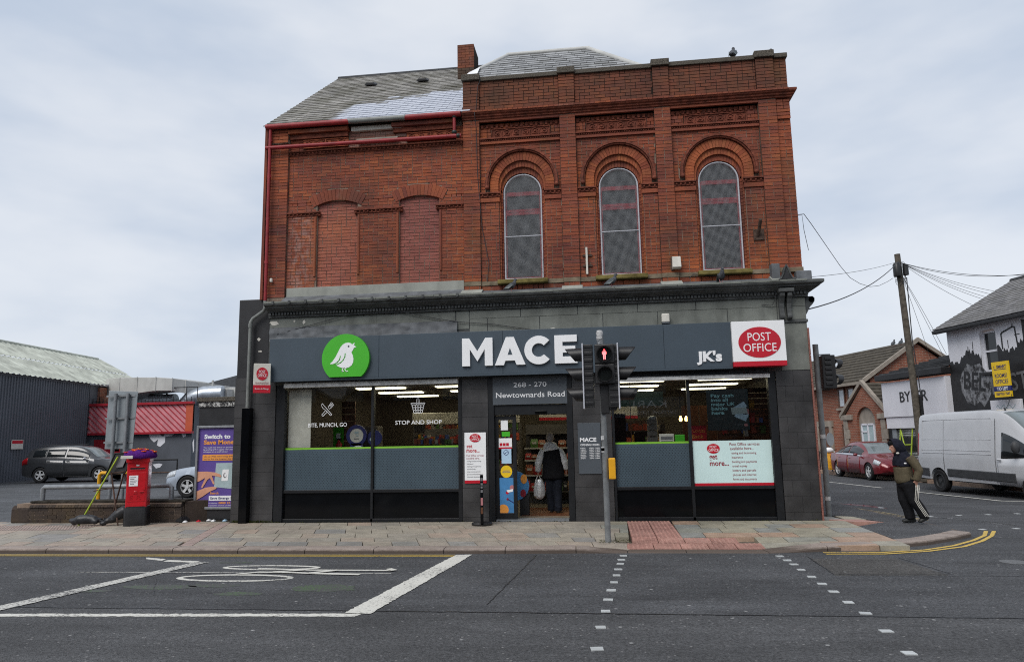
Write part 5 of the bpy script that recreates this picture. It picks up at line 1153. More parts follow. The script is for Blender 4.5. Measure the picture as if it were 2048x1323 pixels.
PB = thing('services_sign', 'narrow white and red services board on the tiled pillar left of the door', 'sign', (-2.615, -.02, .77)); MB().box(-2.84, -2.39, -.02, .0, .77, 1.80).build('sign_panel', 'white', PB, bevel=.003); MB().box(-2.841, -2.389, -.0215, .0, .769, .83).build('red_stripe', 'pored', PB); po_oval(-2.615, 1.69, .117, .085, -.021, PB)
text('get', -2.80, 1.487, .075, -.022, 'pored', PB, .125, bold=.02); text('more...', -2.80, 1.398, .075, -.022, 'pored', PB, .275, bold=.02); text('Post Office services', -2.80, 1.315, .034, -.022, 'letterred', PB, .36); text('available here...', -2.80, 1.258, .034, -.022, 'letterred', PB, .29)
for i, s in enumerate(services): text(s, -2.79, 1.205 - i * .053, .026, -.022, 'greytext', PB, len(s) * .0148)
PW = thing('services_window_poster', 'wide pale services poster with a red bottom stripe in the right window', 'poster', (2.56, .10, .66)); MB().box(1.80, 3.325, .100, .108, .662, 1.545).build('poster_sheet', 'poster_aqua', PW); MB().box(1.80, 3.325, .098, .109, .662, .715).build('red_stripe', 'pored', PW); po_oval(2.20, 1.392, .125, .095, .098, PW)
text('get', 2.11, 1.185, .10, .097, 'letterred', PW, .16, bold=.02); text('more...', 2.115, 1.055, .10, .097, 'letterred', PW, .37, bold=.02); text('Post Office services', 2.52, 1.445, .055, .097, 'letterred', PW, .58); text('available here...', 2.525, 1.36, .055, .097, 'letterred', PW, .46)
for i, s in enumerate(services): text(s, 2.55, 1.278 - i * .085, .042, .097, 'letterred', PW, len(s) * .0238)
PV = thing('pavement_sign', 'slim black sign on a round foot, seen edge-on beside the door', 'sign', (-2.38, -.62, .0)); MB().lathe([(0, 0), (.20, 0), (.21, .03), (.19, .05), (.05, .065), (0, .065)], 24, (-2.40, -.55, .0)).build('sign_base', 'signal', PV, smooth=40)
k = MB(); k.box(-.03, .03, -.25, .25, .05, .98); k.xf(0, Matrix.Translation((-2.40, -.55, 0)) @ Matrix.Rotation(.168, 4, 'Z')); k.build('sign_blade', 'blackgloss', PV, bevel=.01)
for i, (za, zb, m_) in enumerate(((.86, .92, 'greytext'), (.78, .82, 'greytext'), (.72, .76, 'greytext'), (.64, .69, 'greytext'), (.40, .54, 'pinktext'), (.24, .36, 'woodbrown'))): k = MB(); k.box(-.02, .02, -.252, -.24, za, zb); k.xf(0, Matrix.Translation((-2.40, -.55, 0)) @ Matrix.Rotation(.168, 4, 'Z')); k.build('printed_line', m_, PV)
# fittings on the wall
ab = thing('alarm_box', 'yellowed white box fixed to the brick pier between the right-hand arched windows', 'alarm box', (1.66, -.02, 5.06)); MB().loft([[(1.565, -.16, 5.08), (1.745, -.16, 5.08), (1.745, -.02, 5.06), (1.565, -.02, 5.06)], [(1.57, -.13, 5.31), (1.74, -.13, 5.31), (1.74, -.02, 5.33), (1.57, -.02, 5.33)]]).build('housing', 'offwhite', ab, bevel=.012); MB().box(1.55, 1.60, -.02, .02, 5.04, 5.34).build('bracket', 'rust', ab)
fl = thing('wall_lamp', 'small square white security lamp on the grey stone band', 'lamp', (1.37, -.02, 3.93)); MB().box(1.295, 1.455, -.13, .0, 3.95, 4.13).build('lamp_face', 'offwhite', fl, bevel=.02); MB().box(1.30, 1.45, -.125, .0, 3.925, 3.95).build('lamp_base', 'plaque', fl)
br_ = thing('wall_bracket', 'rusty square plate with a stub tube on the brickwork right of the last arched window', 'bracket', (3.36, .0, 5.6)); MB().box(3.255, 3.465, .02, .06, 5.615, 5.845).build('plate', 'rust', br_); MB().tube([(3.345, .03, 5.70), (3.36, -.22, 5.98)], .034, 10).build('stub_tube', 'rust', br_, smooth=50)
for x in (3.28, 3.44):
    for z in (5.64, 5.82): MB().ell((x, .018, z), (.012, .008, .012), 6, 4).build('bolt', 'rust', br_)
cd = thing('cable_conduit', 'short pale metal conduit on two cross straps left of the middle arched window', 'conduit', (-.16, .0, 5.05)); MB().box(-.205, -.165, -.03, .05, 5.05, 5.63).build('channel', 'offwhite', cd)
for z in (5.22, 5.44): MB().box(-.27, -.07, .02, .05, z, z + .045).build('strap', 'rust', cd)

# hanging packets on the slatted end wall and a counter, seen through the right-hand panes
SW = thing('slatted_wall', 'slatted display wall with small hanging packets at the right end of the right window', 'display wall', (3.0, 1.4, .03))
for i in range(14): MB().box(2.5, 3.9, 1.4, 1.43, 1.0 + i * .12, 1.10 + i * .12).build('slat', 'woodbrown', SW)
for i in range(14):
    x, z = 2.6 + (i % 5) * .2, 1.68 + (i // 5) * .27; o = MB().box(x, x + .11, 1.33, 1.37, z, z + .17).build('hanging_packet', 'goods%d' % (i * 5 % 8), cat='packet', label='%s hanging packet, %s from the left in the %s row on the slatted wall' % (GC[i * 5 % 8], ORD[i % 5 + 1], ('lowest', 'middle', 'top')[i // 5]), group='hanging packets on the slatted wall')
    MB().tube([(x + .055, 1.4, z + .2), (x + .055, 1.32, z + .19)], .004, 4).build('hook', 'steel', o)
CT = thing('shop_counter', 'dark shop counter with a till behind the right window', 'counter', (1.0, 2.4, .03)); MB().box(.1, 1.7, 2.3, 2.7, .03, 1.45).build('counter_body', 'shelf', CT, bevel=.01); MB().box(.75, 1.0, 2.3, 2.5, 1.45, 1.75).build('till', 'blackgloss', CT, bevel=.02)
HS = thing('hanging_board', 'dark board hung under the ceiling behind the right window', 'sign', (.8, 2.9, 2.3)); MB().box(.2, 1.5, 2.9, 2.94, 2.38, 2.72).build('board', 'posterdark', HS)
CH = thing('chiller_cabinet', 'long pale chiller cabinet along the back of the left window', 'chiller', (-3.9, 6.2, .03)); MB().box(-5.6, -2.4, 6.2, 6.9, .03, 2.1).build('cabinet', 'shelf', CH); MB().box(-5.6, -2.4, 6.1, 6.3, 2.1, 2.45).build('canopy', 'offwhite', CH, bevel=.02)
for z in (.9, 1.25, 1.6, 1.9): stock('packets', '', '', -5.55, -2.45, 6.15, z, .22, .05, .12)
GB = thing('gondola_shelf', 'free-standing shelf of tins in the middle of the left window', 'shelf unit', (-4.0, 2.6, .03)); MB().box(-4.6, -3.2, 2.6, 2.65, .03, 1.55).build('back_panel', 'shelf', GB)
for z in (1.22, 1.56): stock('packets', '', '', -4.58, -3.22, 2.5, z, .15, .04, .09)
# ---------------------------------------------------------------- street furniture
def at(px, py, Y):                                    # where the sight line through a pixel meets the plane y = Y
    d = R_ * ((px - 1024) / 1420) + D_ * ((py - 661.5) / 1420) + F_; t = (Y + 14.703) / d.y; return Vector((0, -14.703, 1.7)) + d * t
def hood(mb, c, r, l, cut, mat):
    k = len(mb.v); n = 18; rings = []
    for rr, s in ((r, 0), (r * .97, 1), (r * .90, 1), (r * .92, 0)):
        ring = []
        for j in range(n):
            t = 2 * PI * j / n; ll = (l - cut * (.5 - .5 * math.sin(t))) * s; ring.append((rr * math.cos(t), -ll, rr * math.sin(t)))
        rings.append(ring)
    mb.loft(rings, cap=False); mb.xf(k, Matrix.Translation(c) @ mat)
def signal_pole(name, lab, x, y, top, r=.05):
    t = thing(name, lab, 'traffic light', (x, y, 0)); MB().tube([(x, y, -.1), (x, y, top)], r, 16).build('pole', 'polegrey', t, smooth=50); return t
TL = signal_pole('traffic_light', 'pedestrian crossing signal on a grey pole showing a red man, in front of the shop', .035, -2.71, 3.36, .048)
MB().lathe([(.055, 3.30), (.06, 3.33), (.05, 3.37), (.062, 3.40), (.045, 3.45), (.0, 3.455)], 12, (.02, -2.71, 0)).build('pole_cap', 'litter', TL, smooth=40)
for i in range(5): MB().tube([(.02 + .05 * math.cos(t), -2.71 + .05 * math.sin(t), 3.20 + i * .03 + .01 * math.sin(t * 2 + i)) for t in [k * .7 for k in range(10)]], .009, 5).build('tape', 'steel', TL, smooth=60)
pedh = MB(); pedh.box(-.075, .245, -2.93, -2.78, 2.865, 3.19); pedh.box(-.075, .245, -2.93, -2.78, 2.53, 2.86); pedh = pedh.build('pedestrian_head', 'signal', TL, bevel=.018, kind=None)
for z, m_ in ((3.028, 'lens'), (2.695, 'lens')):
    MB().lathe([(0, -.0), (.115, .0), (.12, .02), (.0, .02)], 24, (.085, -2.955, z), 'y').build('lens', m_, pedh, smooth=40)
    h = MB(); hood(h, (.085, -2.95, z), .135, .09, .06, Matrix.Identity(4)); h.build('visor', 'signal', pedh, smooth=60)
man = MB(); cx, cz, y_ = .085, 3.02, -2.962
man.prism(circ(cx, cz + .068, .016, n=12), y_, y_ + .004)
man.prism([(cx - .018, cz - .09), (cx - .004, cz - .09), (cx - .001, cz - .01), (cx + .003, cz - .01), (cx + .006, cz - .09), (cx + .02, cz - .09), (cx + .022, cz - .0), (cx + .034, cz - .005), (cx + .036, cz + .035), (cx + .02, cz + .052), (cx - .02, cz + .052), (cx - .036, cz + .035), (cx - .034, cz - .005), (cx - .022, cz)], y_, y_ + .004)
man.build('red_man', 'redman', pedh)
MB().box(-.0, .14, -2.80, -2.70, 2.05, 3.2).build('mounting_bracket', 'signal', TL, bevel=.01); MB().box(.14, .26, -2.82, -2.66, 2.1, 2.6).build('rear_head', 'signal', TL, bevel=.02)
for s, xb, zb, zt in ((-1, -.275, 2.13, 3.22), (1, .305, 2.12, 3.21)):
    hb = MB(); x0, x1 = sorted((xb, xb - s * .17)); hb.box(x0, x1, -2.86, -2.56, zb + .03, zt - .02)
    for i in range(9): hb.box(x0 + .02, x1 - .01, -2.872, -2.86, zb + .07 + i * .118, zb + .12 + i * .118)
    hb = hb.build('vehicle_head', 'signal', TL, bevel=.008)
    MB().box(xb - .012, xb + .012, -2.90, -2.52, zb, zt).build('backing_board', 'grilleframe', hb, bevel=.01); MB().box(xb - .004 + s * .006, xb + .004 + s * .012, -2.893, -2.527, zb + .006, zt - .006).build('board_face', 'signal', hb)
    for i in range(3):
        h = MB(); hood(h, (xb, -2.71, 3.045 - i * .335), .112, .30, .17, Matrix.Rotation(s * PI / 2, 4, 'Z')); h.build('visor', 'signal', hb, smooth=60)
        MB().lathe([(0, 0), (.10, 0), (.10, .02), (0, .03)], 18, (xb + s * .012, -2.71, 3.045 - i * .335), 'x').build('lens', 'lens', hb, smooth=40)
hd = MB(); hood(hd, (.31, -2.45, 2.375), .10, .34, .1, Matrix.Rotation(PI / 2, 4, 'Z')); hd.build('visor', 'signal', TL, smooth=60)
MB().box(.088, .20, -2.80, -2.62, .985, 1.325).build('push_button_box', 'yellowbox', TL, bevel=.015)
for z in (1.62, 1.42, 1.44): MB().box(-.02, .03, -2.762, -2.757, z, z + .07).build('sticker_scrap', 'litter', TL)
TL2 = signal_pole('traffic_light', 'signal head turned away on the grey pole against the granite corner', 4.52, .81, 3.5, .057)
h2 = MB(); h2.box(4.60, 4.86, .70, .90, 2.57, 3.26)
for i in range(6): h2.box(4.65, 4.78, .68, .70, 2.63 + i * .105, 2.70 + i * .105)
h2 = h2.build('signal_head', 'signal', TL2, bevel=.015); MB().tube([(4.55, .8, 3.28), (4.8, .8, 3.28)], .012, 6).build('bracket', 'signal', TL2); MB().tube([(4.55, .8, 2.55), (4.75, .8, 2.55)], .014, 6).build('bracket', 'signal', TL2)
for z in (3.08, 2.75): h = MB(); hood(h, (4.86, .80, z), .105, .17, .06, Matrix.Rotation(PI / 2 + .5, 4, 'Z')); h.build('visor', 'signal', h2, smooth=60)
for z in (1.55, .3): MB().tube([(4.52, .81, z), (4.52, .81, z + .08)], .059, 14).build('sticker_scrap', 'litter', TL2, smooth=50)

# pillar box with its knitted topper
PX, PY = -9.86, -.33
PBX = thing('pillar_box', 'red pillar box with a black base on the pavement', 'post box', (PX, PY, 0), 24)
def rr(hw, hd, r=.05, n=5):
    pts = []
    for cx, cy, a in ((hw - r, hd - r, 0), (-hw + r, hd - r, PI / 2), (-hw + r, -hd + r, PI), (hw - r, -hd + r, 1.5 * PI)):
        for k in range(n + 1): pts.append((cx + r * math.cos(a + k * PI / 2 / n), cy + r * math.sin(a + k * PI / 2 / n)))
    return pts
def boxloft(levels): return MB().loft([[(x, y, z) for x, y in rr(hw, hd, r)] for hw, hd, r, z in levels])
boxloft([(.205, .20, .03, .38), (.205, .20, .03, 1.30), (.225, .22, .03, 1.31), (.225, .22, .03, 1.40), (.21, .20, .05, 1.42)]).build('body', 'pillarred', PBX, smooth=35)
boxloft([(.235, .23, .12, -.05), (.235, .23, .12, .34), (.225, .22, .1, .37), (.225, .22, .1, .395), (.2, .2, .05, .4)]).build('base', 'pillarblack', PBX, smooth=35)
MB().box(-.15, .15, -.215, -.19, 1.20, 1.225).build('slot_lip', 'pillarred', PBX, bevel=.004); MB().box(-.14, .14, -.205, -.195, 1.165, 1.20).build('posting_slot', 'blackpaint', PBX); MB().box(-.15, .15, -.21, -.19, 1.145, 1.165).build('slot_lip', 'pillarred', PBX, bevel=.004)
MB().box(-.17, .17, -.207, -.19, .5, 1.10).build('door', 'pillarred', PBX, bevel=.006)
cp = MB().box(-.15, .02, -.214, -.2, .82, 1.04).build('collection_plate', 'white', PBX)
for i in range(5): MB().box(-.13, -.05 + .03 * (i % 3), -.2155, -.213, .855 + i * .035, .868 + i * .035).build('printed_line', 'greytext', cp)
MB().box(-.03, .0 + .03, -.213, -.2, 1.235, 1.265).build('tab', 'litter', PBX); MB().tube([(.14, -.215, .70), (.06, -.225, .70)], .012, 8).build('door_handle', 'pillarred', PBX, smooth=60); MB().lathe([(0, 0), (.025, 0), (.025, .015), (0, .015)], 12, (.14, -.218, .76), 'y').build('keyhole', 'pillarred', PBX)
text('E R', -.13, .55, .075, -.213, 'pillarred', PBX, .22, depth=.008); cw = MB(); cw.ell((-.02, -.21, .70), (.035, .012, .03), 8, 6); cw.box(-.06, .02, -.216, -.205, .665, .68); cw.build('crest', 'pillarred', PBX, smooth=50)
TP = thing('knitted_topper', 'purple knitted cover with orange flowers capping the red pillar box', 'knitted cover', (PX, PY, 1.385), 24)
tb = MB(); n = 28; rings = []
for r_, z in ((.22, 1.385), (.30, 1.39), (.325, 1.43), (.31, 1.49), (.24, 1.545), (.12, 1.575), (.01, 1.58)): rings.append([((r_ + .012 * math.sin(j * 2.7 + z * 30)) * math.cos(2 * PI * j / n), (r_ + .012 * math.cos(j * 3.1)) * math.sin(2 * PI * j / n), z + .006 * math.sin(j * 1.9)) for j in range(n)])
rings = [[(a, b, c - 1.385) for a, b, c in r] for r in rings]; tb.loft(rings).build('knitted_cap', 'knitpurple', TP, smooth=70)
rf_ = random.Random(9)
for i in range(15):
    a = i * 2.4; r_ = .06 + .018 * i if i < 12 else .3; x, y, z = min(r_, .29) * math.cos(a), min(r_, .29) * math.sin(a), 1.575 - 1.385 - .32 * max(0, min(r_, .29) - .1) ** 1.0
    k = MB()
    for q in range(5): k.ell((x + .03 * math.cos(q * 1.257), y + .03 * math.sin(q * 1.257), z + .01), (.024, .024, .016), 8, 5)
    k.build('knitted_flower', 'knitorange' if i % 3 else 'pored', TP, smooth=60)
    MB().ell((x, y, z + .02), (.014, .014, .012), 8, 5).build('flower_centre', 'yellow' if i % 2 else 'knitpurple', TP, smooth=60)
k = MB(); k.box(-.31, -.08, -.335, -.31, .005, .07); k.build('cloth_tag', 'offwhite', TP, bevel=.008)

# temporary road sign seen from behind, with sandbags
ES = thing('road_sign_easel', 'temporary road sign seen from behind on rusty crossed legs, held down by sandbags', 'road sign', (-10.5, -.2, 0))
MB().tube([(-11.07, -.5, .0), (-10.42, -.28, 1.43)], .017, 7).build('leg', 'limepole', ES, label='lime yellow front leg'); MB().tube([(-10.74, .05, .02), (-10.30, -.2, 1.12)], .017, 7).build('leg', 'rust', ES); MB().tube([(-10.20, -.45, .0), (-10.55, -.28, 1.10)], .017, 7).build('leg', 'rust', ES); MB().tube([(-10.02, .02, .0), (-10.32, -.2, 1.12)], .017, 7).build('leg', 'rust', ES)
MB().tube([(-10.66, -.25, 1.07), (-10.28, -.22, 1.11)], .016, 6).build('cross_bar', 'rust', ES); MB().tube([(-10.83, -.42, .72), (-10.42, -.3, .78)], .012, 6).build('cross_bar', 'rust', ES)
MB().loft([[(-10.70, -.24, 1.05), (-10.27, -.22, 1.08), (-10.07, -.16, 1.52), (-10.56, -.18, 1.50)], [(-10.70, -.215, 1.05), (-10.27, -.195, 1.08), (-10.07, -.135, 1.52), (-10.56, -.155, 1.50)]]).build('sign_plate', 'signal', ES)
for a, b in (((-10.70, -.25, 1.05), (-10.27, -.23, 1.08)), ((-10.56, -.19, 1.50), (-10.07, -.17, 1.52)), ((-10.27, -.23, 1.08), (-10.07, -.17, 1.52)), ((-10.70, -.25, 1.05), (-10.56, -.19, 1.50))): MB().tube([a, b], .012, 6).build('frame_bar', 'signal', ES)
MB().loft([[(-10.48, -.25, 1.2), (-10.32, -.245, 1.21), (-10.25, -.215, 1.42), (-10.40, -.22, 1.42)], [(-10.48, -.24, 1.2), (-10.32, -.235, 1.21), (-10.25, -.205, 1.42), (-10.40, -.21, 1.42)]]).build('sticker', 'greytext', ES)
def bag(lab, pts, rad, seed):
    r = random.Random(seed); t = thing('sandbag', lab, 'sandbag', (pts[0][0], pts[0][1], 0)); k = MB(); k.tube(pts, rad, 12)
    for i in range(9): p = pts[r.randrange(len(pts))]; k.ell((p[0] + r.uniform(-.06, .06), p[1] + r.uniform(-.06, .06), max(.05, p[2] + r.uniform(-.03, .04))), (r.uniform(.05, .09), r.uniform(.05, .08), r.uniform(.04, .07)), 8, 6)
    remesh(k.build('sack', 'sandbag', t), .02, 3); return t
b1 = bag('black sandbag lying flat under the lime yellow sign leg', [(-11.18, -.5, .08), (-11.06, -.5, .13), (-10.9, -.46, .14), (-10.74, -.44, .12), (-10.66, -.42, .08)], [.05, .10, .11, .09, .04], 1)
MB().tube([(-10.70, -.44, .1), (-10.58, -.42, .1), (-10.52, -.42, .14)], [.025, .015, .03], 6).build('tied_neck', 'sandbag', b1, smooth=60)
b2 = bag('bulging black sandbag propped up against the pillar box base', [(-10.5, -.42, .07), (-10.40, -.4, .12), (-10.28, -.34, .22), (-10.14, -.3, .30), (-10.06, -.28, .35)], [.03, .08, .12, .12, .04], 2)
MB().tube([(-10.46, -.44, .08), (-10.56, -.46, .06)], [.03, .035], 6).build('tied_neck', 'sandbag', b2, smooth=60)

# low wall with rail, big sign from behind, yellow hoop
LW = thing('low_brick_wall', 'low dark brick wall with a coping at the car park edge', 'wall', (-11.2, .2, 0))
MB().box(-13.05, -9.12, .085, .42, -.1, .42).build('wall_core', 'mortar', LW); lay('brick', brickwork(-13.05, -9.1, .0, .335, .075, seed=4), 'brick_dark', LW, 140)
for i in range(46):
    x = -12.72 + i * .0785; k = MB(); k.side([(.05, .335), (.05, .345), (.11, .43), (.3, .43), (.3, .335)], x, x + .071); k.build('coping_brick', 'brick_dark', LW)
MB().box(-12.75, -9.05, .10, .5, .43, .475).build('coping_slab', 'earth', LW, bevel=.008); MB().side([(.07, .0), (.07, .30), (.12, .38), (.4, .38), (.4, 0)], -13.18, -12.74).build('end_pier', 'brick_dark', LW, bevel=.03)
k = MB(); k.box(0, .9, -.1, .1, -.1, .44); k.xf(0, Matrix.Translation((-9.14, .22, 0)) @ Matrix.Rotation(.75, 4, 'Z')); k.build('wall_return', 'brick_dark', LW, bevel=.01)
GR = thing('guard_rail', 'thick grey tubular guard rail standing on the low wall', 'rail', (-11.1, .3, .47))
MB().tube([(-12.62, .3, .45), (-12.62, .3, .74), (-12.58, .3, .77), (-9.54, .3, .77), (-9.50, .3, .74), (-9.50, .3, .45)], .052, 12).build('rail_tube', 'steel', GR, smooth=40)
SB_ = thing('road_sign', 'large grey road sign seen from behind on two posts', 'road sign', (-12, 2, 0))
k = MB(); k.loft([[(-12.46, 2.02, 1.58), (-11.63, 1.92, 1.58), (-11.57, 1.92, 3.0), (-12.44, 2.02, 3.05)], [(-12.46, 2.035, 1.58), (-11.63, 1.935, 1.58), (-11.57, 1.935, 3.0), (-12.44, 2.035, 3.05)]]); k.build('sign_plate', 'signback', SB_, bevel=.01)
for z in (1.72, 2.32, 2.88): MB().box(-12.42, -11.62, 1.915, 1.95, z, z + .045).build('channel', 'steel', SB_)
for x in (-12.13, -11.80): MB().tube([(x, 1.87, -.05), (x, 1.87, 2.96)], .045, 12).build('post', 'steel', SB_, smooth=50)
YH = thing('yellow_hoop_barrier', 'yellow hoop barrier behind the guard rail, half hidden by the pillar box', 'barrier', (-12, 2.6, 0))
MB().tube([(-12.98, 2.6, 0), (-12.98, 2.6, .92), (-12.93, 2.6, .97), (-12.05, 2.6, .97), (-12.0, 2.6, .92), (-12.0, 2.6, 0)], .045, 10).build('hoop', 'yellowbox', YH, smooth=40)

# advertising panel and the black wall behind it
BW_ = thing('black_wall', 'black rendered wall with a flaking band under its coping, behind the purple poster', 'wall', (-8.5, .8, 0))
MB().box(-9.12, -7.95, .62, 1.0, -.1, 2.52).build('wall_body', 'blackpaint', BW_); MB().box(-9.16, -7.95, .56, 1.05, 2.62, 2.72).build('coping', 'coping', BW_, bevel=.01)
t_ = NT('flaking_paint'); n_ = t_.noise(t_.pos((1, 1, 1)), 14, 6, .75); M['flake'] = t_.prin(t_.ramp(n_, [(.5, (.03, .03, .032)), (.56, (.55, .55, .53))]), .8); MB().box(-9.14, -7.95, .59, 1.03, 2.50, 2.62).build('flaking_band', 'flake', BW_)
AP = thing('advert_panel', 'purple energy saving poster in a silver frame beside the tiled pier', 'advertisement', (-8.5, .45, 0))
k = MB()
for x0, x1, z0, z1 in ((-9.05, -9.0, .24, 2.07), (-7.75, -7.7, .24, 2.07), (-9.0, -7.75, 2.02, 2.07), (-9.0, -7.75, .24, .29)): k.box(x0, x1, .42, .58, z0, z1)
k.build('frame', 'steel', AP, bevel=.006); MB().box(-9.06, -7.7, .46, .6, .02, .24).build('plinth', 'blackpaint', AP); sh_ = MB().box(-9.0, -7.75, .47, .55, .29, 2.02).build('poster_sheet', 'purple', AP)
text('Switch to', -8.88, 1.785, .088, .467, 'white', AP, .62, bold=.035); text('Save Money', -8.89, 1.66, .088, .467, 'orange', AP, .80, bold=.035)
for i, (s, w) in enumerate((('You could save money on your energy bills', .86), ('by switching tariff or supplier. The Consumer Council', .92), ('will support you to switch and save.', .58))): text(s, -8.89, 1.575 - i * .048, .028, .467, 'white', AP, w)
MB().box(-8.90, -7.8, .462, .47, 1.30, 1.43).build('orange_box', 'orange', AP); text('Use our FREE online energy price comparison', -8.87, 1.375, .030, .460, 'navy', AP, .95); text('tool to find the cheapest deal for you', -8.87, 1.32, .030, .460, 'navy', AP, .82)
MB().prism([(-8.60, .72), (-8.0, .66), (-8.0, 1.25), (-8.57, 1.24)], .462, .47).build('printed_panel', 'printgrey', AP); MB().prism([(-8.43, .85), (-8.28, .85), (-8.26, 1.1), (-8.41, 1.1)], .459, .463).build('printed_switch', 'white', AP); MB().prism(circ(-8.35, .97, .04, .055), .457, .46).build('printed_swirl', 'greytext', AP); MB().prism(circ(-8.335, .975, .028, .04), .455, .458).build('printed_swirl', 'white', AP)
MB().prism([(-9.0, .83), (-8.93, .86), (-8.82, .92), (-8.82, .90), (-8.90, .72), (-8.87, .70), (-8.76, .88), (-8.70, .92), (-8.62, .78), (-8.585, .79), (-8.66, .97), (-8.55, .955), (-8.45, .93), (-8.43, .955), (-8.47, 1.0), (-8.60, 1.04), (-8.78, 1.06), (-9.0, 1.06)], .456, .46).build('printed_hand', 'skinflat', AP)
MB().prism([(-9.0, .44), (-8.85, .52), (-8.70, .62), (-8.55, .68), (-8.53, .71), (-8.62, .73), (-8.80, .71), (-9.0, .63)], .456, .46).build('printed_hand', 'skinflat', AP)
text('Search', -8.69, .565, .045, .467, 'orange', AP, .20, bold=.02); MB().box(-8.71, -7.8, .462, .47, .425, .53).build('white_box', 'white', AP); text('Save Energy Someday', -8.68, .455, .045, .460, 'navy', AP, .82, bold=.025); text('or freephone', -8.71, .36, .022, .467, 'white', AP, .2); text('0800 121', -8.48, .355, .038, .467, 'orange', AP, .30, bold=.03); text('Consumer Council can help you', -8.71, .31, .022, .467, 'white', AP, .62)
MB().loft([[(-9.3, .1, .03), (-9.05, -.0, .01), (-8.98, .25, .06), (-9.2, .35, .1)], [(-9.25, .13, .07), (-9.08, .05, .13), (-9.02, .22, .12), (-9.18, .3, .13)]]).build('plastic_debris', 'signal', cat='debris', label='broken black plastic piece on the ground at the wall end', loc=(-9.15, .15, 0)); MB().tube([(-9.2, .25, .1), (-9.2, .24, .62)], .012, 6).build('debris_rod', 'signal', cat='rod', label='thin black rod standing up from the broken plastic', loc=(-9.2, .25, .1))
MB().slab([(-9.1, .3), (-7.95, .1), (-7.95, .62), (-9.1, .62)], -.05, .003).build('earth_strip', 'earth', pav)
for i, (x, y, m_) in enumerate(((-9.0, .05, 'white'), (-8.75, .15, 'pored'), (-8.45, .22, 'white'), (-8.2, .25, 'paleblue'), (-8.6, .3, 'white'))):
    MB().loft([[(x - .05, y - .02, .006), (x + .04, y - .03, .01), (x + .05, y + .03, .012), (x - .03, y + .04, .008)], [(x - .03, y - .01, .03), (x + .02, y - .02, .05), (x + .03, y + .02, .04), (x - .02, y + .02, .028)]]).build('litter', m_, cat='litter', label=('crumpled %s scrap of litter under the purple poster' % {'white': 'white', 'pored': 'red', 'paleblue': 'pale blue'}[m_]), group='litter under the poster', loc=(x, y, 0))

# pigeons
def pigeon(lab, x, y, z, rot, s=1., lean=0.):
    t = thing('pigeon', lab, 'pigeon', (x, y, z), rot, 'pigeons perched on the building')
    k = MB(); a = .75 + lean
    k.tube([(-.15 * s, 0, .05 * s), (-.07 * s, 0, .085 * s), (.02 * s, 0, .13 * s), (.075 * s, 0, .18 * s), (.085 * s, 0, .235 * s)], [(.012 * s, .028 * s), (.045 * s, .05 * s), (.066 * s, .066 * s), (.045 * s, .045 * s), (.026 * s, .028 * s)], 12, up=(0, 0, 1)); k.ell((.095 * s, 0, .255 * s), (.034 * s, .03 * s, .03 * s), 10, 8); k.tube([(.12 * s, 0, .25 * s), (.15 * s, 0, .238 * s)], [.011 * s, .003], 6)
    b = remesh(k.build('body', 'feather', t), .008 * s, 3)
    for q in (-1, 1):
        w = MB(); w.loft([[(-.14 * s, q * .03 * s, .06 * s), (-.05 * s, q * .055 * s, .05 * s), (.05 * s, q * .068 * s, .13 * s), (0, q * .055 * s, .175 * s)], [(-.14 * s, q * .035 * s, .062 * s), (-.05 * s, q * .066 * s, .055 * s), (.04 * s, q * .078 * s, .13 * s), (0, q * .064 * s, .17 * s)]]); w.build('wing', 'feathergreen', t)
        MB().tube([(.0, q * .025 * s, .08 * s), (.01 * s, q * .025 * s, .0), (.045 * s, q * .025 * s, .003)], .006 * s, 5).build('leg', 'pinktext', t)
    return t
g1 = at(1466, 116, .15); pigeon('pigeon upright on the parapet, at its highest in the open beside the corner', g1.x, .15, 9.672, 70, 1.25); g2_ = at(1536, 106, .3); pigeon('pigeon half hidden behind the raised coping at the right corner', g2_.x, .42, 9.69, 20, 1.2)
pigeon('pigeon crouched on the ledge below the left arched window', -1.78, -.27, 4.69, 10, 1.0); pigeon('pigeon standing on the ledge below the middle arched window', .30, -.27, 4.69, 15, 1.05); pigeon('pigeon facing the street on the ledge below the right arched window', 2.49, -.27, 4.69, -75, 1.05)
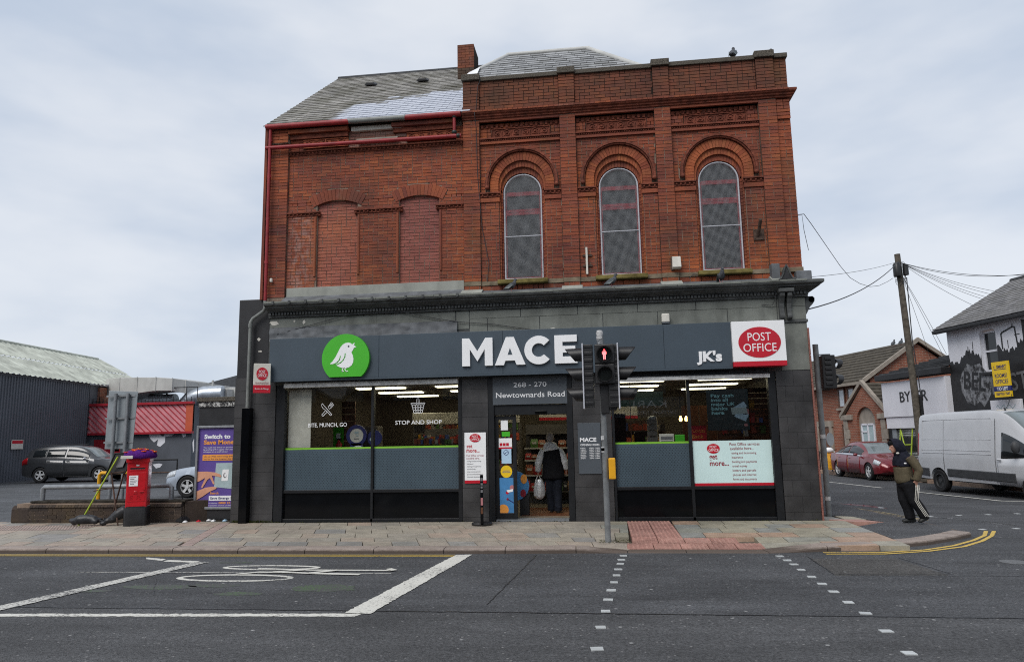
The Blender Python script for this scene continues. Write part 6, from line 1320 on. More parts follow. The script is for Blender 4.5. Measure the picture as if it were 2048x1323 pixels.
# ---------------------------------------------------------------- vehicles
def catmull(st, n):
    outp = []
    for i in range(len(st) - 1):
        p0, p1, p2, p3 = st[max(i - 1, 0)], st[i], st[i + 1], st[min(i + 2, len(st) - 1)]
        for k in range(n):
            t = k / n; q = []
            for a, b, c, d in zip(p0, p1, p2, p3):
                v = .5 * (2 * b + (c - a) * t + (2 * a - 5 * b + 4 * c - d) * t * t + (3 * b - a - 3 * c + d) * t ** 3); lo, hi = min(b, c), max(b, c); q.append(min(max(v, lo - .01), hi + .01))
            outp.append(tuple(q))
    outp.append(st[-1]); return outp
class Car:
    def __init__(s, name, lab, cat, rear, deg, st, paint, wb, wheel_r, half, roof_r=.05, arch=1.13):
        s.t = thing(name, lab, cat, rear, deg); s.st = catmull(st, 5); s.paint = paint; s.wb = wb; rings = []
        for (x, zl, zb, zt, wl, wb_, wt) in s.st:
            wm = max(wl, wb_) * 1.0; h = [(0, zl), (.8 * wl, zl), (wl - .02, zl + .05), (wm, zl + (zb - zl) * .40), (wm * .995, zl + (zb - zl) * .72), (wb_, zb)]
            for k in (1, 2, 3, 4): f = k / 5; h.append((wb_ + (wt - wb_) * (f * .85 + .15 * f * f), zb + (zt - roof_r - zb) * f))
            h += [(wt, zt - roof_r), (wt - .04, zt - roof_r * .3), (wt * .6, zt), (0, zt + .012)]
            rings.append([Vector((x, y, z)) for y, z in h] + [Vector((x, -y, z)) for y, z in h[-2:0:-1]])
        s.rings = rings; s.n = len(rings[0])
        body = MB().loft(rings).build('body', paint, s.t, smooth=38)
        cut = MB()
        for x in (0, wb):
            for q in (-1, 1): cut.lathe([(0, -.25), (wheel_r * arch, -.25), (wheel_r * arch, .3), (0, .3)], 28, (x, q * half, wheel_r), 'y')
        co = bpy.data.objects.new('cut', cut.mesh('cut', 'rubber')); C.objects.link(co); co.parent = s.t
        bm_ = body.modifiers.new('arches', 'BOOLEAN'); bm_.object = co; bm_.solver = 'EXACT'; bm_.use_self = True
        bpy.context.view_layer.update(); dg = bpy.context.evaluated_depsgraph_get(); me = bpy.data.meshes.new_from_object(body.evaluated_get(dg)); body.modifiers.remove(bm_)
        if len(me.polygons) > 100: body.data = me
        cm = co.data; bpy.data.objects.remove(co); bpy.data.meshes.remove(cm); s.body = body
        for x in (0, wb):
            for q in (-1, 1): s.wheel(x, q * (half - .10), wheel_r, q)
    def wheel(s, x, y, r, q):
        w = MB(); w.lathe([(r * .62, -.09), (r * .9, -.10), (r * .985, -.075), (r, -.04), (r, .04), (r * .985, .075), (r * .9, .10), (r * .62, .09)], 28, (x, y, r), 'y', ring=True); w = w.build('wheel', 'rubber', s.t, smooth=40)
        k = MB(); yo = y + q * .075; k.lathe([(r * .63, -.02), (r * .66, .012), (r * .60, .02), (r * .57, -.03)], 28, (x, yo, r), 'y', ring=True) if q > 0 else k.lathe([(r * .63, .02), (r * .66, -.012), (r * .60, -.02), (r * .57, .03)], 28, (x, yo, r), 'y', ring=True)
        for i in range(5 if s.paint != 'vanwhite' else 0):
            a = 2 * PI * i / 5 + .3; c_, s_ = math.cos(a), math.sin(a); k.loft([[(x + c_ * r * .1 - s_ * .035, yo - .008, r + s_ * r * .1 + c_ * .035), (x + c_ * r * .1 + s_ * .035, yo - .008, r + s_ * r * .1 - c_ * .035), (x + c_ * r * .1, yo - q * .03, r + s_ * r * .1)], [(x + c_ * r * .6 - s_ * .045, yo + q * .004, r + s_ * r * .6 + c_ * .045), (x + c_ * r * .6 + s_ * .045, yo + q * .004, r + s_ * r * .6 - c_ * .045), (x + c_ * r * .6, yo - q * .03, r + s_ * r * .6)]])
        k.lathe([(0, q * .015), (r * .16, q * .012), (r * .17, -.0)], 14, (x, yo, r), 'y'); k.build('rim', 'rim' if s.paint != 'vanwhite' else 'plastic', w, smooth=40)
        MB().lathe([(0, 0), (r * .6, 0), (r * .6, -q * .02), (0, -q * .02)], 20, (x, yo - q * .04, r), 'y').build('brake_disc', 'rubber' if s.paint != 'vanwhite' else 'plastic', w)
    def patch(s, name, m, x0, x1, j0, j1, off=.006, par=None, q=1, lab=None, tr=None):
        idx = [i for i, a in enumerate(s.st) if x0 <= a[0] <= x1]; js = list(range(j0, j1 + 1)); g = []
        xsl = [a[0] for a in s.st]
        def ring_at(x):
            for i in range(len(xsl) - 1):
                if xsl[i] <= x <= xsl[i + 1]: f = (x - xsl[i]) / max(1e-6, xsl[i + 1] - xsl[i]); return [a.lerp(b, f) for a, b in zip(s.rings[i], s.rings[i + 1])]
            return s.rings[-1]
        R2 = [ring_at(x0)] + [s.rings[i] for i in idx if x0 + .01 < xsl[i] < x1 - .01] + [ring_at(x1)]
        mb = MB(); nj = len(js)
        P = [[r[j % s.n].copy() for j in js] for r in R2]
        for i in range(len(P)):
            for j in range(nj):
                du = P[min(i + 1, len(P) - 1)][j] - P[max(i - 1, 0)][j]; dv = P[i][min(j + 1, nj - 1)] - P[i][max(j - 1, 0)]; nn = du.cross(dv)
                if nn.length > 1e-9: nn.normalize()
                ref = P[i][j] - Vector((P[i][j].x, 0, .7))
                if nn.dot(ref) < 0: nn = -nn
                v = P[i][j] + nn * off; mb.v.append(Vector((v.x, v.y * q, v.z)))
        for i in range(len(P) - 1):
            for j in range(nj - 1): a = i * nj + j; mb.f.append((a, a + 1, a + nj + 1, a + nj))
        o = mb.build(name, m, par or s.t, smooth=50, label=lab)
        sm = o.modifiers.new('thickness', 'SOLIDIFY'); sm.thickness = .012; sm.offset = -1; return o
    def doors(s, spans, j0=2, j1=5):
        for q in (-1, 1):
            for x0, x1, hx, hz in spans:
                d = s.patch('door', s.paint, x0, x1, j0, j1, .007, q=q); w = max(a[5] for a in s.st)
                MB().tube([(hx - .07, q * (w + .025), hz), (hx + .07, q * (w + .025), hz)], .014, 6).build('handle', s.paint if s.paint != 'vanwhite' else 'plastic', d, smooth=60)
    def mirrors(s, x, z, w, m, sz=(.07, .09, .06)):
        for q in (-1, 1): MB().ell((x, q * (w + .10), z), sz, 10, 7).build('wing_mirror', m, s.t, smooth=60)
def angle_to(r, f): return math.degrees(math.atan2(f[1] - r[1], f[0] - r[0]))
suv = Car('parked_car', 'dark grey family car parked beside the ribbed grey shed', 'car', (-25.92, 16.57, 0), 8.5,
 [(-.93, .42, .75, .80, .70, .75, .70), (-.90, .32, .95, 1.05, .80, .82, .72), (-.78, .27, 1.05, 1.32, .86, .86, .66), (-.50, .24, 1.07, 1.58, .90, .89, .62), (0, .24, 1.06, 1.65, .92, .91, .62), (.7, .24, 1.04, 1.68, .92, .91, .62), (1.4, .24, 1.02, 1.66, .92, .91, .61), (1.9, .24, 1.01, 1.53, .92, .91, .62), (2.25, .24, 1.01, 1.30, .92, .90, .68), (2.58, .24, 1.02, 1.10, .92, .88, .78), (2.8, .24, 1.0, 1.04, .92, .87, .75), (3.2, .26, .92, .96, .90, .82, .65), (3.45, .3, .80, .86, .84, .74, .55), (3.58, .40, .62, .70, .70, .62, .45)], 'cargrey', 2.69, .345, .93)
for q in (-1, 1):
    for x0, x1 in ((-.42, .16), (.22, 1.05), (1.12, 2.15)): suv.patch('side_window', 'carglass', x0, x1, 6, 9, .006, q=q)
    suv.patch('headlight', 'headlight', 3.15, 3.50, 4, 5, .008, q=q); suv.patch('tail_light', 'taillight', -.90, -.62, 4, 6, .008, q=q); suv.patch('sill', 'plastic', .38, 2.3, 1, 2, .01, q=q)
    MB().tube([(-.3, q * .60, 1.69), (1.3, q * .60, 1.71)], .014, 6).build('roof_rail', 'plastic', suv.t)
suv.patch('windscreen', 'screen', 1.78, 2.52, 11, 15, .006); suv.patch('rear_window', 'carglass', -.86, -.60, 11, 15, .006); suv.doors(((.2, 1.06, .35, .98), (1.1, 2.2, 1.25, .96))); suv.mirrors(2.05, 1.08, .92, 'chrome')
red = Car('parked_car', 'dark red saloon car parked at the far kerb of the side street', 'car', (10.95, 18.07, -.25), 276,
 [(-.95, .42, .72, .76, .66, .68, .55), (-.92, .32, .90, .96, .80, .76, .66), (-.75, .26, .98, 1.03, .88, .84, .68), (-.45, .22, .99, 1.10, .91, .86, .66), (0, .20, .97, 1.27, .93, .88, .60), (.45, .20, .95, 1.42, .93, .89, .57), (.9, .20, .93, 1.48, .93, .89, .57), (1.4, .20, .92, 1.47, .93, .89, .58), (1.8, .20, .91, 1.36, .93, .89, .60), (2.2, .20, .91, 1.16, .93, .88, .66), (2.55, .20, .92, 1.00, .93, .86, .76), (2.8, .20, .88, .93, .92, .84, .7), (3.25, .22, .80, .85, .89, .80, .62), (3.5, .26, .70, .76, .80, .70, .5), (3.66, .36, .56, .62, .60, .52, .4)], 'carred', 2.776, .335, .93)
for q in (-1, 1):
    for x0, x1 in ((-.1, .3), (.35, .98), (1.05, 2.1)): red.patch('side_window', 'carglass', x0, x1, 6, 9, .006, q=q)
    red.patch('headlight', 'headlight', 3.14, 3.46, 4, 5, .01, q=q); red.patch('tail_light', 'taillight', -.92, -.7, 4, 5, .008, q=q); red.patch('window_trim', 'chrome', -.2, 2.25, 5, 6, .004, q=q)
    MB().tube([(3.44, q * .60, .42), (3.54, q * .48, .36), (3.46, q * .72, .34), (3.40, q * .74, .42), (3.44, q * .60, .42)], .016, 6).build('fog_surround', 'chrome', red.t)
    MB().box(3.46, 3.50, min(q * .5, q * .7), max(q * .5, q * .7), .35, .42).build('fog_recess', 'signal', red.t)
red.patch('windscreen', 'screen', 1.62, 2.50, 11, 15, .006); red.patch('rear_window', 'carglass', -.35, .3, 11, 15, .006); red.doors(((.0, .98, .25, .84), (1.02, 2.12, 1.2, .82))); red.mirrors(2.0, .98, .92, 'carred'); MB().box(3.58, 3.66, -.36, .36, .46, .64).build('grille', 'signal', red.t, bevel=.03)
MB().box(3.66, 3.675, -.27, .27, .34, .44).build('number_plate', 'offwhite', red.t)
silv = Car('parked_car', 'silver car nosing out from behind the purple poster', 'car', (-10.28, 7.55, 0), 180,
 [(-.95, .42, .72, .76, .66, .68, .55), (-.92, .32, .90, .96, .80, .76, .66), (-.75, .26, .98, 1.03, .88, .84, .68), (-.45, .22, .99, 1.10, .91, .86, .66), (0, .20, .97, 1.27, .93, .88, .60), (.45, .20, .95, 1.42, .93, .89, .57), (.9, .20, .93, 1.46, .93, .89, .57), (1.4, .20, .92, 1.45, .93, .89, .58), (1.8, .20, .91, 1.36, .93, .89, .60), (2.2, .20, .91, 1.16, .93, .88, .66), (2.5, .20, .92, 1.00, .93, .86, .76), (2.75, .20, .90, .95, .92, .85, .7), (3.2, .20, .84, .89, .90, .82, .62), (3.48, .22, .74, .80, .82, .74, .5), (3.62, .28, .58, .64, .64, .58, .4)], 'carsilver', 2.72, .335, .93)
for q in (-1, 1):
    silv.patch('side_window', 'carglass', .35, 2.1, 6, 9, .006, q=q); silv.patch('headlight', 'headlight', 3.16, 3.54, 4, 5, .01, q=q)
silv.patch('windscreen', 'screen', 1.62, 2.46, 11, 15, .006); silv.doors(((.0, .98, .25, .84), (1.02, 2.12, 1.2, .82))); silv.mirrors(2.0, .98, .92, 'carsilver')
for q in (-1, 1): MB().box(3.36, 3.5, min(q * .55, q * .76), max(q * .55, q * .76), .38, .47).build('lower_grille', 'signal', silv.t, bevel=.02)
van = Car('panel_van', 'white panel van with a black side strip waiting in the side street', 'van', (11.45, 9.65, -.25), 280.5,
 [(-.99, .45, 1.1, 2.30, .98, .98, .82), (-.96, .36, 1.1, 2.40, 1.02, 1.02, .86), (-.5, .34, 1.1, 2.45, 1.035, 1.035, .89), (.8, .34, 1.1, 2.47, 1.035, 1.035, .89), (2.1, .34, 1.1, 2.47, 1.035, 1.035, .89), (2.6, .34, 1.1, 2.42, 1.035, 1.03, .86), (2.9, .34, 1.1, 2.30, 1.035, 1.02, .83), (3.3, .32, 1.12, 1.98, 1.03, 1.0, .80), (3.75, .30, 1.14, 1.55, 1.02, .97, .80), (4.0, .30, 1.12, 1.28, 1.0, .94, .78), (4.3, .32, 1.0, 1.10, .96, .88, .65), (4.48, .40, .80, .88, .84, .74, .5)], 'vanwhite', 3.68, .345, 1.03, .10, 1.2)
for q in (-1, 1):
    van.patch('side_window', 'carglass', 2.72, 3.62, 5, 8, .008, q=q); van.patch('tail_light', 'taillight', -.985, -.955, 5, 8, .012, q=q); van.patch('headlight', 'headlight', 4.0, 4.4, 4, 5, .01, q=q)
    for x0, x1 in ((-.96, -.44), (.44, 3.2)): MB().loft([[(x0, q * 1.03, .50), (x0, q * 1.055, .52), (x0, q * 1.055, .72), (x0, q * 1.03, .74)], [(x1, q * 1.03, .46), (x1, q * 1.055, .48), (x1, q * 1.055, .70), (x1, q * 1.03, .72)]]).build('side_strip', 'plastic', van.t, bevel=.008)
    for pts in ([(-.75, 1.62), (-.75, 2.22), (2.35, 2.22), (2.35, 1.62)], [(-.75, 1.20), (-.75, 1.30), (2.35, 1.30), (2.35, 1.20)]):
        P_ = [(x, q * (1.035 - (.146 * max(0, z - 1.1) / 1.25) + .004), z) for x, z in pts]; MB().tube(P_ + [P_[0]], .009, 6).build('pressed_panel_edge', 'vanwhite', van.t, smooth=60)
    for x in (.3, 2.5): MB().tube([(x, q * 1.037, .4), (x, q * 1.037, 1.1), (x, q * .915, 2.2)], .006, 5).build('shut_line', 'plastic', van.t)
van.patch('windscreen', 'screen', 2.72, 3.82, 11, 15, .008); van.doors(((2.56, 3.62, 2.68, 1.05),)); van.mirrors(3.42, 1.42, 1.03, 'plastic', (.09, .12, .17))
MB().box(-1.04, -.86, -1.0, 1.0, .36, .62).build('rear_bumper', 'plastic', van.t, bevel=.03); MB().tube([(2.55, -.6, 2.45), (2.75, -.66, 2.58), (3.05, -.75, 2.86)], .008, 5).build('aerial', 'cable', van.t)
MB().tube([(2.55, -.6, 2.42), (2.5, -.59, 2.50)], .022, 6).build('aerial_base', 'cable', van.t)
# scooter half hidden behind the corner pole
sc0 = at(1659, 915, 19.3); scooter = thing('motor_scooter', 'white scooter with a yellow front apron, half hidden behind the corner pole', 'scooter', (sc0.x, 19.3, -.25), -6)
MB().loft([[(-.30, -.10, .22), (.32, -.10, .22), (.32, .0, .22), (-.30, .0, .22)], [(-.32, -.06, .62), (.30, -.06, .62), (.30, .05, .62), (-.32, .05, .62)], [(-.26, .02, 1.0), (.2, .02, 1.0), (.2, .1, 1.0), (-.26, .1, 1.0)]]).build('front_apron', 'yellowbox', scooter, bevel=.03)
for i in range(5): MB().tube([(-.3, -.10 + i * .02, .30 + i * .14), (.31, -.10 + i * .02, .30 + i * .14)], .006, 5).build('apron_seam', 'orange', scooter)
MB().ell((0, .05, 1.08), (.22, .14, .13), 12, 8).build('head_cowl', 'white', scooter, smooth=60); MB().tube([(.2, .12, 1.02), (.36, .2, .8), (.42, .35, .5)], [.05, .07, .05], 8).build('side_fairing', 'white', scooter, smooth=60)
MB().lathe([(.12, -.05), (.22, -.06), (.25, 0), (.22, .06), (.12, .05)], 20, (.40, .25, .25), 'x', ring=True).build('wheel', 'rubber', scooter, smooth=40); MB().tube([(-.34, .1, 1.1), (.34, .1, 1.1)], .02, 6).build('handlebar', 'signal', scooter); MB().box(-.12, .12, .4, 1.1, .68, .8).build('seat', 'rubber', scooter, bevel=.04)
MB().lathe([(.12, -.05), (.22, -.06), (.25, 0), (.22, .06), (.12, .05)], 20, (0, 1.1, .25), 'x', ring=True).build('wheel', 'rubber', scooter, smooth=40)
# ---------------------------------------------------------------- left background: shed, red-clad building, ducts
SHD = thing('grey_shed', 'tall grey ribbed metal shed with a pale corrugated roof at the far left', 'shed', (-29, 16, 0))
A_, Bq = Vector((-27.6, 8, 0)), Vector((-29.55, 23.3, 0)); Cq = Vector((-30.35, 30, 0)); dS = (Cq - A_).normalized(); nS = Vector((dS.y, -dS.x, 0))
def along(t): return A_ + dS * t
mb = MB(); LS = (Bq - A_).length; k = 0; pts = []
t = 0.
while t < LS:
    for dt, o in ((0, 0), (.07, 0), (.09, .04), (.16, .04), (.18, 0)): p = along(min(t + dt, LS)) + nS * o; pts.append((p.x, p.y))
    t += .2
for (a, b), (c, d) in zip(pts, pts[1:]): mb.add([(a, b, -.2), (c, d, -.2), (c, d, 5.15), (a, b, 5.15)], [(0, 1, 2, 3)])
mb.build('ribbed_wall', 'shedwall', SHD)
MB().loft([[A_ + nS * .08 + Vector((0, 0, 5.1)), A_ + nS * .08 + Vector((0, 0, 5.24)), A_ - nS * .1 + Vector((0, 0, 5.24)), A_ - nS * .1 + Vector((0, 0, 5.1))], [Bq + nS * .08 + Vector((0, 0, 5.1)), Bq + nS * .08 + Vector((0, 0, 5.24)), Bq - nS * .1 + Vector((0, 0, 5.24)), Bq - nS * .1 + Vector((0, 0, 5.1))]]).build('eaves_trim', 'shedwall', SHD)
rg_ = MB(); LR = (Cq - A_).length + .3
for lay_ in range(2):
    d0, d1 = (0., .5) if lay_ == 0 else (.5, 1.0); off = .0 if lay_ == 0 else .045
    t = 0.; pts = []
    while t < LR: pts += [(t, 0), (t + .12, 0), (t + .20, .055), (t + .32, .055)]; t += .40
    for (t0, h0), (t1, h1) in zip(pts, pts[1:]):
        q = []
        for tt, hh, dd in ((t0, h0, d0), (t1, h1, d0), (t1, h1, d1 - .0), (t0, h0, d1)):
            p = along(tt) + nS * (.25 - 3.95 * dd); q.append((p.x, p.y, 5.18 + 2.25 * dd + hh + off * (1 - dd) * 2))
        rg_.add(q, [(0, 1, 2, 3)])
rg_.build('corrugated_roof', 'shedroof', SHD)
e = [Bq + Vector((0, 0, -.2)), Cq + Vector((0, 0, -.2)), Cq + Vector((0, 0, 5.15)), Bq + Vector((0, 0, 5.15))]; MB().sheet(e).build('rear_wall', 'shedwall', SHD)
for i in range(int(LR / .8)):
    p = along(i * .8 + .4) - nS * 3.70; MB().tube([(p.x - .4 * dS.x, p.y - .4 * dS.y, 7.46), (p.x + .38 * dS.x, p.y + .38 * dS.y, 7.46)], .10, 8).build('ridge_cap', 'shedroof', SHD, smooth=50)
q0 = at(48, 888, 16.9); p = along(9.6) + nS * .06
ws = thing('warning_sign', 'small white warning sign with a red top on the grey shed', 'sign', (p.x, p.y, 1.6)); u_ = dS * .42
MB().loft([[p - u_ + Vector((0, 0, 1.55)), p + u_ + Vector((0, 0, 1.55)), p + u_ + Vector((0, 0, 2.0)), p - u_ + Vector((0, 0, 2.0))], [p - u_ + nS * .02 + Vector((0, 0, 1.55)), p + u_ + nS * .02 + Vector((0, 0, 1.55)), p + u_ + nS * .02 + Vector((0, 0, 2.0)), p - u_ + nS * .02 + Vector((0, 0, 2.0))]]).build('sign_plate', 'offwhite', ws)
p2 = p + nS * .021; MB().loft([[p2 - u_ * .9 + Vector((0, 0, 1.82)), p2 + u_ * .9 + Vector((0, 0, 1.82)), p2 + u_ * .9 + Vector((0, 0, 1.97)), p2 - u_ * .9 + Vector((0, 0, 1.97))], [p2 - u_ * .9 + nS * .006 + Vector((0, 0, 1.82)), p2 + u_ * .9 + nS * .006 + Vector((0, 0, 1.82)), p2 + u_ * .9 + nS * .006 + Vector((0, 0, 1.97)), p2 - u_ * .9 + nS * .006 + Vector((0, 0, 1.97))]]).build('red_panel', 'pored', ws)
YR = 23.6
RBD = thing('red_clad_building', 'low dark building with a diagonal ribbed red band and peeling paint', 'building', (-26, YR, 0))
xl, xr = at(172, 840, YR).x - 1.5, at(388, 840, YR).x; zt = at(300, 808, YR).z; zb = at(300, 864, YR).z
MB().box(xl, xr - .1, YR, YR + 8, -.2, zt - .1).build('wall', 'shedwall', RBD)
MB().box(xl, xr, YR - .12, YR, zb, zt).build('red_band', 'pinksheet', RBD); MB().box(xl, xr + .02, YR - .26, YR, zt - .04, zt + .1).build('top_trim', 'redsheet', RBD); MB().box(xl, xr + .02, YR - .26, YR, zb - .1, zb + .02).build('bottom_trim', 'redsheet', RBD); MB().box(xr - .42, xr, YR - .16, YR, zb, zt).build('end_trim', 'orangesheet', RBD)
mb = MB(); h_ = zt - zb - .06; i = 0
x = xl - h_ * 1.2
while x < xr - .45:
    a0x, a1x = x, x + h_ * 1.12; z0_, z1_ = zt - .04, zb + .02
    if a0x < xl: f = (xl - a0x) / (a1x - a0x); z0_ = z0_ + (z1_ - z0_) * f; a0x = xl
    if a1x > xr - .45: f = (xr - .45 - a0x) / (a1x - a0x); z1_ = z0_ + (z1_ - z0_) * f; a1x = xr - .45
    if a1x > a0x + .1: mb.loft([[(a0x, YR - .12, z0_), (a0x + .09, YR - .12, z0_), (a0x + .045, YR - .17, z0_)], [(a1x, YR - .12, z1_), (a1x + .09, YR - .12, z1_), (a1x + .045, YR - .17, z1_)]])
    x += .36
mb.build('diagonal_rib', 'redsheet', RBD, kind='stuff')
def wallpatch(n, px, m_):
    q = [at(a, b, YR - .012) for a, b in px]; return MB().prism([(v.x, v.z) for v in q][::-1], YR - .012, YR).build(n, m_, RBD)
wallpatch('peeled_patch', [(297, 866), (318, 866), (326, 873), (330, 866), (349, 866), (344, 871), (330, 873), (330, 884), (320, 893), (314, 890), (316, 878), (308, 884), (300, 876)], 'whitewall'); wallpatch('peeled_patch', [(363, 866), (372, 865), (371, 872), (366, 874)], 'whitewall'); wallpatch('peeled_patch', [(305, 928), (318, 926), (325, 928), (320, 934), (312, 936)], 'whitewall'); wallpatch('peeled_patch', [(385, 884), (388, 876), (388, 900), (386, 905)], 'whitewall'); wallpatch('faded_red_panel', [(188, 879), (240, 879), (240, 920), (188, 920)], 'redsheet'); wallpatch('white_mark', [(220, 897), (238, 897), (238, 902), (220, 902)], 'whitewall')
# fence rail by the dark wall
RL = thing('black_railing', 'low black hand rail in front of the peeling dark wall', 'railing', (at(330, 940, 21).x, 21, 0))
a, b = at(296, 919, 21), at(355, 919, 21); c = at(330, 944, 21)
MB().tube([(a.x, 21, a.z), (b.x, 21, a.z), (b.x, 21, -.1)], .05, 6).build('rail', 'signal', RL); MB().tube([(a.x, 21, c.z), (b.x, 21, c.z)], .04, 6).build('rail', 'rust', RL)
# brick stub and roof plant
st = thing('brick_stub_wall', 'stepped red brick stub between the shed and the red band', 'wall', (-29.6, 24.2, 0))
for i, (x0, x1, y1) in enumerate(((178, 198, 775), (198, 214, 793), (214, 232, 806))): a, b = at(x0, y1, 24.2), at(x1, 815, 24.2); MB().box(a.x, b.x, 24.2, 24.8, zt - .4, a.z).build('brick_step', 'housebrick', st)
a = at(178, 770, 24.15); MB().box(a.x, a.x + .75, 24.1, 24.9, a.z - .05, a.z + .08).build('white_cap', 'whitewall', st)
DU = thing('roof_duct', 'large pale curved ventilation duct on the flat roof', 'duct', (-24, 25, zt))
rings = []; seams = []
for px, pt, pb, y in ((212, 757, 803, 25.0), (240, 755, 797, 24.3), (275, 754, 786, 23.9), (312, 754, 781, 23.7), (345, 756, 781, 23.8), (372, 760, 786, 24.4), (398, 765, 792, 25.4), (430, 770, 800, 26.8), (470, 774, 804, 28.4)):
    a, b = at(px, pt, y), at(px, pb, y); rings.append([(a.x, y, b.z), (a.x + .3, y + 1.6, b.z), (a.x + .3, y + 1.6, a.z), (a.x, y, a.z)]); seams.append((a.x, y, b.z, a.z))
du = MB().loft(rings).build('duct_run', 'duct', DU, bevel=.02)
for x, y, z0_, z1_ in seams[1:-1]: MB().box(x - .02, x + .02, y - .03, y + .02, z0_ - .02, z1_ + .02).build('duct_seam', 'duct', DU)
for x in (-25.6, -24.4): MB().box(x - .04, x + .04, 24.7, 24.8, zt, 4.62).build('duct_leg', 'signal', DU)
EL = thing('round_duct', 'shiny round duct elbow under the big curved duct', 'duct', (-23.6, 25.2, zt)); rr_ = [(-24.5, 24.9, zt - .2), (-24.0, 24.9, zt + .35), (-23.3, 25.0, zt + .58), (-22.3, 25.2, zt + .62)]
MB().tube(rr_, [.55, .55, .5, .48], 18).build('elbow', 'ductshiny', EL, smooth=50); MB().tube([(-26.8, 25.0, zt + .25), (-25.2, 25, zt + .25)], .42, 16).build('straight_duct', 'ductshiny', EL, smooth=50)
PLT = thing('plant_room', 'pale metal plant boxes with a thin flue on the roof behind the black wall', 'plant room', (-19.5, 26, zt))
for x0, x1, y0, z1 in ((398, 418, 26, 773), (414, 455, 25.5, 778), (440, 476, 26.2, 776)): a, b = at(x0, z1, y0), at(x1, z1, y0); MB().box(a.x, b.x, y0, y0 + 1.5, zt - .5, a.z).build('plant_box', 'duct', PLT, bevel=.02)
a = at(426, 760, 25.4); MB().tube([(a.x, 25.4, zt), (a.x, 25.4, a.z)], .07, 8).build('flue', 'duct', PLT, smooth=60); MB().lathe([(.05, 0), (.22, .12), (.05, .3)], 12, (a.x - .25, 25.4, zt + .72)).build('cowl', 'signal', PLT, smooth=50)
for i in range(26):
    pass
SPK = thing('spiked_railing', 'thin black spiked railing along the top of the red band', 'railing', (-25, YR + .1, zt)); sp = MB(); x = xl
while x < xr: sp.box(x, x + .025, YR + .1, YR + .125, zt, zt + rk.uniform(.28, .42)); x += .22
sp.box(xl, xr, YR + .1, YR + .13, zt + .2, zt + .225); sp.build('spikes', 'signal', SPK, kind='stuff')
for x in (at(367, 790, YR).x, at(389, 790, YR).x): MB().tube([(x - .9, YR + .3, zt + .95), (x, YR + .3, zt + .95), (x, YR + .3, zt)], .03, 6).build('handrail', 'signal', SPK)
DR = thing('dark_roofed_hall', 'distant hall with a dark corrugated roof just left of the shop', 'building', (-18, 36, 0)); a, b = at(404, 776, 36), at(475, 754, 36)
mb = MB(); x = a.x - 1
while x < b.x + 3: f = max(0, (x - a.x) / (b.x - a.x)); mb.loft([[(x, 36, a.z), (x + .2, 36, a.z), (x + .1, 36, a.z + .09)], [(x + 2.2, 40, b.z + .6), (x + 2.4, 40, b.z + .6), (x + 2.3, 40, b.z + .69)]]); x += .36
mb.build('roof_rib', 'roofdark', DR, kind='stuff'); MB().sheet([(a.x - 1, 36, a.z), (b.x + 3, 36, a.z), (b.x + 5, 40, b.z + .6), (a.x + 1.2, 40, b.z + .6)]).build('roof', 'roofdark', DR); MB().box(a.x - 1, b.x + 3, 36.2, 40, 0, a.z).build('wall', 'duct', DR)

# ---------------------------------------------------------------- right background: the side street, fronts facing it
def front(name, lab, cat): return thing(name, lab, cat, (13.4, 13.5, -.2), -76.5)
struct('far_pavement', MB().slab([(11.66 + .233 * 14, 13.5 - .972 * 14), (11.66, 13.5), (11.66 - .233 * 40, 13.5 + .972 * 40), (14 - .233 * 40, 14 + .972 * 40), (40, 14), (40, -2)], -.6, -.12), 'slabright')
MH = front('mural_house', 'end house painted with a black and white skyline mural under a slate roof', 'house')
mw = MB(); x0, x1 = -.65, 7.0
for a, b, c, d in ((x0, .96, -.3, 5.62), (1.70, x1, -.3, 5.62), (.96, 1.70, -.3, 3.84), (.96, 1.70, 5.36, 5.62)): mw.box(a, b, 0, .3, c, d)
mw.box(x0, x0 + .2, .3, 7, -.3, 5.62); mw.build('wall', 'muralwall' if 'muralwall' in M else 'whitewall', MH)
MB().sheet([(x0, .3, 5.6), (x0, 6.8, 5.6), (x0, 3.4, 7.5)]).build('gable', 'whitewall', MH)
MB().sheet([(-.98, -.3, 5.64), (7.2, -.3, 5.64), (7.2, 3.3, 7.62), (-.98, 3.3, 7.62)]).sheet([(-.98, 6.9, 5.6), (7.2, 6.9, 5.6), (7.2, 3.3, 7.62), (-.98, 3.3, 7.62)]).build('roof', 'roofdark', MH)
rfm = MH.children[-1]; M['slate_mural'] = slatemat('slate_worn', (.17, .165, .165), .35)
slm = math.hypot(3.6, 1.98); slates('slate', (-1.0, -.32, 5.65), (1, 0, 0), (0, 3.6, 1.98), lambda v: (0, 8.2) if v < slm else None, .32, .22, 'slate_mural', 12, rfm, 0, .02)
MB().box(-.98, 7.2, -.36, -.2, 5.50, 5.64).build('gutter', 'blackpaint', MH, bevel=.03); MB().tube([(-.98, 3.3, 7.66), (7.2, 3.3, 7.66)], .09, 8).build('ridge', 'roofdark', rfm); MB().tube([(4.1, -.25, 5.5), (4.1, -.1, 5.2), (4.1, -.1, 4.9)], .05, 8).build('downpipe', 'offwhite', MH)
wf = MB()
for a, b, c, d in ((.96, 1.02, 3.86, 5.3), (1.64, 1.70, 3.86, 5.3), (1.02, 1.64, 3.86, 3.94), (1.02, 1.64, 4.56, 4.63), (1.02, 1.64, 5.24, 5.3)): wf.box(a, b, .12, .2, c, d)
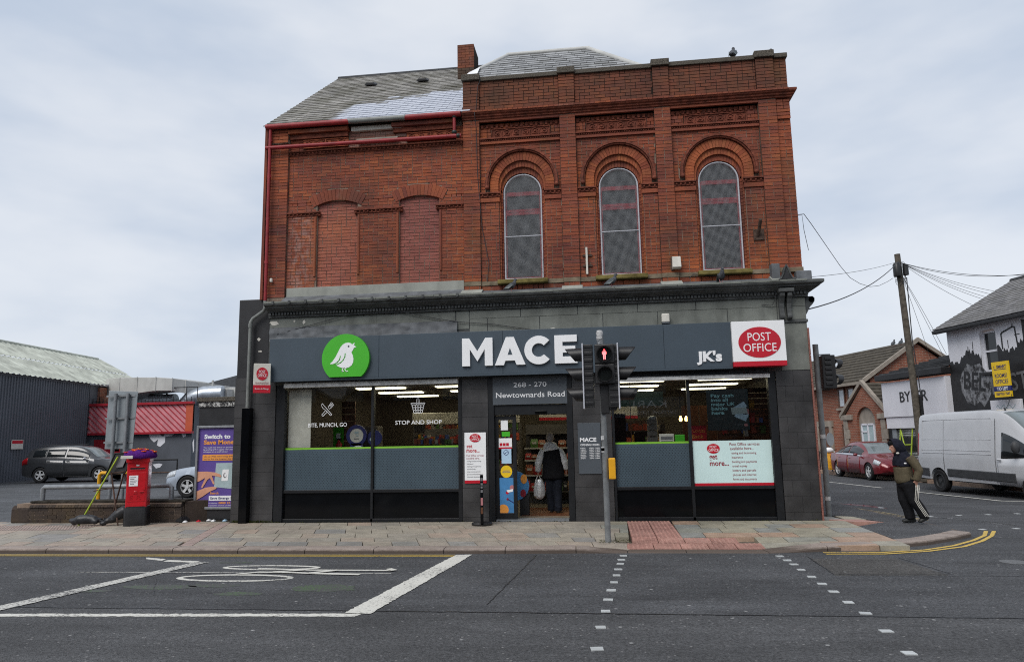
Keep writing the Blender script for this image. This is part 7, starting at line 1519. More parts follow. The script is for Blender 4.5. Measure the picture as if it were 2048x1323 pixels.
wf = wf.build('sash_window', 'whitewall', MH); MB().box(1.0, 1.66, .17, .19, 3.86, 5.3).build('window_pane', 'carglass', wf); MB().prism([(.96, 5.22), (1.0, 5.33), (1.33, 5.40), (1.66, 5.33), (1.70, 5.22), (1.70, 5.42), (.96, 5.42)][::-1], -.003, .12).build('window_head', 'whitewall', MH); MB().box(.88, 1.78, -.08, .2, 3.76, 3.85).build('window_sill', 'blackpaint', MH)
r_ = random.Random(17); sk = [(x0, 2.45), (x0, 4.72)]; x = x0 + .05
while x < .94: sk.append((x, 4.50 + .18 * math.sin(x * 4) + r_.uniform(-.12, .1))); x += .06
sk += [(.955, 4.5), (.955, 2.45)]; MB().prism(sk[::-1], -.006, .0).build('painted_skyline', 'blackpaint', MH)
sk = [(1.705, 2.45), (1.705, 4.45)]; x = 1.72
while x < 7.0: sk.append((x, 4.62 + .14 * math.sin(x * 5) + r_.uniform(-.1, .1))); x += .06
sk += [(7.0, 2.45)]; MB().prism(sk[::-1], -.006, .0).build('painted_skyline', 'blackpaint', MH); MB().box(.955, 1.705, -.005, .0, 2.45, 3.78).build('painted_skyline', 'blackpaint', MH); MB().box(x0, 7, -.012, 0, -.3, 2.46).build('black_base', 'blackpaint', MH)
cr_ = MB()
for P_ in ([(1.95, 4.6), (1.95, 5.1), (2.0, 5.15), (2.45, 5.28), (2.55, 5.26), (2.6, 4.6)], [(2.45, 5.28), (2.47, 5.4)], [(.35, 4.5), (.36, 4.85)], [(.6, 4.6), (.60, 5.0)], [(2.2, 4.6), (2.2, 4.85)], [(2.52, 5.0), (2.72, 5.0)]): stroke(P_, .06 if len(P_) > 2 else .03, -.006, MH, mb=cr_)
cr_.build('painted_crane', 'blackpaint', MH, kind='stuff'); MB().box(2.85, 3.1, -.006, 0, 4.5, 5.45).build('painted_tower', 'blackpaint', MH)
t_ = NT('mural_brush'); n_ = t_.noise(t_.pos((1, 1, .6)), 5, 6, .8); M['brush'] = t_.prin(t_.ramp(n_, [(.42, (.02, .02, .022)), (.55, (.22, .23, .25)), (.7, (.34, .35, .37))]), .8)
MB().prism([(.0 + .75 * (1 + .1 * r_.uniform(-1, 1)) * math.cos(i / 22 * 2 * PI) + .55, 3.45 + .75 * (1 + .2 * r_.uniform(-1, 1)) * math.sin(i / 22 * 2 * PI)) for i in range(22)], -.009, -.003).build('painted_splash', 'brush', MH)
text('BEL', -.05, 3.36, .62, -.012, 'blackpaint', MH, 1.05, rot=-.16, bold=.02); text('FAST', 1.30, 3.06, .58, -.0125, 'printgrey2', MH, 1.6, rot=.08, bold=.01)
TLt = thing('to_let_board', 'yellow letting board with a blue band fixed to the painted house', 'sign', (13.4, 13.5, -.2), -76.5); MB().box(1.85, 2.58, -.42, -.38, 2.92, 4.12).build('board', 'yellow', TLt); MB().box(1.845, 2.585, -.424, -.38, 3.12, 3.29).build('blue_band', 'navy', TLt)
text('SMART', 2.06, 3.90, .10, -.424, 'navy', TLt, .42, bold=.03); text('ROOMS/', 1.95, 3.58, .13, -.424, 'navy', TLt, .52, bold=.01); text('OFFICES', 1.95, 3.38, .13, -.424, 'navy', TLt, .54, bold=.01); text('TO LET', 1.98, 3.155, .10, -.427, 'white', TLt, .48, bold=.03); text('028 9521 7587', 1.93, 2.99, .08, -.424, 'navy', TLt, .58, bold=.02); stroke([(1.95, 3.98), (1.95, 3.86), (2.45, 3.86)], .02, -.424, TLt, mb=None).build('emblem', 'navy', TLt); MB().tube([(1.9, -.4, 2.95), (1.9, -.02, 2.95)], .02, 6).build('arm', 'signal', TLt); MB().tube([(1.9, -.4, 4.05), (1.9, -.02, 4.05)], .02, 6).build('arm', 'signal', TLt)
WS = thing('shop_name_board', 'pale board half hidden above the van roof', 'sign', (13.4, 13.5, -.2), -76.5); MB().box(1.25, 2.55, -.12, -.02, 2.35, 2.84).build('board', 'whitewall', WS, bevel=.01)
stroke([(1.5 + i * .07, 2.60 + .07 * math.sin(i * 1.7)) for i in range(13)], .025, -.122, WS).build('lettering', 'printgrey', WS)
BY = front('white_fronted_shop', 'single storey shop with a white fascia and a grey roller shutter', 'building')
MB().box(-4.72, -.66, .0, 5, -.3, 3.9).build('wall', 'blackpaint', BY); MB().box(-4.56, -.68, -.25, .0, 2.42, 3.88).build('fascia', 'whitewall', BY, bevel=.01); MB().box(-4.5, -.68, -.20, .0, 1.95, 2.41).build('lower_fascia', 'whitewall', BY); MB().box(-4.75, -.62, -.42, .2, 3.98, 4.22).build('eaves', 'blackpaint', BY, bevel=.02)
MB().sheet([(-4.7, -.3, 4.22), (-.66, -.3, 4.22), (-.66, 3.0, 5.2), (-3.2, 3.0, 5.2)]).build('roof', 'roofdark', BY); rfb = BY.children[-1]
for i in range(9): f = i / 9; MB().box(-4.6 + 1.35 * f, -.7, -.28 + 3.3 * f, -.0 + 3.3 * f, 4.235 + .98 * f, 4.29 + .98 * f).build('tile_course', 'roofdark', rfb)
MB().box(-4.3, -4.02, -.12, .0, -.3, 1.95).build('grey_pilaster', 'signback', BY)
k = MB()
for i in range(22): k.side([(-.02, -.3 + i * .105), (-.07, -.26 + i * .105), (-.07, -.23 + i * .105), (-.02, -.2 + i * .105)], -3.95, -2.55)
k.build('roller_shutter', 'shutter', BY, kind='stuff'); MB().box(-3.85, -2.75, -.09, -.02, 1.02, 1.58).build('dark_opening', 'blackpaint', BY)
for P_ in ([(-3.75, -.16, 2.0), (-3.78, -.3, .1)], [(-3.72, -.16, 1.9), (-3.1, -.35, .2)], [(-2.95, -.16, 2.0), (-2.98, -.3, .3)], [(-3.75, -.2, .8), (-3.0, -.2, .85)]): pass
EZ = thing('folded_sign_frame', 'lime yellow folded sign frame leaning on the roller shutter', 'sign frame', (13.4, 13.5, -.2), -76.5)
for P_ in ([(-3.70, -.14, 1.95), (-3.72, -.4, .1)], [(-3.70, -.14, 1.9), (-3.0, -.4, .3)], [(-2.95, -.14, 1.95), (-2.98, -.4, .2)], [(-3.72, -.25, 1.25), (-2.95, -.25, 1.28)]): MB().tube(P_, .028, 6).build('frame_tube', 'limepole', EZ)
text('BY', -3.38, 3.02, .42, -.27, 'blackpaint', BY, .66, depth=.02); text('ER', -2.36, 3.02, .42, -.27, 'blackpaint', BY, .64, depth=.02)
BH = front('brick_house', 'red brick house with brown tiled roofs and an arched window in a projecting gable', 'house')
MB().box(-26, -6.5, .5, 6, -.3, 4.25).build('wall', 'housebrick', BH); MB().add([(-6.5, .5, 4.2), (-6.5, 5.5, 4.2), (-6.5, 3.0, 5.9), (-6.7, .5, 4.2), (-6.7, 5.5, 4.2), (-6.7, 3.0, 5.9)], [(0, 1, 2), (5, 4, 3), (0, 2, 5, 3), (1, 4, 5, 2)]).build('gable', 'housebrick', BH); MB().box(-6.7, -6.45, .5, 5.6, -.3, 4.25).build('end_wall', 'housebrick', BH)
rh = MB().sheet([(-26, .2, 4.15), (-6.35, .2, 4.15), (-6.35, 3.0, 6.0), (-26, 3.0, 6.0)]).sheet([(-26, 5.8, 4.15), (-6.35, 5.8, 4.15), (-6.35, 3.0, 6.0), (-26, 3.0, 6.0)]).build('roof', 'housetile', BH)
for i in range(11): f = i / 11; MB().loft([[(-26, .18 + 2.8 * f, 4.16 + 1.85 * f), (-26, .18 + 2.8 * f, 4.235 + 1.85 * f), (-26, .18 + 2.8 * (f + .1), 4.17 + 1.85 * (f + .1))], [(-6.33, .18 + 2.8 * f, 4.16 + 1.85 * f), (-6.33, .18 + 2.8 * f, 4.235 + 1.85 * f), (-6.33, .18 + 2.8 * (f + .1), 4.17 + 1.85 * (f + .1))]]).build('tile_course', 'housetile', rh)
for q in ((.1, 4.05, 3.0, 5.95), (5.9, 4.05, 3.0, 5.95)): MB().loft([[(-6.42, q[0], q[1]), (-6.30, q[0], q[1]), (-6.30, q[0], q[1] + .2), (-6.42, q[0], q[1] + .2)], [(-6.42, q[2], q[3]), (-6.30, q[2], q[3]), (-6.30, q[2], q[3] + .2), (-6.42, q[2], q[3] + .2)]]).build('bargeboard', 'stonetrim', BH)
MB().loft([[(-11.6, 1.15, 4.92), (-10.9, 1.15, 4.92), (-10.9, 1.9, 5.42), (-11.6, 1.9, 5.42)], [(-11.6, 1.12, 4.97), (-10.9, 1.12, 4.97), (-10.9, 1.87, 5.47), (-11.6, 1.87, 5.47)]]).build('roof_light', 'headlight', rh)
MB().box(-26, -6.4, .05, .22, 4.0, 4.14).build('gutter', 'stonetrim', BH)
for x0, x1, z0, z1 in ((-9.15, -8.55, 3.0, 3.95), (-8.35, -7.75, 3.0, 3.95), (-9.0, -8.45, .95, 2.2), (-12.5, -11.9, 3.0, 3.95)):
    wf = MB()
    for a, b, c, d in ((x0, x0 + .08, z0, z1), (x1 - .08, x1, z0, z1), (x0, x1, z0, z0 + .08), (x0, x1, z1 - .08, z1)): wf.box(a, b, .46, .56, c, d)
    wf = wf.build('window', 'woodbrown', BH); MB().box(x0 + .08, x1 - .08, .49, .52, z0 + .08, z1 - .08).build('window_pane', 'headlight', wf); MB().box(x0 - .1, x1 + .1, .38, .55, z0 - .12, z0).build('window_sill', 'stonetrim', wf)
dr = MB().box(-11.1, -10.1, .45, .55, -.2, 2.05).build('front_door', 'woodbrown', BH); 
for a, b, c, d in ((-11.35, -11.1, -.2, 2.1), (-10.1, -9.85, -.2, 2.1), (-11.4, -9.8, 2.1, 2.4)): MB().box(a, b, .40, .56, c, d).build('door_surround', 'stonetrim', dr)
# projecting gabled bay with the arched window
bx0, bx1, bc = -8.0, -4.75, -6.3
hole = [(bc + .70 * math.cos(PI * i / 16), 2.25 + .70 * math.sin(PI * i / 16)) for i in range(17)]
MB().prism([(bx1, -.3), (bx1, 2.5), (bc, 3.95), (bx0, 2.5), (bx0, -.3), (bc - .70, -.3), (bc - .70, 2.25)] + hole[::-1][1:-1] + [(bc + .70, 2.25), (bc + .70, -.3)], 0, .3).build('bay_wall', 'housebrick', BH)
MB().box(bx1 - .3, bx1, .3, 4, -.3, 2.5).build('bay_side_wall', 'housebrick', BH)
MB().prism([(bc - .70, -.3), (bc + .70, -.3), (bc + .70, 2.25)] + hole[1:-1] + [(bc - .70, 2.25)], .12, .28).build('arch_panel', 'stonetrim', BH)
wf = MB()
for a, b, c, d in ((-.5, -.42, .6, 2.2), (.42, .5, .6, 2.2), (-.04, .04, .6, 2.2), (-.5, .5, .55, .65), (-.5, .5, 2.12, 2.2), (-.5, .0, 1.8, 1.86)): wf.box(bc + a, bc + b, .06, .14, c, d)
wf = wf.build('arched_window', 'whitewall', BH); MB().box(bc - .45, bc + .45, .10, .12, .6, 2.15).build('window_pane', 'printgrey', wf)
for x0, x1 in ((bx0 - .02, bx0 + .42), (bx1 - .42, bx1 + .02)):
    for i in range(6): MB().box(x0, x1 - (.12 if i % 2 else 0), -.05, .1, -.3 + i * .45, .14 + i * .45).build('quoin', 'stonetrim', BH, bevel=.01)
    MB().box(x0 - .15, x1 + .3, -.1, .15, 2.38, 2.62).build('kneeler', 'stonetrim', BH, bevel=.02)
for s in (-1, 1):
    xe = bx0 - .2 if s < 0 else bx1 + .2; MB().loft([[(xe, -.12, 2.48), (xe, .05, 2.48), (xe, .05, 2.66), (xe, -.12, 2.66)], [(bc, -.12, 4.0), (bc, .05, 4.0), (bc, .05, 4.18), (bc, -.12, 4.18)]]).build('bargeboard', 'stonetrim', BH)
    rb_ = MB().sheet([(xe, -.05, 2.52), (xe, 4, 2.52), (bc, 4, 4.04), (bc, -.05, 4.04)]).build('bay_roof', 'housetile', BH)
    for i in range(9):
        f = i / 9; xa = xe + (bc - xe) * f; za = 2.52 + 1.52 * f; MB().loft([[(xa, -.04, za + .0), (xa, -.04, za + .08), (xa + (bc - xe) * .1, -.04, za + .17)], [(xa, 4, za), (xa, 4, za + .08), (xa + (bc - xe) * .1, 4, za + .17)]]).build('tile_course', 'housetile', rb_)
FN = thing('iron_fence', 'low dark iron fence in front of the brick house', 'fence', (13.4, 13.5, -.2), -76.5); k = MB()
for i in range(48): k.box(-14 + i * .125, -13.97 + i * .125, -1.2, -1.17, -.1, .95)
k.box(-14, -8, -1.21, -1.16, .86, .9); k.box(-14, -8, -1.21, -1.16, .05, .09); k.build('bars', 'signal', FN, kind='stuff')
sb = at(1660, 878, 19.5); SG = thing('meter_sign', 'small grey rounded sign on a post by the brick house door', 'sign', (sb.x, 19.5, -.2)); MB().tube([(sb.x, 19.5, -.2), (sb.x, 19.5, sb.z)], .03, 8).build('post', 'steel', SG); MB().prism(circ(sb.x, sb.z, .16, .3, 16), 19.44, 19.5).build('plate', 'signback', SG)
rb = thing('rubbish_bag', 'black rubbish bag on the kerb behind the walking figure', 'bag', (11.6, 13.3, -.15)); k = MB(); k.ell((0, 0, 0), (.3, .3, .28), 12, 8); k.ell((.15, .1, .15), (.2, .18, .2), 10, 7); k.xf(0, Matrix.Translation((11.75, 13.6, .12))); remesh(k.build('sack', 'sandbag', rb), .03, 2)
# utility pole with its wires
UP = thing('utility_pole', 'leaning wooden utility pole carrying many thin wires', 'utility pole', (11.66, 13.5, -.15)); MB().tube([(11.66, 13.5, -.2), (11.63, 13.5, 3), (11.5, 13.5, 8.35)], [.135, .125, .105], 14).build('pole', 'wood', UP, smooth=50)
MB().lathe([(.0, 0), (.13, 0), (.14, .04), (.14, .46), (.10, .52), (0, .52)], 14, (11.38, 13.35, 7.45)).build('junction_box', 'signal', UP, smooth=40); MB().lathe([(.0, 0), (.10, 0), (.10, .40), (0, .42)], 14, (11.70, 13.38, 7.5)).build('junction_box', 'signal', UP, smooth=40); MB().box(11.70, 11.80, 13.3, 13.38, 1.6, 2.9).build('cable_guard', 'signal', UP)
rw = random.Random(6)
for i in range(9): a = rw.uniform(0, 6.28); MB().tube([(11.5 + (.16 + .08 * rw.random()) * math.cos(a + t * .5), 13.38, 7.3 + .25 * math.sin(a + t * .6) + .06 * i) for t in range(9)], .008, 4).build('wire_loop', 'cable', UP, smooth=80)
MB().tube([(11.70, 13.36, 7.4), (11.66, 13.33, 5), (11.74, 13.33, 3.6), (11.76, 13.33, 2.9)], .018, 6).build('cable', 'cable', UP, smooth=80)
def wire(a, b, sag, r=.012):
    a, b = Vector(a), Vector(b); pts = [a.lerp(b, t / 14) - Vector((0, 0, sag * 4 * (t / 14) * (1 - t / 14))) for t in range(15)]; MB().tube(pts, r, 5).build('overhead_wire', 'cable', UP, smooth=80)
T_ = (11.5, 13.4, 8.05)
wire(T_, (4.25, 1.0, 4.98), .1, .006); wire(T_, (4.28, .4, 4.18), .25, .014)
dl = MB(); pts = [at(px, py, y) for px, py, y in ((1786, 556, 13.4), (1775, 563, 12.8), (1758, 571, 11.8), (1740, 573, 10.8), (1720, 567, 9.6), (1700, 555, 8.4), (1680, 531, 7.0), (1660, 502, 5.6), (1640, 473, 4.2), (1622, 447, 3.0), (1608, 428, 2.0))]; pts.append(Vector((4.18, 2.0, pts[-1].z - .03))); dl.tube(pts, .008, 5); dl.build('overhead_wire', 'cable', UP, smooth=80)
pts = [at(px, py, y) for px, py, y in ((1604, 430, 2), (1608, 460, 2), (1617, 500, 2))]; pts.insert(0, Vector((4.18, 2.0, pts[0].z - .02))); MB().tube(pts, .006, 4).build('overhead_wire', 'cable', UP)
for px, py, y, s in ((2048, 548, 9.5, .25), (2060, 549, 9.2, .2), (1994, 583, 12.5, .12), (1982, 588, 12.8, .1), (1973, 594, 13, .1), (1966, 598, 13, .1), (1948, 611, 13.4, .1), (1861, 716, 15.5, -.05), (1887, 712, 14.6, -.05), (1893, 708, 14.3, -.08)): q = at(px, py, y); wire((11.56, 13.42, 8.0 if py < 640 else 7.5), q, s, .007 if y > 10 else .009)
pg = [at(1802, 690, 20.5), at(1787, 692, 20.8)]
for i, g_ in enumerate(pg): pigeon('%s of the two pigeons on the ridge of the brick house' % ('right' if i == 0 else 'left'), g_.x, g_.y, g_.z, 40, 1.2)

# ---------------------------------------------------------------- opposite side of the street, seen only mirrored in the glass
OP = thing('opposite_terrace', 'dark terrace of shops across the street with a barber sign', 'building', (0, -33, 0))
for x0, x1, ze, za in ((-60, -32, 6, 9), (-30.5, -17.9, 4.3, 8.6), (-17.0, -6, 4.3, 8.2), (-5.6, 9, 6.2, 9.4), (9.2, 40, 6, 9)):
    xm = (x0 + x1) / 2; MB().prism([(x0, -.5), (x1, -.5), (x1, ze), (xm, za), (x0, ze)], -38, -31).build('terrace_front', 'oppbrick', OP)
    for xa in (x0 - .1, x1 + .1): MB().loft([[(xa, -30.7, ze), (xa, -38, ze), (xa, -38, ze + .2), (xa, -30.7, ze + .2)], [(xm, -30.7, za), (xm, -38, za), (xm, -38, za + .2), (xm, -30.7, za + .2)]]).build('terrace_roof', 'roofdark', OP)
MB().box(-17.9, -17.0, -38, -36, -.5, 3.9).build('yard_wall', 'oppbrick', OP)
mb = MB()
for i in range(24): mb.box(-40 + i * 3.3, -38.8 + i * 3.3, -30.99, -30.95, 4.2, 5.8)
mb.build('window', 'carglass', OP, kind='stuff'); BS = MB().box(.5, 5.2, -30.98, -30.9, 2.75, 4.0).build('barber_sign', 'plaque', OP)
for s, z, h, w in (('KARL', 3.35, .45, 2.4), ('TRADITIONAL TURKISH BARBER', 2.95, .2, 3.6)):
    o = text(s, 0, z, h, 0, 'white', OP, w, 'C'); og_ = ORG[OP.name]
    for v in o.data.vertices: c = v.co + og_; v.co = Vector((2.9 - c.x, -30.88 - c.y, c.z)) - og_
# ---------------------------------------------------------------- people
def person(lab, x, y, z, rot): return thing('person', lab, 'person', (x, y, z), rot)
def head(k, c, r, fwd, up=(0, 0, 1)):
    """skull, jaw, nose, ears looking along fwd"""
    c = Vector(c); f = Vector(fwd).normalized(); u = Vector(up); u = (u - f * u.dot(f)).normalized(); s = f.cross(u)
    k.ell(c, (r * .80, r * .80, r * 1.05), 14, 10); q = c + f * r * .28 - u * r * .45; k.ell(q, (r * .58, r * .58, r * .62), 12, 8)
    k.tube([c + f * r * .72 + u * r * .15, c + f * r * 1.08 - u * r * .22, c + f * r * .72 - u * r * .34], [r * .10, r * .17, r * .12], 8)
    for q_ in (-1, 1): k.ell(c + s * q_ * r * .80 - u * r * .1, (r * .16, r * .14, r * .26), 8, 6); k.ell(c + f * r * .72 + s * q_ * r * .34 + u * r * .16, (r * .16, r * .16, r * .08), 8, 5)
    k.ell(c + f * r * .80 - u * r * .60, (r * .14, r * .22, r * .08), 8, 5); k.ell(c + f * r * .66 - u * r * .92, (r * .24, r * .24, r * .2), 8, 5)
def hand(k, w, d, side, L=.17, curl=.8, thumb=1):
    """palm with five bent fingers: w wrist, d direction, side = towards the thumb"""
    w = Vector(w); d = Vector(d).normalized(); s = Vector(side); s = (s - d * s.dot(d)).normalized(); n = d.cross(s)
    k.tube([w, w + d * L * .25, w + d * L * .5], [(.024, .034), (.022, .042), (.018, .040)], 10, up=n)
    for i, (o, l) in enumerate(((.030, .40), (.011, .46), (-.009, .43), (-.028, .33))):
        a = w + d * L * .48 + s * o; e = a + d * L * l * .5 - n * .012 * curl; g_ = e + d * L * l * .30 * (1 - curl * .5) - n * L * l * .45 * curl; k.tube([a, e, g_], [.0095, .009, .007], 7)
    a = w + d * L * .15 + s * .028; e = a + d * L * .22 + s * .026; k.tube([a, e, e + d * L * .2 - s * .006 - n * .012], [.012, .011, .008], 7)
# --- figure walking at the corner, facing the shop (local -x is the way it walks)
Y1 = person('hooded figure in an olive and black fleece and striped tracksuit bottoms walking past the corner', 5.55, -.55, .0, 0)
bd_ = MB(); sx = lambda zx: (zx - 350) / 712; sz_ = lambda zy: (1250 - zy) / 712
hc = (-.165, .0, 1.385); head(bd_, hc, .098, (-1, -.12, -.22)); bd_.tube([(-.13, 0, 1.33), (-.10, 0, 1.24), (-.06, 0, 1.1)], [.055, .065, .1], 10)
bd_.tube([(-.05, 0, 1.15), (-.04, 0, .95), (-.03, 0, .80), (-.02, 0, .70)], [(.10, .15), (.10, .14), (.10, .14), (.10, .14)], 12, up=(1, 0, 0))
hipz = .74; legs = [((-.015, -.09, hipz), (.045, -.10, .41), (.20, -.10, .15)), ((-.03, .09, hipz), (-.055, .09, .42), (.03, .09, .10))]
for h_, kn, an in legs: bd_.tube([h_, kn, an], [.085, .06, .042], 10)
arms = [((.0, -.165, 1.20), (.135, -.215, .955), (.075, -.195, .775)), ((-.05, .19, 1.20), (.06, .25, .96), (-.06, .21, .80))]
for a in arms: bd_.tube(a, [.05, .042, .03], 10)
hand(bd_, (.075, -.195, .785), (-.02, .30, -1), (-1, 0, 0), .16, .7)
hand(bd_, (-.06, .21, .80), (-.2, -.2, -1), (-1, 0, 0), .16, .7)
remesh(bd_.build('body', 'skin', Y1), .011, 2)
ft_ = MB()
def shoe(k, heel, toe, w=.045):
    h_, t_ = Vector(heel), Vector(toe); d = (t_ - h_); k.tube([h_ + Vector((0, 0, .045)) - d * .06, h_ + d * .15 + Vector((0, 0, .05)), h_ + d * .5 + Vector((0, 0, .045)), h_ + d * .85 + Vector((0, 0, .032)), t_ + Vector((0, 0, .025))], [(.035, .036), (.052, .042), (.046, .045), (.034, .046), (.016, .03)], 10, up=(0, 0, 1))
    k.tube([h_ + d * .18 + Vector((0, 0, .06)), h_ + d * .16 + Vector((0, 0, .13))], [.048, .05], 10)
shoe(ft_, (.255, -.10, .085), (.085, -.11, .008)); a_ = ft_.build('shoe', 'shoe', Y1); remesh(a_, .010, 2)
ft_ = MB(); shoe(ft_, (.10, .09, .005), (-.12, .09, .005)); remesh(ft_.build('shoe', 'shoe', Y1), .010, 2)
tr_ = MB(); tr_.tube([(-.035, 0, .86), (-.03, 0, .78), (-.02, 0, .68), (-.01, 0, .60)], [(.145, .165), (.15, .17), (.145, .17), (.10, .14)], 14, up=(1, 0, 0))
for (h_, kn, an) in legs:
    tr_.tube([h_, ((h_[0] + kn[0]) / 2 - .005, h_[1], (h_[2] + kn[2]) / 2), kn, ((kn[0] + an[0]) / 2 + .012, an[1], (kn[2] + an[2]) / 2), (an[0], an[1], an[2] - .02)], [.125, .112, .098, .092, .090], 14)
    for i in range(4): f = .2 + i * .2; p_ = Vector(kn).lerp(Vector(an), f); tr_.tube([p_ + Vector((-.05, -.04, .012)), p_ + Vector((.05, -.05, -.012))], .03, 6)
remesh(tr_.build('tracksuit_bottoms', 'clothblack', Y1), .012, 4)
stp = MB()
for i in range(3):
    o = -.027 + i * .027; P_ = []
    for q in ((.095, -.180, .70), (.080, -.212, .63), (.062, -.212, .54), (.047, -.204, .43), (.10, -.198, .32), (.165, -.196, .21), (.205, -.194, .14)): P_.append((q[0] + o, q[1], q[2]))
    stp.tube(P_, .0065, 6)
stp.build('leg_stripe', 'offwhite', Y1, smooth=60, kind='stuff')
fl_ = MB(); prof = [(-.045, .755, .145, .165), (-.055, .79, .155, .175), (-.055, .90, .155, .175), (-.06, 1.02, .155, .18)]
fl_.tube([(x, 0, z) for x, z, a, b in prof], [(a, b) for x, z, a, b in prof], 18, up=(1, 0, 0))
for sh, el_, wr in arms:
    fl_.tube([sh, Vector(sh).lerp(Vector(el_), .5) + Vector((.015, -.01 if sh[1] < 0 else .01, 0)), el_, Vector(el_).lerp(Vector(wr), .6), wr], [.085, .080, .074, .068, .058], 14)
    for i in range(4): p_ = Vector(el_).lerp(Vector(wr), .15 + .22 * i); fl_.tube([p_ + Vector((-.04, -.03, -.01)), p_ + Vector((.045, -.03, .012))], .034, 6)
remesh(fl_.build('fleece', 'clotholive', Y1), .012, 4)
yk = MB(); prof = [(-.062, 1.025, .162, .182), (-.055, 1.12, .162, .182), (-.055, 1.20, .148, .165), (-.075, 1.265, .12, .13), (-.10, 1.30, .09, .09)]
yk.tube([(x, 0, z) for x, z, a, b in prof], [(a, b) for x, z, a, b in prof], 18, up=(1, 0, 0)); remesh(yk.build('fleece_yoke', 'clothhood', Y1), .012, 3)
hd_ = MB(); n = 18; rings = []
for px, cz_, rx_, rz_, ry_ in ((-.265, 1.415, .0, .085, .075), (-.240, 1.405, .0, .135, .120), (-.17, 1.40, .0, .160, .145), (-.09, 1.39, .0, .158, .145), (-.015, 1.36, .0, .125, .12), (.02, 1.33, .0, .05, .05)): rings.append([(px + (.05 if math.sin(2 * PI * j / n) < -.2 and px < -.2 else 0), ry_ * math.cos(2 * PI * j / n), cz_ + rz_ * math.sin(2 * PI * j / n) - .01) for j in range(n)])
hd_.loft(rings[1:], cap=False); hd_.tube([(-.07, 0, 1.27), (-.10, 0, 1.32)], [(.15, .14), (.12, .12)], 14, up=(1, 0, 0)); ho = hd_.build('hood', 'clothhood', Y1, smooth=80); sm = ho.modifiers.new('thickness', 'SOLIDIFY'); sm.thickness = .014; ss = ho.modifiers.new('soft', 'SUBSURF'); ss.levels = ss.render_levels = 1
ca = MB(); ca.ell((-.185, 0, 1.455), (.095, .092, .055), 14, 8); ca.tube([(-.23, 0, 1.447), (-.268, 0, 1.435)], [(.018, .07), (.008, .055)], 10, up=(0, 0, 1)); ca.build('cap', 'clothblack', Y1, smooth=60)
MB().box(-.10, -.055, -.192, -.178, 1.075, 1.10).build('chest_emblem', 'white', Y1, bevel=.008); MB().ell((-.17, -.13, 1.27), (.03, .012, .018), 8, 6).build('white_collar', 'offwhite', Y1, smooth=60); MB().box(.02, .05, -.176, -.168, .655, .672).build('hip_emblem', 'white', Y1)
# --- man going in through the doorway, back to the street
X2 = person('stooped man in a white and black jacket walking into the shop', -1.08, 1.25, .035, 0)
b = MB(); head(b, (-.075, .07, 1.62), .105, (0, 1, -.45)); b.tube([(-.07, .04, 1.55), (-.06, .0, 1.45), (-.05, -.02, 1.3)], [.055, .065, .12], 10); b.tube([(-.04, 0, 1.35), (-.02, 0, 1.0), (-.02, 0, .85)], [(.16, .11), (.16, .11), (.15, .11)], 12, up=(1, 0, 0))
L2 = [((-.10, 0, .86), (-.105, .06, .47), (-.085, .12, .10)), ((.085, 0, .86), (.075, .0, .47), (.075, -.05, .09))]
for q in L2: b.tube(q, [.085, .06, .045], 10)
A2 = [((-.24, 0, 1.33), (-.345, -.01, 1.07), (-.355, .06, .89)), ((.15, 0, 1.33), (.235, -.01, 1.09), (.265, .05, .93))]
for q in A2: b.tube(q, [.055, .045, .03], 10)
hand(b, (-.355, .06, .89), (.0, .05, -1), (0, 1, 0), .17, .95); hand(b, (.265, .05, .93), (0, .1, -1), (0, 1, 0), .17, .7)
remesh(b.build('body', 'skin', X2), .011, 2)
hr = MB(); hr.ell((-.075, .05, 1.645), (.092, .09, .10), 14, 9); hr.ell((-.075, .0, 1.60), (.085, .05, .07), 12, 7); remesh(hr.build('hair', 'hairgrey', X2), .012, 2)
j = MB(); prof = [(-.02, .74, .245, .155), (-.02, .80, .25, .16), (-.02, 1.0, .235, .155), (-.03, 1.20, .235, .15), (-.04, 1.33, .225, .148), (-.045, 1.365, .205, .14)]; j.tube([(x, 0, z) for x, z, a, c in prof], [(a, c) for x, z, a, c in prof], 20, up=(1, 0, 0)); remesh(j.build('jacket_body', 'clothblack', X2), .012, 3)
w = MB(); prof = [(-.045, 1.345, .215, .145), (-.05, 1.38, .20, .14), (-.06, 1.44, .12, .12), (-.065, 1.50, .10, .10)]; w.tube([(x, 0, z) for x, z, a, c in prof], [(a, c) for x, z, a, c in prof], 20, up=(1, 0, 0)); w.ell((-.065, -.03, 1.46), (.155, .115, .085), 14, 8); w.tube([(-.20, -.05, 1.43), (-.065, -.13, 1.40), (.07, -.05, 1.43)], .045, 8)
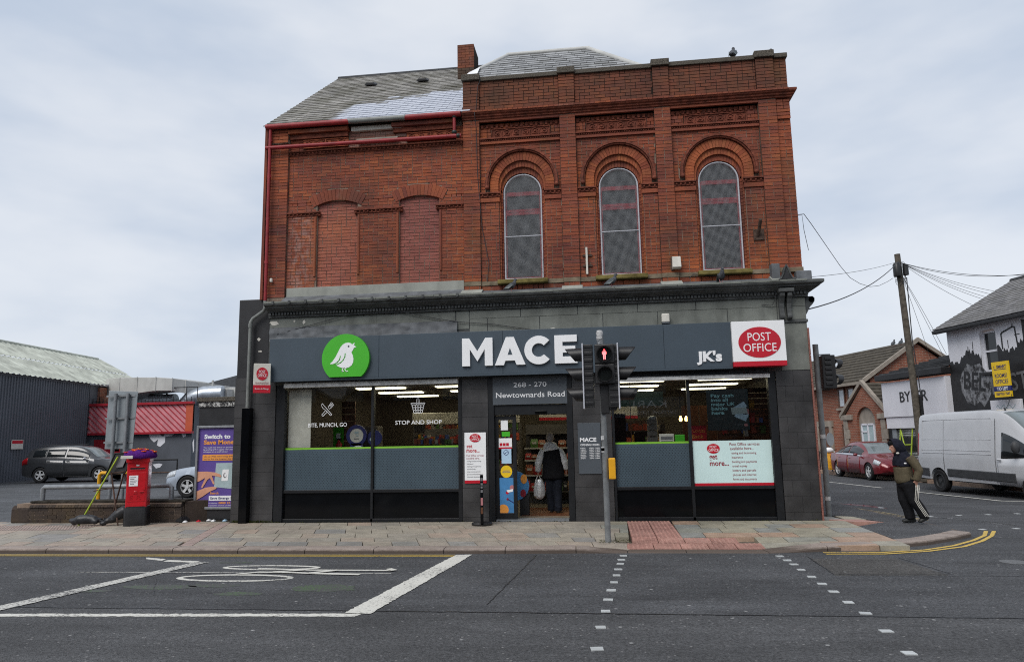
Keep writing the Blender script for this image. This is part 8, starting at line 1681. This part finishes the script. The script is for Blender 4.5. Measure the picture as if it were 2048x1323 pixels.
for sh, el_, wr in A2:
    sh = Vector(sh); el_ = Vector(el_); wr = Vector(wr); w.tube([sh + Vector((.03 if sh.x < 0 else -.03, 0, .02)), sh.lerp(el_, .5), el_, el_.lerp(wr, .6), wr + Vector((0, 0, .01))], [.09, .088, .082, .07, .062], 14)
    for i in range(5): p_ = sh.lerp(el_, .75).lerp(wr, .15 + .18 * i); w.tube([p_ + Vector((-.045, -.035, -.008)), p_ + Vector((.045, -.035, .010))], .034, 6)
remesh(w.build('jacket_yoke_and_sleeves', 'clothwhite', X2), .012, 3)
t2 = MB(); t2.tube([(-.01, 0, .90), (-.01, 0, .80), (-.01, 0, .72)], [(.19, .14), (.19, .14), (.15, .12)], 14, up=(1, 0, 0))
for h_, kn, an in L2: t2.tube([h_, kn, Vector(kn).lerp(Vector(an), .5), (an[0], an[1], an[2] - .05)], [.115, .095, .088, .09], 14); t2.tube([(an[0] - .05, an[1] - .04, an[2] + .05), (an[0] + .05, an[1] - .05, an[2] + .02)], .05, 6)
remesh(t2.build('trousers', 'clothnavy', X2), .012, 3)
for q in L2: k = MB(); an = q[2]; lift = max(0, an[2] - .09) if an[1] < 0 else 0; shoe(k, (an[0], an[1] - .06, lift), (an[0], an[1] + .20, 0)); remesh(k.build('shoe', 'shoe', X2), .010, 2)
SBG = thing('shopping_bag', 'crumpled silver shopping bag hanging from the stooped man\'s left hand', 'bag', (-1.43, 1.30, .33))
rb2 = random.Random(31); rings = []
for z, a, c in ((.33, .05, .03), (.345, .085, .05), (.40, .12, .075), (.52, .13, .08), (.64, .115, .07), (.72, .085, .045), (.755, .075, .03)):
    rings.append([(-1.425 + (a + rb2.uniform(-.012, .012)) * math.cos(2 * PI * i / 16), 1.30 + (c + rb2.uniform(-.01, .01)) * math.sin(2 * PI * i / 16), z + rb2.uniform(-.008, .008)) for i in range(16)])
MB().loft(rings).build('bag_body', 'foil', SBG, smooth=25)
for y_ in (1.28, 1.33): MB().tube([(-1.49, y_, .74), (-1.465, y_, .80), (-1.435, 1.305, .855), (-1.405, y_, .80), (-1.37, y_, .74)], .009, 6).build('bag_handle', 'foil', SBG, smooth=60)
